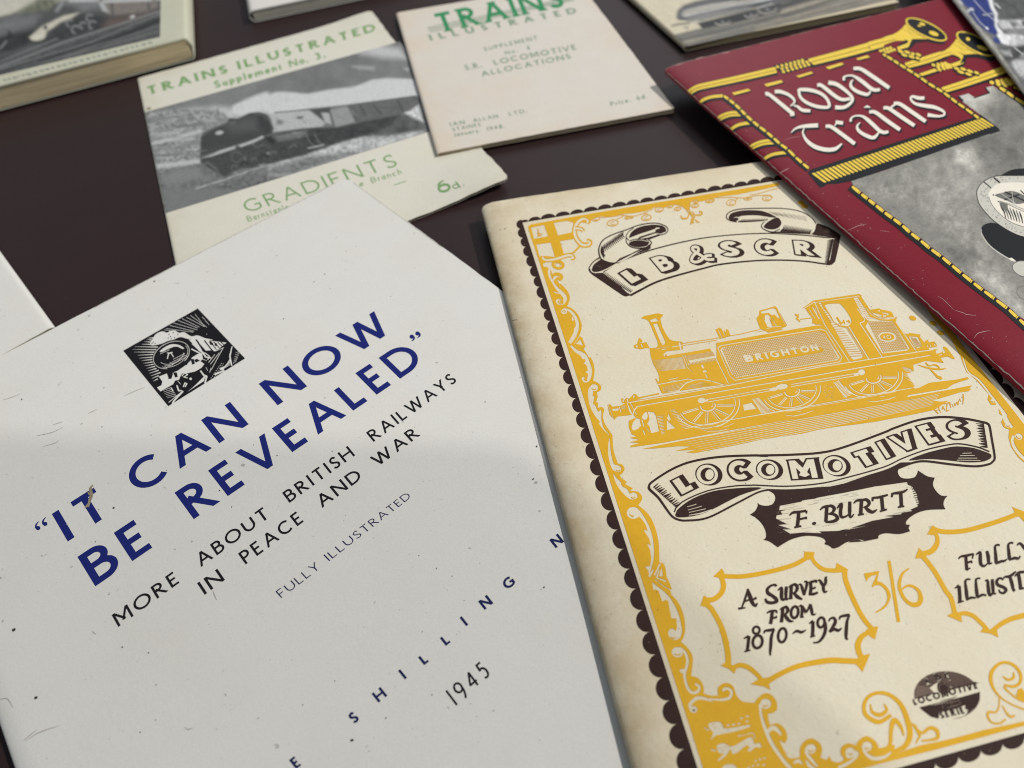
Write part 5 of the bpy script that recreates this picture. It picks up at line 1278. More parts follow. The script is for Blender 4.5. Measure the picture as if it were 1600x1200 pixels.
E1 = lambda s: P(1090, 860, 8, s); E2 = lambda s: P(1240, 860, 8, s); F1 = lambda s: P(1400, 780, 8, s); F2 = lambda s: P(1400, 880, 8, s); Q4 = lambda s: P(1200, 900, 4, s)
def panel(name, runs, cusps):
    a = Art()
    for pts, w in runs: a.line(spl(pts, False, 6), w, 'y')
    for c in cusps: a.fill(c, 'y')
    a.build(name, LB, INK, t, dz=.055)
panel('left_panel_frame', [(E1('300,320 420,325 600,320 900,265 1200,180 1400,70'), 7.2), (E2('215,50 260,145 360,228 480,250 625,245'), [6, 6, 6.6, 7, 7]), (E2('640,235 655,380 760,640 880,860 1010,1010'), [8, 8, 7.6, 7.6, 7]), (Q4('650,345 590,375 562,430 575,490 605,520'), [6, 8, 9.4, 9, 7]),
      (Q4('595,535 480,530 380,528 200,560 80,610 -20,670'), [9, 9, 9, 8.4, 8, 9]), (h7('1380,620 1330,540 1260,470 1180,415 1080,395 980,440'), [7, 7, 7.4, 7.8, 7.8, 7]), (h7('945,400 940,250 900,60 860,-60'), [9, 9, 8.4, 8]), (E1('370,1180 300,960 180,740 90,660'), [8, 8, 8, 8]), (E1('90,620 200,610 290,540 325,450 310,370 285,320'), [8, 8, 8.4, 8.2, 8, 7])],
      [E1('195,327 305,222 330,275 345,300 300,345 260,340'), E1('35,690 65,600 80,560 140,600 160,680 100,705'), E1('1335,12 1465,20 1450,90 1390,120 1330,80'), E2('540,155 680,235 665,290 600,270 520,240'), E2('1058,950 1020,1112 960,1080 900,1000 960,955'), Q4('640,485 592,600 545,545 570,500'), h7('1220,632 1290,590 1340,560 1460,545 1450,620 1472,705 1390,660'), h7('848,395 900,365 960,355 1000,400 1040,440 1022,502 950,440')])
panel('right_panel_frame', [(F1('470,372 560,400 700,408 900,385 1200,300 1430,220 1560,160'), 7.4), (F1('1545,165 1600,240 1680,320'), 7), (F1('470,400 515,470 510,560 440,650 300,690'), [5, 6.4, 9, 8.6, 8]), (F1('310,690 400,790 500,930 620,1140') + F2('690,440 740,640'), 7.4), (F2('760,645 850,625 960,655 1080,760 1160,860'), [6, 7, 6.6, 6.6, 7]), (F2('1200,850 1300,770 1430,700 1640,640'), [7, 7.6, 8, 8.4])],
      [F1('455,325 388,437 470,450 530,400 530,370'), F1('287,605 240,742 330,735 380,710 350,670'), F1('1452,95 1600,152 1640,200 1560,220 1480,215 1478,150'), F2('638,657 700,620 760,600 815,640 828,738'), F2('1052,860 1110,790 1170,830 1260,815 1282,928 1180,880')])
a = Art()
a.fill(E2('878,288 910,388 935,350 975,318 1040,302 978,440 985,462 1010,440 1060,432') + spl(E2('1090,440 1150,500 1172,600 1130,690 1010,778'), False, 5) + spl(E2('1060,772 1160,700 1215,580 1185,480 1110,405 1045,382'), False, 5) + E2('1072,255'), 'y')
a.fill(E2('1172,132 1195,125 1215,132 1335,888 1318,896 1290,893'), 'y')
a.line(spl(F2('165,62 90,120 50,210 45,300 80,400 140,480 220,520 290,500 310,430 280,340 200,285 130,285 75,330'), False, 6), [2, 3.4, 5, 5.6, 5.6, 5.4, 6, 8, 8, 6, 4.6, 4, 2], 'y')
a.build('price', LB, INK, t, dz=.055)
a = Art()
for s, w in (('510,728 600,716', [4, 4.4, 2]), ('550,722 590,620 632,482', [2.4, 3.6, 3]), ('625,478 655,570 690,660 725,692 748,655', [3, 6, 7, 5, 2]), ('585,640 660,612 700,610 738,590', [2.5, 3, 3, 4]),
             ('985,450 970,430 920,440 875,480 880,530 940,570 985,610 985,640 920,655 865,640 848,600', [4, 3.4, 4, 5, 6, 5, 6, 5, 5, 5, 3]), ('1005,498 1050,470 1050,550 1055,605 1085,612 1110,570', [2, 4.4, 5.6, 5.6, 4, 2]), ('1112,450 1105,550 1115,612 1135,598', [4.6, 5.6, 4.6, 2]),
             ('1140,460 1175,438', [2, 4]), ('1172,440 1170,520 1165,602', 5.4), ('1140,605 1190,596', 2.6), ('1165,440 1220,425 1248,465 1225,520 1180,540', [3, 4.6, 5.4, 4, 2]), ('1205,530 1250,580 1310,612', [4, 6, 3]), ('1262,432 1295,430 1335,560', [2, 5, 4]), ('1335,560 1355,480 1368,400 1335,388', [3, 3.4, 4.6, 3])):
    pen(a, E1(s), w)
for s, w in (('185,402 235,388', [2, 4]), ('212,395 218,470 210,545', 5.2), ('205,400 245,388 282,380 285,405', [3, 4, 4, 3]), ('220,480 262,470 275,455', [2.4, 3.4, 3]), ('190,550 250,545 305,525', [3, 4.6, 3.4]), ('305,378 330,375 375,450', [2, 5, 4.6]), ('418,345 405,345 400,410 375,450 380,510 400,520 422,505', [4, 5, 4.4, 4.4, 5, 3.6, 2])):
    pen(a, E2(s), w)
for s, w in (('865,785 905,762 990,752', [2, 4.4, 3.4]), ('992,750 990,785', 2.6), ('935,768 925,850 912,920', 5.4), ('930,850 985,835', [3, 3.6]), ('988,815 985,848', 2.2), ('1030,738 1068,718', [2, 4]), ('1065,722 1060,810 1050,890', 5.4), ('1030,892 1070,888', 2.6), ('1055,720 1110,708 1130,750 1105,790 1070,805', [3, 4.6, 5.4, 4, 2]), ('1090,800 1120,850 1155,882 1200,885', [4, 6, 5, 2])):
    pen(a, E1(s), w)
a.line(ell(1090 + 1215 / 8, 860 + 772 / 8, 5.6, 9, 8, 26), 4.4, 'br', True)
for s, w in (('65,700 105,685', [2, 4]), ('105,690 108,760 98,832', 4.4), ('85,838 130,830', 2.4), ('105,690 130,740 162,775', [4, 5.6, 5]), ('162,775 185,730 212,668', [2.6, 3.4, 3.4]), ('210,672 225,740 240,800 280,795', [4.4, 5.4, 4.6, 2]),
             ('195,915 245,880', [2, 4.4]), ('243,885 242,980 238,1065', 5.4), ('210,1082 272,1066', [3, 3.6, 2.4]), ('440,885 465,850 505,845 525,890 490,960 450,1018', [2.4, 3.6, 5, 5.6, 4.6, 4]), ('450,1018 510,985 560,1000 602,970', [4, 5, 5, 2]),
             ('575,868 585,830 640,815 702,805', [2, 4, 5, 4]), ('700,805 672,880 662,970 658,1090 682,1112', [3, 4.4, 5.4, 5.6, 3])):
    pen(a, E2(s), w)
a.line(ell(1240 + 345 / 8, 860 + 900 / 8, 5.4, 7.8, 10, 24), 4.2, 'br', True); pen(a, E2('395,900 400,980 380,1060 320,1140 245,1155'), [5, 5.6, 5, 4, 2.2])
for s, w in (('578,1102 640,1070', [2, 4.4]),): pen(a, E1(s), w)
pen(a, [(1170.3, 993.6), (1169.4, 1004), (1168, 1016)], 5); pen(a, [(1163.5, 1018), (1173, 1015.8)], [3, 3.4, 2])
a.line(ell(1181.9, 984.6, 5.2, 5.6, 10, 22), 3.8, 'br', True); a.line(ell(1183.9, 1002.6, 7.4, 10, 10, 26), 4.4, 'br', True)
pen(a, E1('830,1040 845,1005 900,998 962,982'), [2, 4, 5, 3.6]); pen(a, E1('960,984 928,1060 918,1140 915,1200') + h7('1468,250 1478,272'), [3, 4.4, 5, 5.2, 4.4, 2.6])
a.line(ell(1090 + 1060 / 8, 860 + 1060 / 8, 6.4, 11, 8, 26), 4.2, 'br', True)
pen(a, E1('1188,1040 1240,1008 1300,1022 1358,992'), [1.6, 4.6, 4.6, 1.6])
a.build('survey_lettering', LB, INK, t, dz=.075)
a = Art()
for s, w in (('782,745 815,715 880,705 972,682', [2, 4, 4.4, 3]), ('970,682 955,745', [3, 2]), ('875,708 880,800 888,885', 5), ('885,888 932,856', [3, 2]), ('888,795 945,775', [3, 3.4]), ('945,765 950,800', 2.2),
             ('1002,692 1052,665 1055,740 1062,810 1100,842', [2, 4.6, 5.6, 5.4, 4]), ('1100,842 1150,800', [3.4, 2]), ('1138,645 1155,720 1165,800 1205,795', [4.4, 5.6, 5, 2]), ('1300,575 1262,570 1240,600 1248,700 1255,800', [3, 3.4, 4.4, 5.4, 5]), ('1245,805 1320,775 1360,770 1388,745', [3, 4.6, 4, 2]),
             ('1468,548 1430,545 1405,575 1412,660 1422,755', [3, 3.4, 4.4, 5.4, 5]), ('1415,760 1480,735 1530,740 1555,708', [3, 4.6, 4.4, 2]), ('1515,575 1550,550 1600,600 1650,660', [2.4, 4, 5.4, 5])):
    pen(a, F1(s), w)
for s, w in (('738,312 790,278', [2, 4.6]), ('788,282 798,380 802,478', 5.4), ('775,492 848,472', [3, 4, 2.4]), ('932,202 895,200 868,230 880,340 890,442', [2.6, 3.4, 4.6, 5.6, 5]), ('880,460 940,430 1000,435', [3, 4.4, 2.4]), ('1055,188 1020,190 1000,215 1008,330 1020,425', [2.6, 3.4, 4.6, 5.6, 5]), ('1015,432 1080,395 1132,402', [3, 4.4, 2.4]),
             ('1115,222 1145,215 1155,300 1165,375 1185,398 1225,345', [2, 4.4, 5.4, 5.4, 4, 2]), ('1205,198 1212,290 1222,375 1255,378', [4.4, 5.4, 5, 2]), ('1345,205 1300,185 1262,220 1275,270 1345,300 1378,335 1345,372 1300,360 1290,325', [3, 3.4, 4.6, 5, 5, 5, 4.4, 3.4, 2]), ('1345,190 1365,170 1430,160 1500,102', [2, 4.6, 4.6, 2.4]), ('1425,165 1450,250 1472,340 1490,322', [4.6, 5.4, 5, 2]),
             ('1485,165 1535,118 1620,105', [2, 4.6, 4]), ('1530,125 1548,220 1560,320', 5.4), ('1545,322 1600,310', [3, 4])):
    pen(a, F2(s), w)
a.build('illustrated_lettering', LB, INK, t, dz=.075)

# ---- round series badge
a = Art()
c = ctr(1400, 1020, 8, 640, 530)
a.fill(ell(*c, 51.5, 37.5, 4, 48), 'bp')
for k in range(34):
    an = 200 + k * 4.2
    p0 = ell(c[0] + 2, c[1] - 6, 12, 8, 4, 2, an, an + 1)[0]; p1 = ell(*c, 51, 37, 4, 2, an + 2, an + 3)[0]
    a.line([p0, p1], [.5, 1.5], 'br')
a.fill(g1('305,685 540,640 830,560 1050,500 1045,590 1000,680 930,720 860,650 760,690 640,720 540,740 525,822 440,800 360,740'), 'br')
a.fill(g1('232,575 420,520 700,455 950,395 1035,375 1052,490 830,555 540,640 290,685'), None)
a.line(g1('232,575 420,520 700,455 1035,375'), 1.2, 'br'); a.line(g1('300,684 830,555 1052,492'), 1.4, 'br')
a.fill(g1('420,440 470,400 540,360 620,370 700,430 720,520 640,560 560,560 480,500'), None)
a.fill(spl(g1('520,390 560,365 640,385 685,440 660,500 590,515 530,480'), True, 4), 'br'); a.line(ell(1400 + 600 / 8, 1020 + 440 / 8, 8, 6.5, 15, 20), 1.2, 'bp', True)
textline(a, [(1431, 1101.5), (1523, 1077), (1520, 1066), (1427, 1091)], [('LOCOMOTIVE', 1429, 1529)], .24, 'br', gap=.2, aspect=9.6)
for ch, q in (('A', '345,330 395,305 375,400 435,380'), ('B', '465,270 520,250 515,345 575,325'), ('C', '600,255 660,240 640,345 700,335')):
    TL, TR, BL, BR = g1(q)
    pl, wd = glyph_polys(ch, .46); f = homog([(0, 0), (wd, 0), (wd, 1), (0, 1)], [BL, BR, TR, TL])
    for cs, r_ in pl: a.fill([[f((q_[0] * 1.1 - .04, q_[1] * 1.16 - .08)) for q_ in cc] for cc in cs], None, r_)
    pl, wd = glyph_polys(ch, .26); f = homog([(0, 0), (wd, 0), (wd, 1), (0, 1)], [BL, BR, TR, TL])
    for cs, r_ in pl: a.fill([[f(q_) for q_ in cc] for cc in cs], 'br', r_)
for s in ('560,600 700,570 760,540', '600,640 720,610 780,600', '640,690 740,660 800,640', '570,620 590,700', '770,560 810,640', '700,600 690,680'): a.line(g1(s), [1, 2.4, 1], 'bp')
a.fill(g1('540,745 640,725 760,700 860,655 930,720 850,790 700,830 540,830'), None)
textline(a, [(1470.5, 1123), (1519, 1112), (1514, 1102), (1467, 1113)], [('SERIES', 1470.5, 1518)], .24, 'br', gap=.22, aspect=4.8)
a.build('series_badge', LB, INK, t, dz=.055)

# ---- handling marks on the cream paper
a = Art(); rr = random.Random(11)
for _ in range(520):
    x, y = rr.uniform(760, 1598), rr.uniform(285, 1195)
    if x < 757 + (y - 330) * .2695 or y < 300 - (x - 900) * .16: continue
    if x > 1212 and y < 280 + (x - 1212) * .87: continue
    a.fill(ell(x, y, rr.uniform(.4, 1.0), rr.uniform(.3, .6), rr.uniform(0, 180), 6), 'stain')
for s, w in (('1095,975 1110,968', 1), ('330,795 345,790', 1.2), ('380,785 405,770', 1.3)): a.line(P(740, 260, 8, s), w, 'stain')
for s in ('800,975 830,960 860,955',): a.line(P(700, 380, 8, s), .7, 'dirt')
for s, w in (('225,460 260,450 280,470', 1.5), ('240,490 330,495 400,490', .9), ('235,500 260,540', 1.4)): a.line(P(800, 600, 4, s), w, 'p')
for x, y in ((1125, 1006), (1165, 755), (1182, 737), (1285, 765), (1330, 660), (1026, 925), (1027.5, 953)): a.fill(ell(x, y, 1.0, .7, 0, 8), 'dirt')
a.build('handling_marks', LB, INK, t, dz=.06, step=0)
# ================================================================== crimson booklet with trumpets
def para(bl, br, thru, H, z, dp=0.0):
    """picture corners TL, TR, BL of a page from its near corners, a picture point its left edge runs through, and its height"""
    A = np.array(at(*bl, z - dp)[:2]); B = np.array(at(*br, z)[:2]); D = np.array(at(*thru, z - dp)[:2]) - A; D = D / np.linalg.norm(D)
    TLp = A + D * H; TRp = B + D * H
    return to_px(TLp[0], TLp[1], z - dp), to_px(TRp[0], TRp[1], z), bl
_z = 9.8; _T = 3.6
_A = np.array(at(1035.5, 112, _z - _T / 2)[:2]); _D = np.array(at(1560, 580, _z - _T / 2)[:2]) - _A; _D /= np.linalg.norm(_D)
_E = np.array(at(1462, 0, _z)[:2]) - np.array(at(1045, 106, _z)[:2]); _E /= np.linalg.norm(_E)
_B = np.array(at(1043, 106.5, _z)[:2]) + _E * 140; _C = _A + _D * 216
RB = Book((1035.5, 112), to_px(_B[0], _B[1], _z), to_px(_C[0], _C[1], _z - _T / 2), (_z, 9.4, 9.7), _T, roll=9.5, corner=1.5, spine_corner=2.5, seed=5, waves=.05)
t = thing('crimson_booklet', 'crimson booklet titled Royal Trains with gold trumpets and ropes', 'booklet', (*RB.xy(RB.W / 2, RB.H / 2), 0))
RB.cover('cover', [M_red, M_rededge], t, nv=110, wob=.22, thick=.35)
RB.pages('pages', M_leaf, t)
M_grey = mat('grey_halftone', (.335, .335, .30, 1), (.235, .235, .21, 1), rough=.5, scale=45, amount=1.0, specks=.2, stain=.9, stain_col=(.175, .175, .16, 1))
INK = {'g': M_gold, 'gd': M_goldd, 'k': M_rblk, 'w': M_rwhite, 'grey': M_grey, 'cr': M_crease, 'pale': mat('pale_halftone', (.58, .57, .52, 1), rough=.5), 'mid': mat('mid_halftone', (.17, .17, .16, 1), rough=.5)}
R1 = lambda s: P(1030, 80, 8, s); R2 = lambda s: P(1110, 190, 8, s); R3 = lambda s: P(1180, 90, 8, s); R4 = lambda s: P(1300, 100, 8, s); R5 = lambda s: P(1360, 10, 8, s)
R6 = lambda s: P(1440, 80, 10, s); R7 = lambda s: P(1480, 240, 5.95, s); R8 = lambda s: P(1480, 380, 5.95, s); Z4 = lambda s: P(1200, 0, 4, s); Z8 = lambda s: P(1200, 300, 4, s)
def sh(pts, dx, dy): return [(x + dx, y + dy) for x, y in pts]
# ---- trumpets, bands
a = Art()
def tube(pts, w, double=True, shadow=(1.6, 3.4)):
    p = spl(pts, False, 6)
    a.line(sh(p, *shadow), w, 'k'); a.line(p, [x + 1.4 for x in w] if isinstance(w, list) else w + 1.4, 'k'); a.line(p, w, 'g')
    if double: a.line(sh(p, .2, .4), 1.1, 'gd')
def bell(body, c, rx, ry, rot, shadow, spots):
    a.fill(shadow, 'k'); a.fill(body, 'g')
    a.fill(ell(*c, rx + .8, ry + .8, rot, 40), 'k'); a.fill(ell(*c, rx, ry, rot, 40), 'g'); a.fill(ell(c[0] + .3, c[1] - .2, rx - 2.6, ry - 2.3, rot, 40), 'k')
    for x, y, r1, r2, ro in spots: a.fill(ell(x, y, r1, r2, ro, 14), 'g')
tube([(1072, 151), (1078, 144), (1086, 138.6), (1098, 134.6), (1150, 123.5), (1213, 109)], [8.5, 9, 9.4, 9.6])
tube([(1264, 97.5), (1330, 80.5), (1380, 66.5)], [11, 12.5, 13])
a.line(spl(R5('-20,520 150,470 330,420 430,400 440,440 400,470 360,480'), False, 5), 4, 'k')
tube(R5('150,425 250,385 370,375 450,390 500,430 480,475 420,500 340,527'), [7, 6.5, 6.5, 6.5, 6.5, 6.2, 5.8, 5.2], False)
a.line(spl([(1358, 71), (1380, 65), (1398, 60.5), (1414, 61)], False, 5), [11, 11, 8, 5], 'g'); a.line(spl([(1358, 71.5), (1380, 66), (1400, 61.5)], False, 5), 1.0, 'gd')
bell(R5('260,362 340,320 400,270 445,215 470,170 780,410 640,405 520,408 470,380 370,358'), ctr(1360, 10, 8, 698, 288), 35.5, 11.8, 25.5,
     R5('520,410 780,415 940,420 925,470 870,472 700,440 570,455 530,495 470,520'), [(1441, 37.5, 5, 2.2, 15), (1436.5, 40.5, 3, 1.2, 10), (1459, 52.3, 8, 3.2, 20)])
for s in ('400,280 600,370', '430,260 680,380', '470,320 560,390'): a.line(R5(s), [.5, .9, .4], 'gd')
tube(R5('440,742 700,665 900,600 960,588'), [9, 11, 11.5, 10])
tube(R5('880,600 980,572 1080,590 1150,640 1145,690 1090,715 1000,745'), [6.5, 6.5, 6.5, 6.5, 6.2, 6, 5.6], False)
a.line(R5('860,615 1000,580'), [9, 7], 'g'); a.line(R5('850,612 1010,572'), .9, 'gd')
bell(R5('920,560 990,510 1040,455 1080,400 1090,340 1440,600 1300,592 1170,602 1110,570 1010,548'), ctr(1360, 10, 8, 1318, 468), 34.5, 12.2, 28.5,
     R5('1170,605 1300,596 1560,620 1560,665 1500,690 1330,640 1210,640 1180,690 1120,720'), [(1512.5, 61, 3.4, 2.6, 20), (1535, 75, 9, 3, 22)])
for s in ('1040,470 1230,560', '1070,440 1310,570', '1110,510 1190,580'): a.line(R5(s), [.5, .9, .4], 'gd')
tube(R5('610,860 720,825 840,785'), [4.4, 5, 5], False)
tube(R5('900,1050 1200,955 1600,815') + [(1577, 106), (1592, 100)], [9.5, 10.5, 11, 12])
a.fill(R6('1180,275 1260,215 1310,230 1380,330 1300,320'), 'g')
for pts, w, d in ((R1('480,680 510,640 560,603 660,570 795,556'), 4.6, False), (R1('690,890 745,845 820,805 910,782 1035,778'), 8.2, True), (R1('850,1030 900,975 980,925 1070,903 1165,893'), 4.8, False),
                  (R2('455,375 530,312 620,272 700,255 800,248'), 8.4, True), (R2('640,510 700,448 780,410 860,395 950,385'), 4.8, False)):
    tube(pts, w, d, (1.8, 3.8))
for s in ('910,520 1110,470 1145,492 940,548', '1310,412 1525,362 1550,388 1350,442'):
    a.fill(sh(R1(s), 2.4, 1.6), 'k'); a.fill(R1(s), 'g')
for s in ('510,230 700,175 725,195 550,250', '880,120 1080,62 1108,85 925,145', '1260,12 1400,-30 1435,-6 1290,30'):
    a.fill(sh(R3(s), 2.6, 1.6), 'k'); a.fill(R3(s), 'g')
def beads(f, rows, cols, r1, r2, rot, pad=1.2, skip=()):
    q = [f((x, y)) for x, y in ((-.02, -.08), (1.02, -.08), (1.02, 1.08), (-.02, 1.08))]
    a.fill(q, 'k')
    for i in range(rows):
        for j in range(cols):
            if (i, j) in skip: continue
            x, y = f(((j + .5 + (.25 if i % 2 else -.1)) / (cols + .2), (i + .5) / rows))
            a.fill(ell(x, y, r1, r2, rot, 10), 'g')
beads(homog([(0, 0), (1, 0), (1, 1), (0, 1)], R3('240,105 610,10 725,90 350,200')), 3, 7, 2.9, 2.0, 25)
beads(homog([(0, 0), (1, 0), (1, 1), (0, 1)], R5('90,545 265,490 330,550 175,600')), 2, 4, 3.0, 2.1, 25)
beads(homog([(0, 0), (1, 0), (1, 1), (0, 1)], R5('740,720 960,695 1040,760 860,812')), 3, 4, 3.5, 2.1, 25)
beads(homog([(0, 0), (1, 0), (1, 1), (0, 1)], R6('1020,480 1350,420 1500,495 1240,580')), 3, 4, 4.0, 2.7, 25)
for pts in (R5('340,575 420,552 500,590 560,595 640,610'), R5('380,600 470,615 560,640 620,650'), R5('1040,790 1120,765 1200,800 1290,820 1365,838'), R5('1080,810 1180,830 1270,862'), R6('1430,570 1500,570 1600,640')):
    a.line(sh(pts, 0, 1.2), 7.5, 'k')
    for i in range(len(pts) - 1):
        m = ((pts[i][0] + pts[i + 1][0]) / 2, (pts[i][1] + pts[i + 1][1]) / 2); d = dist(pts[i], pts[i + 1])
        a.fill(ell(*m, d * .46, 2.1, 22, 12), 'g')
a.build('trumpets', RB, INK, t, dz=.06)
# ---- the castle photograph, a clouded grey
r3 = P(1200, 300, 4, '520,-40 580,10 625,45 670,80 725,125 780,165 835,205 890,255 950,300 1015,355 1085,405 1145,455 1210,510 1280,565 1345,615 1420,670 1500,730 1565,790 1640,860')
edge = [(1330, 283), (1372, 269.5), (1562, 203.5), (1534, 181), (1503, 158), (1497, 150.5), (1513, 146), (1522.5, 152), (1546.5, 145), (1539.5, 137), (1551, 134), (1562, 141), (1600, 165), (1612, 172), (1612, 505)] + [(x + 2.5, y - 2) for x, y in r3[::-1] if x < 1608]
T_ = Tone([(1320, 130), (1612, 130), (1612, 512), (1320, 512)], 300, 390)
T_.base(.20); F4 = lambda s: P(1200, 0, 4, s)
T_.fill(F4('1180,600 1400,540 1400,720 1300,700'), .44, 14); T_.fill(F4('1300,640 1500,600 1640,700 1640,1000 1450,960 1350,800'), .20, 22, tex=.5, ts=12); T_.fill(F4('1420,680 1640,640 1640,760 1500,780'), .155, 14)
T_.fill(F4('1000,1000 1250,960 1350,1080 1350,1250 1100,1350 850,1200'), .27, 26, tex=.45, ts=16); T_.fill(F4('1170,930 1300,900 1340,1010 1280,1060 1180,1010'), .36, 11, tex=.4, ts=7)
T_.fill(F4('1250,850 1640,800 1640,1080 1450,1060 1300,1010'), .145, 20, tex=.4, ts=14); T_.fill(F4('1400,700 1480,690 1500,760 1420,800'), .13, 12)
T_.fill(F4('560,1140 900,1060 1000,1150 860,1260 640,1220'), .24, 12, tex=.5, ts=9); T_.fill(F4('1000,1300 1250,1250 1340,1500 1450,1800 1150,1560'), .25, 18, tex=.5, ts=10)
T_.fill(F4('1080,1520 1200,1540 1260,1640 1180,1660'), .13, 9, tex=.5, ts=6); T_.fill(F4('1180,1520 1280,1560 1340,1620 1250,1610'), .14, 8); T_.fill(F4('1300,1700 1420,1690 1640,1960 1640,2040 1500,1900'), .32, 16, tex=.4, ts=8)
T_.C *= (1 + .22 * (vnoise(T_.X, T_.Y, 9, 5) + .7 * vnoise(T_.X, T_.Y, 4, 6) + .5 * vnoise(T_.X, T_.Y, 2, 8) - 1.1))[..., None]
T_.C *= np.array([1.04, 1.0, .90]) * 1.22
T_.build('castle_photograph', RB, tone_mat('castle_print', .5), t, dz=.05, mask=edge)
# ---- ropes and fringe over the castle photograph
a = Art()
r3 = [(x, y) for x, y in Z8('520,-40 580,10 625,45 670,80 725,125 780,165 835,205 890,255 950,300 1015,355 1085,405 1145,455 1210,510 1280,565 1345,615 1420,670 1500,730 1565,790 1640,860')]
a.fill([(1330, 283), (1372, 269.5), (1562, 203.5), (1534, 181), (1503, 158), (1497, 150.5), (1513, 146), (1522.5, 152), (1546.5, 145), (1539.5, 137), (1551, 134), (1562, 141), (1640, 190), (1680, 220), (1680, 590)] + [(x + 2.5, y - 2) for x, y in r3[::-1]], None)
a.line([(1497, 150.5), (1505, 158)], 3, 'k'); a.line([(1539.5, 137), (1546, 145), (1522, 153)], 2, 'k'); a.line([(1515, 136), (1540, 129)], .8, 'k')
c = (1480 + 760 / 5.95, 240 + 470 / 5.95)
a.fill(spl(R7('500,200 600,150 700,138 800,140 800,230 600,220'), False, 4), 'k')
a.fill(spl(R7('318,720 345,660 440,645 560,700 700,760 820,780 820,1100 660,1010 540,950 400,850'), True, 4) , 'k'); a.curve(R7('316,700 325,760 400,860 540,960 700,1040'), [1, 1.6, 1.6, 1], 'pale')
ringo = spl(R7('800,205 560,205 440,212 335,262 282,330 277,390 300,470 360,550 440,630 560,710 680,765 800,785'), False, 5)
a.fill(ringo, 'pale'); a.line(ringo, 1.2, 'k')
rr = random.Random(2)
for _ in range(120):
    k = rr.random(); i = int(k * (len(ringo) - 1)); x, y = ringo[i]; cx, cy = c
    m = rr.uniform(.05, .22); x += (cx - x) * m; y += (cy - y) * m
    an = rr.uniform(0, 6.3); L = rr.uniform(1, 2.6); a.line([(x, y), (x + L * math.cos(an), y + L * .7 * math.sin(an))], rr.uniform(.4, 1.0), rr.choice(['k', 'mid', 'mid']))
a.fill(spl(R7('800,275 600,268 470,282 402,340 385,400 420,480 500,570 620,650 800,705'), False, 5), 'w')
a.line(R7('340,262 408,320'), 1.8, 'k'); a.line(R7('432,222 490,272'), 2.6, 'k'); a.curve(R7('385,400 420,480 500,570 620,650 800,705'), .8, 'k')
a.fill(spl(R7('442,388 520,362 600,346 690,375 760,420 740,450 640,470 540,432'), True, 3), 'mid'); a.line(R7('535,355 720,440'), 2.2, 'k'); a.line(R7('530,430 670,380'), 2.2, 'k'); a.line(R7('500,370 640,465'), .8, 'pale'); a.line(R7('600,348 620,470'), .8, 'pale')
a.line(R7('425,385 470,385'), .8, 'k'); a.fill(ell(1552, 304.7, 1.4, 1.2, 0, 8), 'k'); a.fill(ell(1560, 314.8, 1.3, 1.1, 0, 8), 'k'); a.line(R7('480,445 560,470 760,560'), .9, 'k'); a.line(R7('490,440 620,480 760,540'), .7, 'k'); a.line(R7('680,340 760,420'), 1.8, 'k')
for k in range(7): a.curve(R7(f'{490 + k * 30},{465 + k * 12} {510 + k * 30},{510 + k * 14} {530 + k * 28},{545 + k * 14} {545 + k * 26},{600 + k * 8}'), [1.2, 2.6, 2.0, 1.4], 'k' if k % 2 == 0 else 'mid')
a.fill(R7('480,450 560,470 570,540 520,520'), 'mid')
a.fill(ell(1480 + 720 / 5.95, 380 + 240 / 5.95, 19.5, 12, 15, 24), 'pale'); a.line(ell(1480 + 720 / 5.95, 380 + 240 / 5.95, 19.5, 12, 15, 24), 1.2, 'mid', True); a.fill(R8('570,140 600,135 640,165 600,165'), 'w')
a.line(ell(1480 + 735 / 5.95, 380 + 460 / 5.95, 15, 11, 15, 24), .9, 'mid', True)
# fringe
TLf, TRf, BRf, BLf = (1266.5, 271), (1534, 183.6), (1554.5, 196.8), (1287, 286.5)
a.fill([(1262, 270), (1266, 265), (1533, 179.5), (1560, 200), (1563, 204.5), (1330, 283), (1281, 293)], 'k')
f = homog([(0, 0), (1, 0), (1, 1), (0, 1)], [TLf, TRf, BRf, BLf])
for k in range(47):
    x0 = k / 47; a.fill([f((x0 + .004, .03)), f((x0 + .0185, .03)), f((x0 + .0185, .92)), f((x0 + .013, 1.0)), f((x0 + .005, .92))], 'g')
def rope(pts, wk, wg, off=(0, 0)):
    a.line(sh(pts, *off), wk, 'k')
    for i in range(len(pts) - 1):
        p, q = np.array(pts[i]), np.array(pts[i + 1]); d = q - p
        a.line([tuple(p + d * .10), tuple(p + d * .2), tuple(p + d * .72), tuple(p + d * .80)], [wg * .5, wg, wg, wg * .75], 'g'); a.line([tuple(p + d * .83), tuple(p + d * .92)], wg * .8, 'g')
rope([(1126, 146), (1130, 149), (1139, 155.6), (1148, 162.5), (1157, 171), (1165.6, 180), (1175.6, 189), (1186, 197.5), (1197.5, 206), (1208, 215), (1219, 225), (1230.6, 233), (1242.5, 245), (1253.7, 255), (1264.4, 263.5)][1:], 9.5, 5.0, (-1.2, 1.4))
rope([(1379, 84), (1385, 87.5), (1395.6, 93.8), (1405, 100), (1416, 107), (1427.5, 114), (1438, 121), (1449.4, 129.4), (1462, 137), (1473.8, 144), (1485, 152.5), (1496, 161), (1508, 169), (1521, 178.5), (1530, 185)], 7.0, 4.6)
rope([(1561, 136), (1572, 143), (1585, 152), (1602, 163), (1620, 176)], 8.6, 5.6)
rope(r3, 10.5, 6.0, (-2.4, 2.2))
a.build('ropes_and_castle_picture', RB, INK, t, dz=.07)
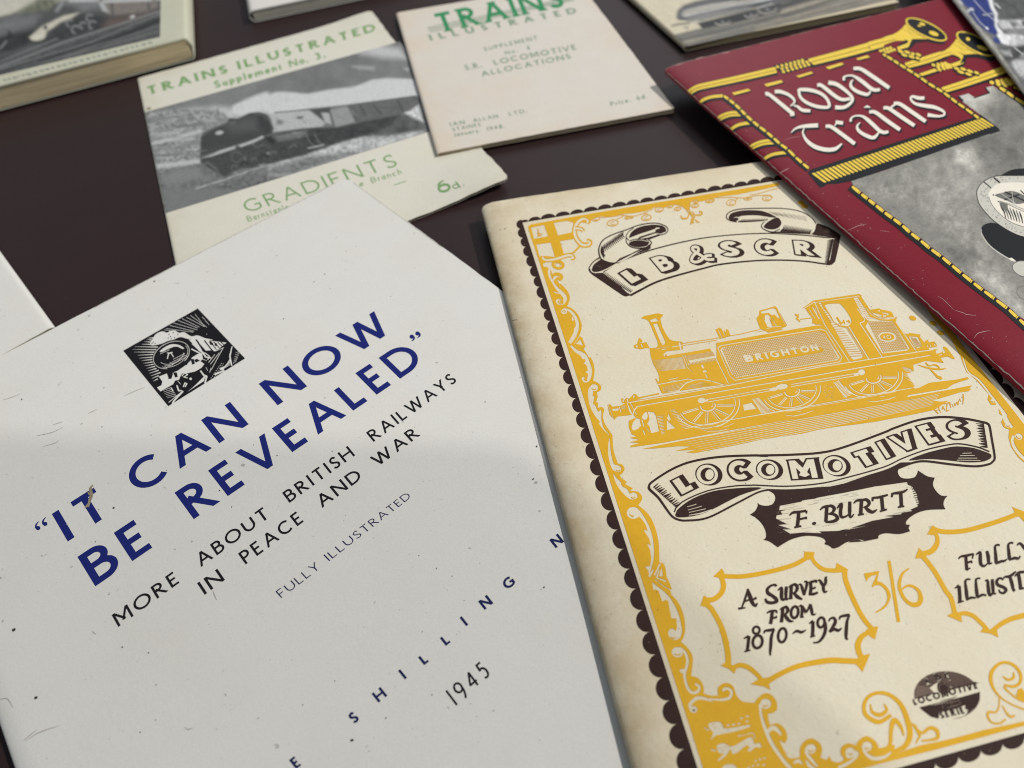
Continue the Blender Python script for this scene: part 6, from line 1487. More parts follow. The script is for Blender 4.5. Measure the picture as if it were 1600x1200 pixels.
# ---- title in pen-drawn letters
a = Art(); S = []
def let(f, s, w, closed=False): S.append((spl(f(s), closed, 6) if len(s.split()) > 2 else f(s), w, closed))
let(R3, '130,463 180,465 470,700', [5, 5.6, 6, 6]); let(R3, '435,705 490,700', 6.6); let(R3, '245,425 310,425 400,455 470,505 492,550 470,582 440,605', [5.4, 5.6, 5, 4.6, 4.2, 3, 1.6]); let(R3, '480,598 530,612 590,655 690,665', [2, 4.4, 5.6, 4.4])
let(R3, '560,400 700,408 830,455 905,530 918,615 780,612 650,565 570,500 548,430', [5.2, 5.6, 5.2, 4.6, 4.4, 5.2, 5.2, 4.4, 4], True)
let(R3, '775,345 835,352 1050,512 1190,515', [5, 5.8, 5.6, 4.4]); let(R3, '915,312 1020,335 1140,420 1215,505 1190,570 1110,620 1000,622', [6.4, 6, 5.4, 4.6, 4.4, 5.4, 6.4])
let(R4, '150,205 150,165 200,145 270,150 380,220 480,300 540,325 600,318', [4.4, 2.4, 3, 5.4, 6, 6, 5.6, 4.4]); let(R4, '265,195 235,235 245,290 320,345 440,380 485,335', [1.6, 4.4, 5.2, 5.6, 5.2, 2]); let(R4, '268,55 355,60 470,130 715,298', [5, 6, 6.2, 5.8])
let(R3, '448,938 500,890 590,860 785,845', [1.2, 4, 6, 6.4]); let(R3, '612,880 596,940 640,1030 740,1110 880,1150 1000,1140 1083,1075', [1.6, 3.6, 6, 6.6, 6.4, 6, 2.4])
let(R3, '880,857 950,865 1080,955 1245,1078', [5, 6, 6, 5.8]); let(R3, '995,855 1010,818', 1.8); let(R3, '1005,805 1098,818', 5.6)
let(R4, '232,720 240,680 290,648 390,658 500,745 590,830 650,855 705,845', [4, 2.2, 3, 5.4, 6, 6, 5.6, 4.4]); let(R4, '350,730 315,775 335,835 420,890 520,920 590,850', [1.6, 4.4, 5.4, 5.8, 5.2, 2])
let(R4, '465,597 545,605 690,710 850,822', [5, 6, 6.2, 5.8]); let(R4, '400,545 440,532 480,545', [1, 4, 1])
let(R4, '642,548 710,555 850,650 1030,770', [5, 6, 6.2, 5.8]); let(R4, '735,545 790,500', 3); let(R4, '772,492 850,500 1000,600 1170,718', [5, 6, 6.2, 5.8])
let(R4, '1155,425 1080,425 1005,405 985,440 1040,495 1150,520 1280,540 1390,590 1400,635 1330,652 1195,635', [5.4, 5.4, 3, 4, 5.4, 6, 5.4, 4, 3, 4.4, 6])
for p, w, c_ in S:
    for k in (1, 2, 3): a.line(sh(p, .8 * k, 1.05 * k), [x + .8 for x in w] if isinstance(w, list) else w + .8, 'k', c_)
for p, w, c_ in S: a.line(p, w, 'w', c_)
a.build('title', RB, INK, t, dz=.06)
a = Art()
for f, s, w in ((R2, '855,655 900,625 985,580', 1.2), (R2, '930,230 1010,200 1120,185', .5), (Z8, '495,240 540,222 560,212 620,200', .8), (Z8, '680,360 700,345', .7), (Z8, '1170,740 1220,755 1240,765 1300,772', .8), (Z8, '1285,915 1310,885 1340,875 1388,865', 1.0),
                (Z8, '1060,650 1100,675 1160,735', .6), (Z8, '740,490 770,500', 1.2), (Z8, '700,240 760,250', .4), (R1, '750,30 800,22 890,8', 1.2), (R1, '440,105 560,70', 1.0), (R1, '200,180 300,150', 1.0), (Z8, '610,390 650,400', .5), (Z8, '1130,900 1160,885', .6)):
    a.curve(f(s), [.3, w, w, .3], 'cr')
for _ in range(60):
    k = rr.uniform(.1, .99); x = 1035 + k * 560; y = 112 + k * 500 - rr.uniform(6, 70)
    a.fill(ell(x, y, .7, .5, 0, 6), 'cr')
a.build('creases', RB, INK, t, dz=.05, step=0)

rr = random.Random(8)
RB.strip('worn_spine_edge', M_rededge, t, [(.55 + rr.uniform(-.1, .12), .8 + k * 1.2, .13) for k in range(175)], seed=4)
RB.strip('worn_top_edge', M_rededge, t, [(1.0 + k * 1.1, .25, .16 if (k % 13) < 9 or k < 12 else .03) for k in range(122)], seed=6)
# ================================================================== green and grey supplement about gradients
TB = Book((215, 124), (581, 20), (286.5, 472), (1.15, 1.15, 1.1), .9, roll=1.6, corner=2.5, spine_corner=1.0, seed=9, waves=.04, curls=())
TB.curls = ((TB.uv(*at(789, 287, 1)[:2])[0] - 1, TB.uv(*at(789, 287, 1)[:2])[1] - 1, 19, 2.6), (TB.W - 2, 3, 16, 1.2))
TB.lift_all = True
t = thing('gradients_booklet', 'thin ivory booklet with grey steam train photograph and green word GRADIENTS', 'booklet', (*TB.xy(TB.W / 2, TB.H / 2), 0))
TB.cover('cover', [M_ti, M_edge], t, wob=.25, thick=.22)
TB.pages('pages', M_leafgrey, t, gap=.22)
N1 = lambda s: P(220, 100, 4.881, s); N2 = lambda s: P(420, 80, 4.881, s)
T_ = Tone([(226, 175.5), (624, 65), (744, 183), (259, 333)], 230, 110)
T_.base(.19)
T_.fill(N1('0,370 280,340 560,330 700,300 820,240 900,160 1269,60 1269,0 0,200'), .215, 3, tex=.15, ts=20)
T_.fill(N1('280,350 560,320 700,330 820,270 930,240 1269,250 1269,420 900,420 600,520 0,760'), .37, 7, tex=.25, ts=12)
T_.fill(N1('700,320 850,250 950,215 1050,205 1150,210 1269,230 1269,380 1020,380 940,360 760,400 700,370'), .50, 4)
T_.fill(N2('0,330 120,300 250,330 470,290 620,270 700,250 780,215 900,200 1120,210 1160,340 600,410 300,440 0,470'), .49, 3)
T_.fill(N2('0,210 330,90 600,30 720,10 900,60 1060,70 1110,210 900,200 780,215 640,270 470,285 300,320 160,310 60,310 0,330'), .195, 4, tex=.25, ts=22)
T_.fill(N2('700,20 880,50 1060,60 1000,-20 800,-60'), .42, 8); T_.fill(N2('640,115 800,120 800,140 690,130'), .34, 5); T_.fill(N2('1030,130 1070,130 1060,150'), .38, 3)
T_.fill(N1('30,370 280,345 580,350 640,380 680,430 520,500 460,560 450,760 120,840'), .285, 3, tex=.9, ts=3.2, seed=4)
for s, w, c in (('60,610 250,570 460,510', 5, .42), ('90,700 300,690 450,700', 3, .20), ('110,780 300,760 450,740', 7, .40), ('70,540 300,520', 4, .36), ('250,480 480,460', 4, .19), ('60,430 300,400', 3, .22), ('90,660 300,620 440,600', 4, .24)):
    T_.line(N1(s), w, c, 2.5)
T_.fill(N1('120,830 450,760 640,860 900,800 1269,690 1269,760 820,952 140,952 130,900'), .17, 4, tex=.5, ts=5, seed=2)
T_.fill(N1('130,860 300,800 420,790 480,860 200,930'), .23, 8); T_.line(N1('420,952 640,880 900,790 1269,690'), 2, .36, 1.5)
T_.fill(N1('450,952 760,860 1000,780 1269,700 1269,952'), .155, 3, tex=.8, ts=4, seed=6)
T_.fill(N2('0,870 200,800 420,740 560,690 720,650 1190,600 1190,625 700,775 140,952 0,952'), .40, 3, tex=.7, ts=4, seed=7)
T_.fill(N2('0,890 300,800 480,790 640,760 700,775 140,952 0,952'), .20, 6, tex=.7, ts=4, seed=8)
T_.fill(N2('670,640 900,560 1000,480 1100,460 1180,500 1190,600 900,650 720,650'), .10, 5, tex=.6, ts=7); T_.fill(N2('1040,470 1140,400 1180,540 1110,510'), .50, 4, tex=.5)
T_.fill(N2('610,410 1125,340 1150,400 1080,450 990,480 670,545'), .13, 1.5, tex=.3)
for s in ('690,415 740,490', '790,405 860,480', '980,375 1030,460'): T_.line(N2(s), 3, .07, 1.2)
T_.fill(N2('20,480 310,452 430,545 410,575 20,615'), .37, 1.5, tex=.15); T_.fill(N2('60,520 110,525 100,560 60,560'), .2, 3); T_.line(N2('215,508 260,500'), 3, .1, 1); T_.line(N2('250,520 290,560'), 1, .2, 1)
T_.fill(N2('300,440 470,428 470,470 400,470 430,540 360,480'), .075, 2); T_.fill(N2('400,470 460,470 480,560 430,540'), .34, 1.5); T_.fill(N2('462,450 600,420 640,455 662,540 510,582 490,545'), .30, 1.5, tex=.15)
T_.line(N2('605,412 665,535'), 2, .06, 1); T_.line(N2('460,440 495,570'), 2.4, .07, 1); T_.line(N2('45,468 300,448 600,412 1120,340'), 1.5, .12, 1)
T_.fill(N2('0,640 150,610 260,590 400,580 520,580 670,545 900,500 1000,480 940,560 800,620 560,690 420,740 300,780 0,860'), .05, 3, tex=.6, ts=5)
T_.fill(N2('50,650 200,620 260,620 250,650 100,675'), .24, 3); T_.fill(N2('180,620 260,615 230,660'), .36, 2)
for k in range(5): T_.line(N2(f'{110 + k * 60},{680 - k * 12} {130 + k * 62},{730 - k * 10} {180 + k * 60},{770 - k * 14}'), 1.5, .16, 1.5)
T_.line(N2('300,740 420,715'), 2, .34, 1.5)
T_.fill(N1('455,560 470,530 520,497 660,440 670,412 740,415 830,372 900,365 950,380 990,430 1015,495 1000,530 930,555 720,620 600,660 455,705'), .058, 1.6)
T_.fill(N1('640,470 800,410 880,410 880,500 700,530'), .095, 9); T_.fill(N1('890,390 970,390 1005,490 960,520 910,470'), .045, 4); T_.fill(ell(*N1('600,524')[0], 6, 2.8, -12, 14), .40, 2); T_.fill(N1('670,445 730,430 720,460 680,465'), .12, 2)
T_.fill(N1('455,705 560,690 640,660 760,620 930,550 1100,560 1269,570 1269,690 1040,740 860,790 760,800 640,865 560,820 460,760'), .062, 3, tex=.4, ts=4)
T_.fill(N1('460,720 560,682 600,660 720,625 720,645 600,685 540,705'), .36, 1.4); T_.fill(N1('745,620 870,575 930,545 940,560 860,600 760,635'), .38, 1.4); T_.fill(N1('850,590 860,620 870,625'), .30, 1)
T_.line(ell(*N1('730,710')[0], 8, 8, 0, 18), 1.6, .13, 1.5); T_.line(N1('870,640 930,615 990,640'), 2, .12, 1.5); T_.line(N1('460,775 510,750 570,800'), 2.4, .16, 2); T_.line(N1('570,790 600,850'), 2, .14, 2)
T_.fill(N1('940,560 1010,545 1040,580 1000,620'), .03, 2); T_.fill(N1('1000,550 1120,540 1269,500 1269,545 1120,580 1050,590'), .16, 4)
T_.fill(N1('705,820 740,825 720,840'), .30, 2); T_.fill(N1('900,770 950,760 920,785'), .30, 2); T_.line(N1('790,700 800,740'), 2, .2, 1.2); T_.fill(ell(*N1('970,680')[0], 2.4, 2, 0, 8), .25, 1.4)
T_.line(N1('585,340 595,415'), 1.6, .16, 1.5)
T_.line(N1('470,545 530,505 660,450'), 1.2, .17, 1.0); T_.line(N1('860,375 930,390 985,440 1005,500'), 1.2, .14, 1.0); T_.line(N1('1020,372 1150,360 1269,345'), 1.6, .13, 1.0); T_.fill(N1('1190,405 1225,400 1235,415 1195,420'), .12, 1.2)
for k in range(7): T_.line(N1(f'{690 + k * 75},{800 - k * 26} {700 + k * 75},{775 - k * 26} {725 + k * 75},{770 - k * 26} {735 + k * 75},{795 - k * 26}'), 1.6, .02 if k % 2 else .15, 1.2)
for k in range(6): T_.line(N1(f'{480 + k * 30},{640 - k * 6} {482 + k * 30},{690 - k * 8}'), 1.0, .09, 1)
for k in range(30):
    x, y = 60 + (k * 137) % 400, 400 + (k * 89) % 330; T_.line(N1(f'{x},{y} {x + 70},{y - 14}'), 1.5, .20 if k % 2 else .38, 1.5, .7)
for k in range(26):
    x = 470 + (k * 97) % 700; y = 930 - (x - 470) * .31 + (k * 31) % 60 - 20; T_.line(N1(f'{x},{y:.0f} {x + 40},{y - 12:.0f}'), 1.4, .30 if k % 2 else .09, 1.4, .7)
T_.grain(.12)
T_.build('train_photograph', TB, M_tone, t)
INK = {'gr': M_green, 'dg': M_dgreen, 'fg': M_fgreen, 'st': M_tear}
a = Art(); textline(a, [(231, 148.5), (588, 48), (584, 36.5), (227, 136)], [('TRAINS', 231, 357), ('ILLUSTRATED', 373, 588)], .20, 'gr', serif=.13, gap=.30, thin=.10, aspect=29)
textline(a, [(336, 138), (509, 89.5), (506, 79.5), (333, 127.5)], [('Supplement', 336, 441), ('No.', 453, 482), ('3.', 493, 509)], .17, 'gr', gap=.2, aspect=16, serif=.0)
a.build('series_title', TB, INK, t)
a = Art(); textline(a, [(388, 332), (623, 258.5), (613, 240), (377.5, 314.5)], [('GRADIENTS', 387, 622.5)], .10, 'gr', gap=.26, aspect=11.5)
a.build('title', TB, INK, t)
a = Art(); textline(a, [(388, 346.5), (628, 271.5), (625, 263), (384.5, 338)], [('Barnstaple', 388, 452)], .11, 'gr', gap=.25, aspect=27)
a.build('place_lettering', TB, INK, t)
a = Art(); textline(a, [(388, 346.5), (628, 271.5), (625, 263), (384.5, 338)], [('ne', 554, 569), ('Branch', 581, 628)], .11, 'gr', gap=.25, aspect=27)
a.build('branch_lettering', TB, INK, t)
a = Art(); a.line([(616, 289), (634, 283)], 1.1, 'gr'); a.build('dash', TB, INK, t)
a = Art(); a.line(ell(694, 293.6, 8.4, 5.2, -12, 26), 3.6, 'gr', True); a.line(spl([(686.5, 293), (685.5, 288), (690, 283.5), (694, 282)], False, 5), [3.4, 3.6, 2.6, 1], 'gr')
a.line(ell(712, 291, 4.6, 3.0, -10, 18), 1.6, 'gr', True); a.line([(711.5, 283.5), (714.5, 286), (719.5, 293)], 1.8, 'gr'); a.fill(ell(724.5, 289.5, 1.2, .9, 0, 8), 'gr')
a.build('price', TB, INK, t)
a = Art(); a.fill(ell(232.5, 169.5, 3.5, 2.2, -15, 12), 'st'); a.build('stain', TB, INK, t, dz=.06, step=0)
a = Art(); a.fill(P(200, 250, 6.667, '352,455 372,460 380,500 365,520'), 'st')
a.build('spine_wear', TB, INK, t, dz=.06, step=0)

# ================================================================== pinkish supplement listing allocations
SB = Book((619, 23), (905, -44), (682.5, 243), (3.0, 2.6, 3.0), 1.7, roll=1.8, corner=.8, spine_corner=.5, seed=13, waves=.04)
_q = para((682.5, 242), (1053, 167), (619, 23), 1, 2.9)
_A = np.array(at(682.5, 242, 2.9)[:2]); _B = np.array(at(1053, 166.5, 2.9)[:2]); _C = np.array(at(619, 23, 2.9)[:2])
_TR = _C + (_B - _A)
SB = Book((619, 23), to_px(_TR[0], _TR[1], 2.6), (682.5, 242.5), (3.0, 2.6, 3.0), 1.7, roll=1.8, corner=.8, spine_corner=.5, seed=13, waves=.04)
t = thing('allocations_booklet', 'pinkish cream booklet with large green TRAINS heading, resting on the gradients booklet', 'booklet', (*SB.xy(SB.W / 2, SB.H / 2), 0))
SB.cover('cover', [M_sr, M_sredge], t, wob=.15, thick=.3)
SB.pages('pages', M_leaf, t, inset=.35)
a = Art(); S1 = lambda s: P(640, 0, 4.536, s)
for k in range(4): a.line([(668 + k, 43 + k * 2.4), (905 - k * 3, -7 + k * 2.4)], .9, 'fg')
f = textline(a, [(686, 51.5), (884, 9.5), (872, -19.5), (674.5, 22.5)], [('TRAINS', 686, 884)], .17, 'dg', serif=.16, gap=.20, thin=.09, aspect=5.2)
textline(a, [(673, 63.5), (902.5, 20), (898, 11.5), (668.5, 54.5)], [('ILLUSTRATED', 673, 902)], .22, 'fg', serif=.13, gap=.62, thin=.10, aspect=23)
a.build('series_title', SB, INK, t)
a = Art()
textline(a, [(757, 80), (841, 61.5), (838.5, 55.5), (754.5, 74)], [('SUPPLEMENT', 757, 841)], .17, 'fg', gap=.3, aspect=13)
textline(a, [(790, 85.5), (829, 77), (827, 71.5), (788, 80)], [('No.', 790, 809), ('1', 825, 828)], .17, 'fg', gap=.3, aspect=6)
textline(a, [(727, 110), (902, 77), (898.5, 69), (723.5, 102)], [('S.R.', 728, 753), ('LOCOMOTIVE', 773, 902)], .17, 'fg', gap=.25, aspect=19)
textline(a, [(753.5, 119.5), (893, 91), (890, 83.5), (750.5, 112)], [('ALLOCATIONS', 753.5, 893)], .17, 'fg', gap=.25, aspect=16)
a.build('title', SB, INK, t)
a = Art()
textline(a, [(704, 197.5), (824, 175.5), (822, 170), (702, 191.5)], [('IAN', 704, 727), ('ALLAN,', 740, 782), ('LTD.', 796, 824)], .16, 'fg', gap=.3, aspect=18)
textline(a, [(708, 205), (752, 196.5), (750, 191.5), (706, 200)], [('STAINES', 708, 752)], .16, 'fg', gap=.3, aspect=8)
textline(a, [(710, 213.5), (789, 199.5), (787.5, 193.5), (708, 207.5)], [('January,', 710, 751), ('1948.', 762, 789)], .15, 'fg', gap=.25, aspect=12)
a.build('imprint', SB, INK, t)
a = Art(); textline(a, [(955, 166), (1012, 153), (1009.5, 146.5), (952.5, 159.5)], [('Price,', 955, 986), ('6d.', 996, 1012)], .15, 'fg', gap=.25, aspect=8)
a.build('price', SB, INK, t)

# ================================================================== thick book, far left
_A = np.array(at(295, 57.5, 11.3)[:2]); _d = np.array(at(0, 133, 11.3)[:2]) - np.array(at(283, 60, 11.3)[:2]); _d /= np.linalg.norm(_d)
_n = np.array(at(293.2, 0, 11.3)[:2]) - _A; _n /= np.linalg.norm(_n)
_TL = _A + _n * 150; _TR = _TL + _d * 185
HB = Book(to_px(*_TL, 11.3 - 5.1), to_px(*_TR, 11.3), to_px(*_A, 11.3 - 5.1), 11.3, 10.2, roll=2.5, corner=1.0, spine_corner=1.0, seed=15)
_fl = HB.flat
t = thing('thick_book', 'thick book with tan page edges and dark locomotive photograph, far left corner', 'book', (*HB.xy(HB.W / 2, HB.H / 2), 0))
M_hb = mat('pale_green_cover', (.53, .54, .44, 1), (.48, .48, .38, 1), rough=.55, scale=60, amount=.6, stain=.3, stain_col=(.5, .42, .30, 1))
HB.cover('cover', [M_hb, M_hb], t, thick=.7, wob=.05)
HB.pages('pages', mat('tan_page_edges', (.60, .50, .32, 1), (.54, .44, .27, 1), rough=.95, scale=40, amount=.6, stripes=1500), t, inset=.45, gap=.75, u0=1.6)
A0 = lambda s: P(0, 0, 5, s)
T_ = Tone([(-30, -60), (252, -40), (250, 57.5), (-30, 124.5)], 150, 110)
T_.base(.10)
T_.fill(A0('-200,-400 1300,-300 1300,0 480,10 200,90 -200,180'), (.52, .51, .44), 4); T_.fill(A0('180,60 300,-10 480,-20 400,70 250,100 100,110'), (.14, .15, .11), 5, tex=.8, ts=6)
T_.fill(A0('-150,170 100,110 330,110 300,190 0,290 -150,330'), .13, 5, tex=.4, ts=9); T_.fill(A0('-150,190 150,140 290,130 200,210 -150,260'), .19, 10)
T_.fill(A0('-150,330 0,290 260,230 320,330 -150,560'), .035, 6, tex=.5, ts=6); T_.fill(A0('-100,440 100,400 250,340 300,360 -100,480'), .11, 6)
T_.fill(A0('250,230 300,170 470,10 800,-30 900,0 870,120 640,120 600,95 500,118 330,200'), .085, 4); T_.fill(A0('470,30 540,0 760,0 790,60 650,90 560,40'), .20, 8); T_.line(A0('440,90 500,0'), 5, .30, 3); T_.line(A0('540,5 780,0'), 4, .45, 3)
T_.fill(A0('770,0 1180,-30 1256,50 1150,100 880,125 800,80'), (.19, .17, .155), 4, tex=.2); T_.fill(A0('770,20 810,20 850,100 800,80'), .36, 3); T_.line(A0('870,20 885,118'), 3, .07, 3); T_.line(A0('1165,0 1160,80'), 3, .08, 3); T_.line(A0('800,10 1180,-5'), 5, .42, 3)
T_.fill(A0('330,320 460,190 620,112 880,130 1150,105 1256,60 1256,100 900,215 600,290 330,370'), .05, 5, tex=.5, ts=7); T_.fill(A0('850,140 1100,110 1256,75 1000,190 800,220'), (.12, .09, .08), 9)
T_.fill(A0('228,292 330,205 500,122 620,98 560,140 470,175 400,225 365,245 345,300 290,318 245,312'), (.53, .51, .43), 2.5); T_.fill(ell(*A0('355,215')[0], 3, 3.5, 0, 10), .07, 1.5); T_.fill(ell(*A0('300,285')[0], 11, 5, -15, 14), (.60, .58, .50), 3)
for c_, r in (((545, 180), 5), ((590, 230), 6), ((700, 140), 5), ((725, 195), 6), ((650, 200), 5)): T_.line(ell(*A0('%d,%d' % c_)[0], r, r, 0, 12, 100, 320), 2.4, .26, 2.2)
T_.fill(ell(*A0('1035,130')[0], 4, 2, -20, 10), .5, 2)
T_.fill(A0('-150,560 330,370 600,290 900,215 1256,100 1256,290 -150,630'), .09, 5, tex=.5, ts=5)
for s, w, c in (('-100,560 500,330 1256,85', 3, .22), ('-50,580 600,350 1256,130', 2, .04), ('300,480 800,320 1256,150', 3, .035), ('-100,520 450,300', 2, .2), ('650,420 900,300 1256,160', 4, .03), ('0,540 700,330 1256,110', 1.6, .2), ('300,500 1256,200', 2, .15), ('500,450 1256,240', 2.4, .16), ('60,300 75,240 90,290', 3, .02), ('0,380 50,320', 2, .3)):
    T_.line(A0(s), w, c, 2)
T_.grain(.2, 3)
T_.build('locomotive_photograph', HB, M_tone, t, dz=.05)
a = Art(); rr = random.Random(3)
x = 6.0
while x < 232:
    w = rr.uniform(3, 9); y = 128.2 - x * .258
    for k in range(int(w / 2.2)):
        a.fill([(x + k * 2.2, y), (x + k * 2.2 + 1.5, y - .4), (x + k * 2.2 + 1.4, y - 3.4), (x + k * 2.2 - .1, y - 3.0)], 'cap')
    x += w + rr.uniform(1.5, 3.0)
a.build('caption', HB, {'cap': mat('grey_caption_ink', (.20, .23, .21, 1), rough=.8)}, t, dz=.05)

# ================================================================== pale booklet at the top edge
tl, tr, bl = para((390, 27), (704, -49), (384, -6), 120, 6.4, 2.9)
PB = Book(tl, tr, bl, 6.4, 5.8, roll=3.0, corner=1.0, spine_corner=1.2, seed=17)
t = thing('pale_booklet', 'plain grey white booklet cut off by the top edge of the photograph', 'booklet', (*PB.xy(PB.W / 2, PB.H / 2), 0))
M_pale = mat('grey_white_cover', (.68, .67, .64, 1), (.62, .61, .58, 1), rough=.6, scale=50, amount=.5, stain=.3, stain_col=(.58, .55, .50, 1))
PB.cover('cover', [M_pale, M_pale], t, thick=.5); PB.pages('pages', M_leafgrey, t, gap=.6, inset=.3, u0=2.0)

# ================================================================== booklet with a sepia streamlined engine, top right
_zz = 3.4
tl, tr, bl = para((1069, 76), (1402, 1), (985, 0), 150, _zz)
EB = Book(tl, tr, bl, _zz, 2.8, roll=1.4, corner=.8, spine_corner=.5, seed=19)
t = thing('streamliner_booklet', 'cream booklet with a grey streamlined engine picture, behind the crimson booklet', 'booklet', (*EB.xy(EB.W / 2, EB.H / 2), 0))
M_eb = mat('sepia_cover', (.60, .54, .41, 1), (.53, .465, .33, 1), rough=.7, scale=70, amount=.6, stain=.4)
EB.cover('cover', [M_eb, M_eb], t, thick=.3); EB.pages('pages', mat('olive_page_edges', (.40, .335, .20, 1), rough=.95, stripes=2500), t, inset=.25)
V1 = lambda s: P(980, 0, 5.29, s); V2 = lambda s: P(1180, 0, 5.29, s)
T_ = Tone([(900, -78), (1230, -140), (1399, -1.5), (1071, 73)], 150, 80)
T_.base((.58, .53, .41))
T_.fill(V1('370,290 600,235 900,190 1270,100') + V2('600,-40 1180,-60 1180,20 0,300') + V1('480,405'), (.17, .165, .15), 2, tex=.25)
T_.fill(V1('400,330 900,215 1270,120') + V2('700,-60 900,-40 0,210') + V1('470,380'), (.10, .105, .105), 4)
T_.fill(V1('440,345 800,270 1270,150') + V2('200,80 700,-50 760,-10 200,130 0,200') + V1('460,370'), (.34, .31, .25), 4, tex=.2)
T_.fill(V2('0,225 400,110 800,0 1180,-60 1180,15 600,150 0,290'), (.36, .32, .25), 3, tex=.3, ts=8)
for s, w, c in (('0,190 350,90 700,-20', 5, .11), ('0,240 400,130 900,-5', 3, .12), ('100,240 500,120 1000,-10', 3, .16), ('200,230 700,90 1150,-30', 3, .13), ('0,270 300,210 700,110 1170,0', 2.4, .15)): T_.line(V2(s), w, (c, c * .97, c * .9), 2)
T_.fill(V1('405,130 420,80 470,40 560,10 800,-40 1270,-120') + V2('600,-140 400,0 0,60') + V1('1030,70 800,120 640,150 560,180 460,170 415,165'), (.105, .11, .118), 2.4)
T_.fill(V1('450,110 500,80 700,30 900,10 1270,-60 1270,-30 900,40 600,100 480,140'), (.38, .365, .32), 3); T_.line(V1('450,130 470,90 600,60 900,10'), 1.6, .36, 1.5); T_.fill(V1('480,150 700,100 1000,60 1040,80 700,150 560,190'), (.21, .215, .21), 3)
T_.line(V1('470,135 600,110 900,45 1200,-10'), 1.5, .5, 1.2)
T_.fill(V1('580,190 900,110 1270,20 1270,100 900,190 620,240 600,215'), (.035, .038, .042), 2.4); T_.fill(V2('0,90 300,0 500,-60 700,-60 200,90 0,140'), (.06, .062, .065), 4)
T_.line(V1('365,215 430,200 520,190'), 2.6, .10, 1.6); T_.fill(V1('520,185 590,165 575,205'), (.5, .47, .40), 2)
for c_, r in (((790, 180), 11), ((1025, 120), 10), ((1160, 78), 14)): T_.line(ell(*V1('%d,%d' % c_)[0], r, r * .42, -8, 18, 0, 190), 2, (.33, .32, .29), 1.5); T_.fill(ell(*V1('%d,%d' % c_)[0], 2.4, 1.6, 0, 8), .3, 1.5)
T_.line(V1('1040,60 1100,40 1180,30'), 4, .05, 2); T_.line(V1('1060,70 1200,30'), 2.4, .32, 2); T_.fill(ell(*V1('490,228')[0], 4, 2.4, 0, 10), (.3, .28, .24), 2)
T_.grain(.15, 3)
T_.build('engine_picture', EB, M_tone, t)

# ================================================================== blue and grey paper-covered booklet, top right corner
_zz = 12.0
GB = Book((1420, -90), (1760, -190), (1690, 266), (12.6, 12.0, 12.2), 1.6, roll=2.4, corner=1, spine_corner=1, seed=21, waves=.12)
t = thing('blue_booklet', 'crumpled booklet with blue panel and grey photographs, overlapping the crimson booklet', 'booklet', (*GB.xy(GB.W / 2, GB.H / 2), 0))
M_gb = mat('crumpled_grey_cover', (.42, .41, .385, 1), (.27, .265, .25, 1), rough=.45, spec=.5, scale=110, amount=.9, stain=.7, stain_col=(.22, .20, .16, 1), bump=.5, bump_scale=350)
GB.cover('cover', [M_gb, M_gb], t, wob=.3, thick=.3); GB.pages('pages', M_leafgrey, t)
W1 = lambda s: P(1490, 0, 6.345, s)
T_ = Tone([(1466, -30), (1600, -60), (1690, 190), (1601, 148)], 110, 130)
T_.base(.15)
T_.fill(W1('-100,-200 120,-60 60,20 130,120 260,280 380,400 480,560 700,900 640,900 -100,0'), (.40, .39, .35), 4, tex=.6, ts=5)
T_.fill(W1('380,-300 720,-300 720,190 450,200 410,130'), .095, 3, tex=.5, ts=9); T_.fill(W1('420,200 720,195 720,285 480,290'), .42, 2, tex=.4); T_.fill(W1('540,205 640,230 600,285'), .14, 3); T_.fill(W1('670,205 720,205 720,260 690,260'), .06, 2)
T_.fill(W1('480,290 720,285 720,340 560,340'), .22, 3); T_.fill(spl(W1('500,360 580,335 680,350 720,380 720,450 600,460 540,430'), True, 4), .46, 3, tex=.4); T_.fill(W1('460,480 600,470 720,440 720,560 620,620 520,600'), .05, 5, tex=.6, ts=8); T_.fill(spl(W1('580,620 660,590 730,620 730,730 660,740'), True, 4), .44, 5, tex=.4)
T_.fill(W1('660,560 700,520 720,560 720,600'), .30, 4); T_.fill(W1('620,640 680,660 700,780 640,720'), .36, 5); T_.fill(W1('470,500 560,500 580,560 500,540'), .33, 4)
T_.fill(W1('60,-200 340,-200 360,30 395,140 440,330 460,345 420,350 370,330 300,290 230,230 190,170 150,130 170,100 100,40 40,-20'), (.018, .033, .185), 2.5, tex=.25, ts=8)
T_.fill(W1('390,380 430,360 480,420 440,430 400,420'), (.03, .05, .20), 2)
T_.fill(W1('335,-100 375,-60 400,80 435,130 435,260 500,335 570,360 545,450 480,430 430,350 440,320 410,260 405,140 370,80 345,0'), .66, 2)
for s, w in (('200,0 300,110 400,200', .8), ('290,145 390,140', 1.6), ('190,120 260,220 340,290', 1.0), ('410,30 460,80', 2), ('50,0 90,40', 2), ('130,120 170,90 200,95', 3), ('600,470 690,540', 1.4)): T_.line(W1(s), w, .5, 1.0)
T_.fill(ell(*W1('332,280')[0], 2.6, 1.6, 30, 8), .7, 1)
T_.grain(.35, 4)
T_.build('printed_panels', GB, tone_mat('worn_print', .42), t, dz=.06)

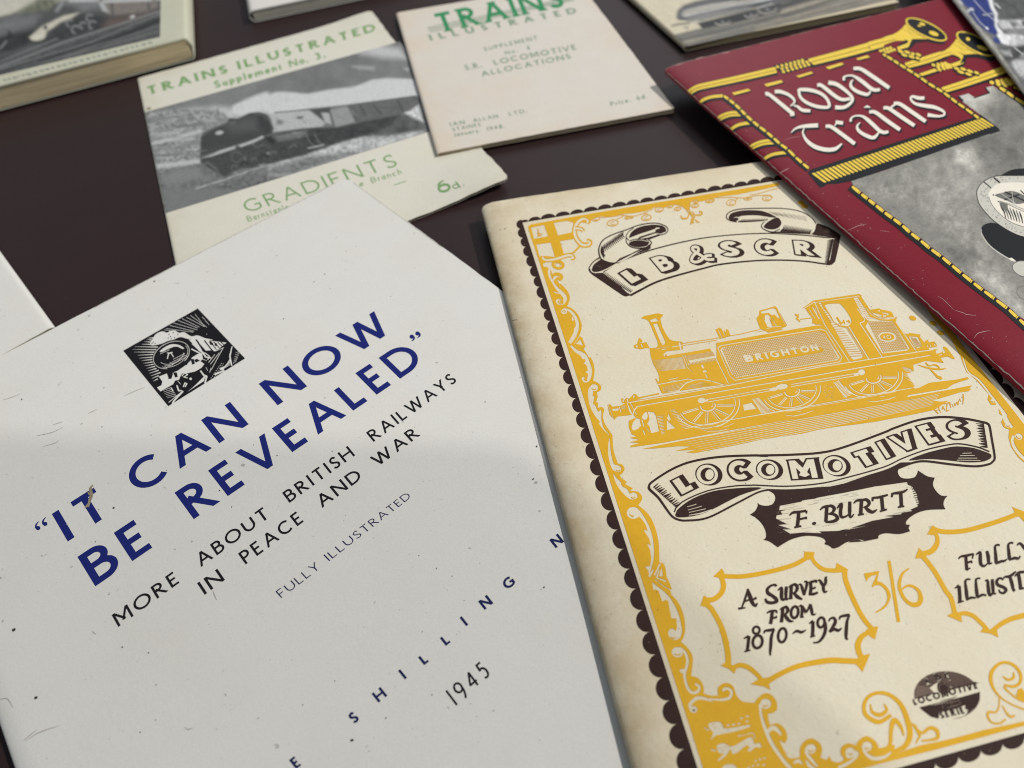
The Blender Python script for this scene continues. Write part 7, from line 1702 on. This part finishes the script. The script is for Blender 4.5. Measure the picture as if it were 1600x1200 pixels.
# ================================================================== small white booklet at the left edge
_zz = 2.9
_BR = np.array(at(84, 509.0, _zz)[:2]); _n = np.array(at(0, 393, _zz)[:2]) - _BR; _n /= np.linalg.norm(_n); _w = np.array(at(0, 552.5, _zz)[:2]) - np.array(at(77, 509.5, _zz)[:2]); _w /= np.linalg.norm(_w)
_TL = _BR + _n * 160; _TR = _TL + _w * 110
NB = Book(to_px(*_TL, _zz - 1.2), to_px(*_TR, _zz), to_px(*_BR, _zz - 1.2), _zz, 2.4, roll=2.0, corner=.6, spine_corner=.6, seed=23)
t = thing('small_white_booklet', 'plain white booklet poking in at the left edge, behind the nearest booklet', 'booklet', (*NB.xy(NB.W / 2, NB.H / 2), 0))
NB.cover('cover', [M_white, M_edge], t, thick=.3); NB.pages('pages', mat('dull_page_edges', (.30, .26, .16, 1), rough=.95, stripes=2600), t, inset=.2, u0=1.0)

# ================================================================== the telephone taking the picture, just behind the lens and out of frame; added and sized to cast the shade over the near booklets
t = thing('smartphone', 'dark smartphone above the table, out of frame, added for its shade', 'smartphone', tuple(CAMP))
M_phone = mat('phone_body', (.03, .03, .035, 1), rough=.4, spec=.4); M_screen = mat('phone_screen', (.01, .01, .012, 1), rough=.15, spec=.5)
def plate(name, pts, d0, d1, m):
    n = len(pts); V = [tuple(CAMP + RIGHT * x + UP * y - FWD * d) for d in (d0, d1) for x, y in pts]
    return mesh_obj(name, V, [tuple(range(n)), tuple(range(2 * n - 1, n - 1, -1))] + [(i, i + n, (i + 1) % n + n, (i + 1) % n) for i in range(n)], [m], t)
def rounded(x0, x1, y0, y1, r, rot):
    out = []
    for cx, cy, a0 in ((x1 - r, y1 - r, 0), (x0 + r, y1 - r, 90), (x0 + r, y0 + r, 180), (x1 - r, y0 + r, 270)):
        out += [(cx + r * math.cos(R(a0 + k * 15)), cy + r * math.sin(R(a0 + k * 15))) for k in range(7)]
    c, s_ = math.cos(R(rot)), math.sin(R(rot))
    return [(x * c - y * s_, x * s_ + y * c) for x, y in out]
plate('body', rounded(-62, 88, -27, 51.5, 11, -3.2), 4, 11.5, M_phone); plate('screen', rounded(-59, 83, -24, 44.5, 8, -3.2), 11.6, 12.0, M_screen)
plate('shade_flap', [(85.5, 43), (92, 40), (99, 28), (108, 10), (120, -10), (128, -26), (118, -40), (88, -34), (83, -20)], 6, 9, mat('shade_flap_brown', (.05, .035, .025, 1), rough=.6))  # made-up plate in place of a hand, outlined to shape the shade
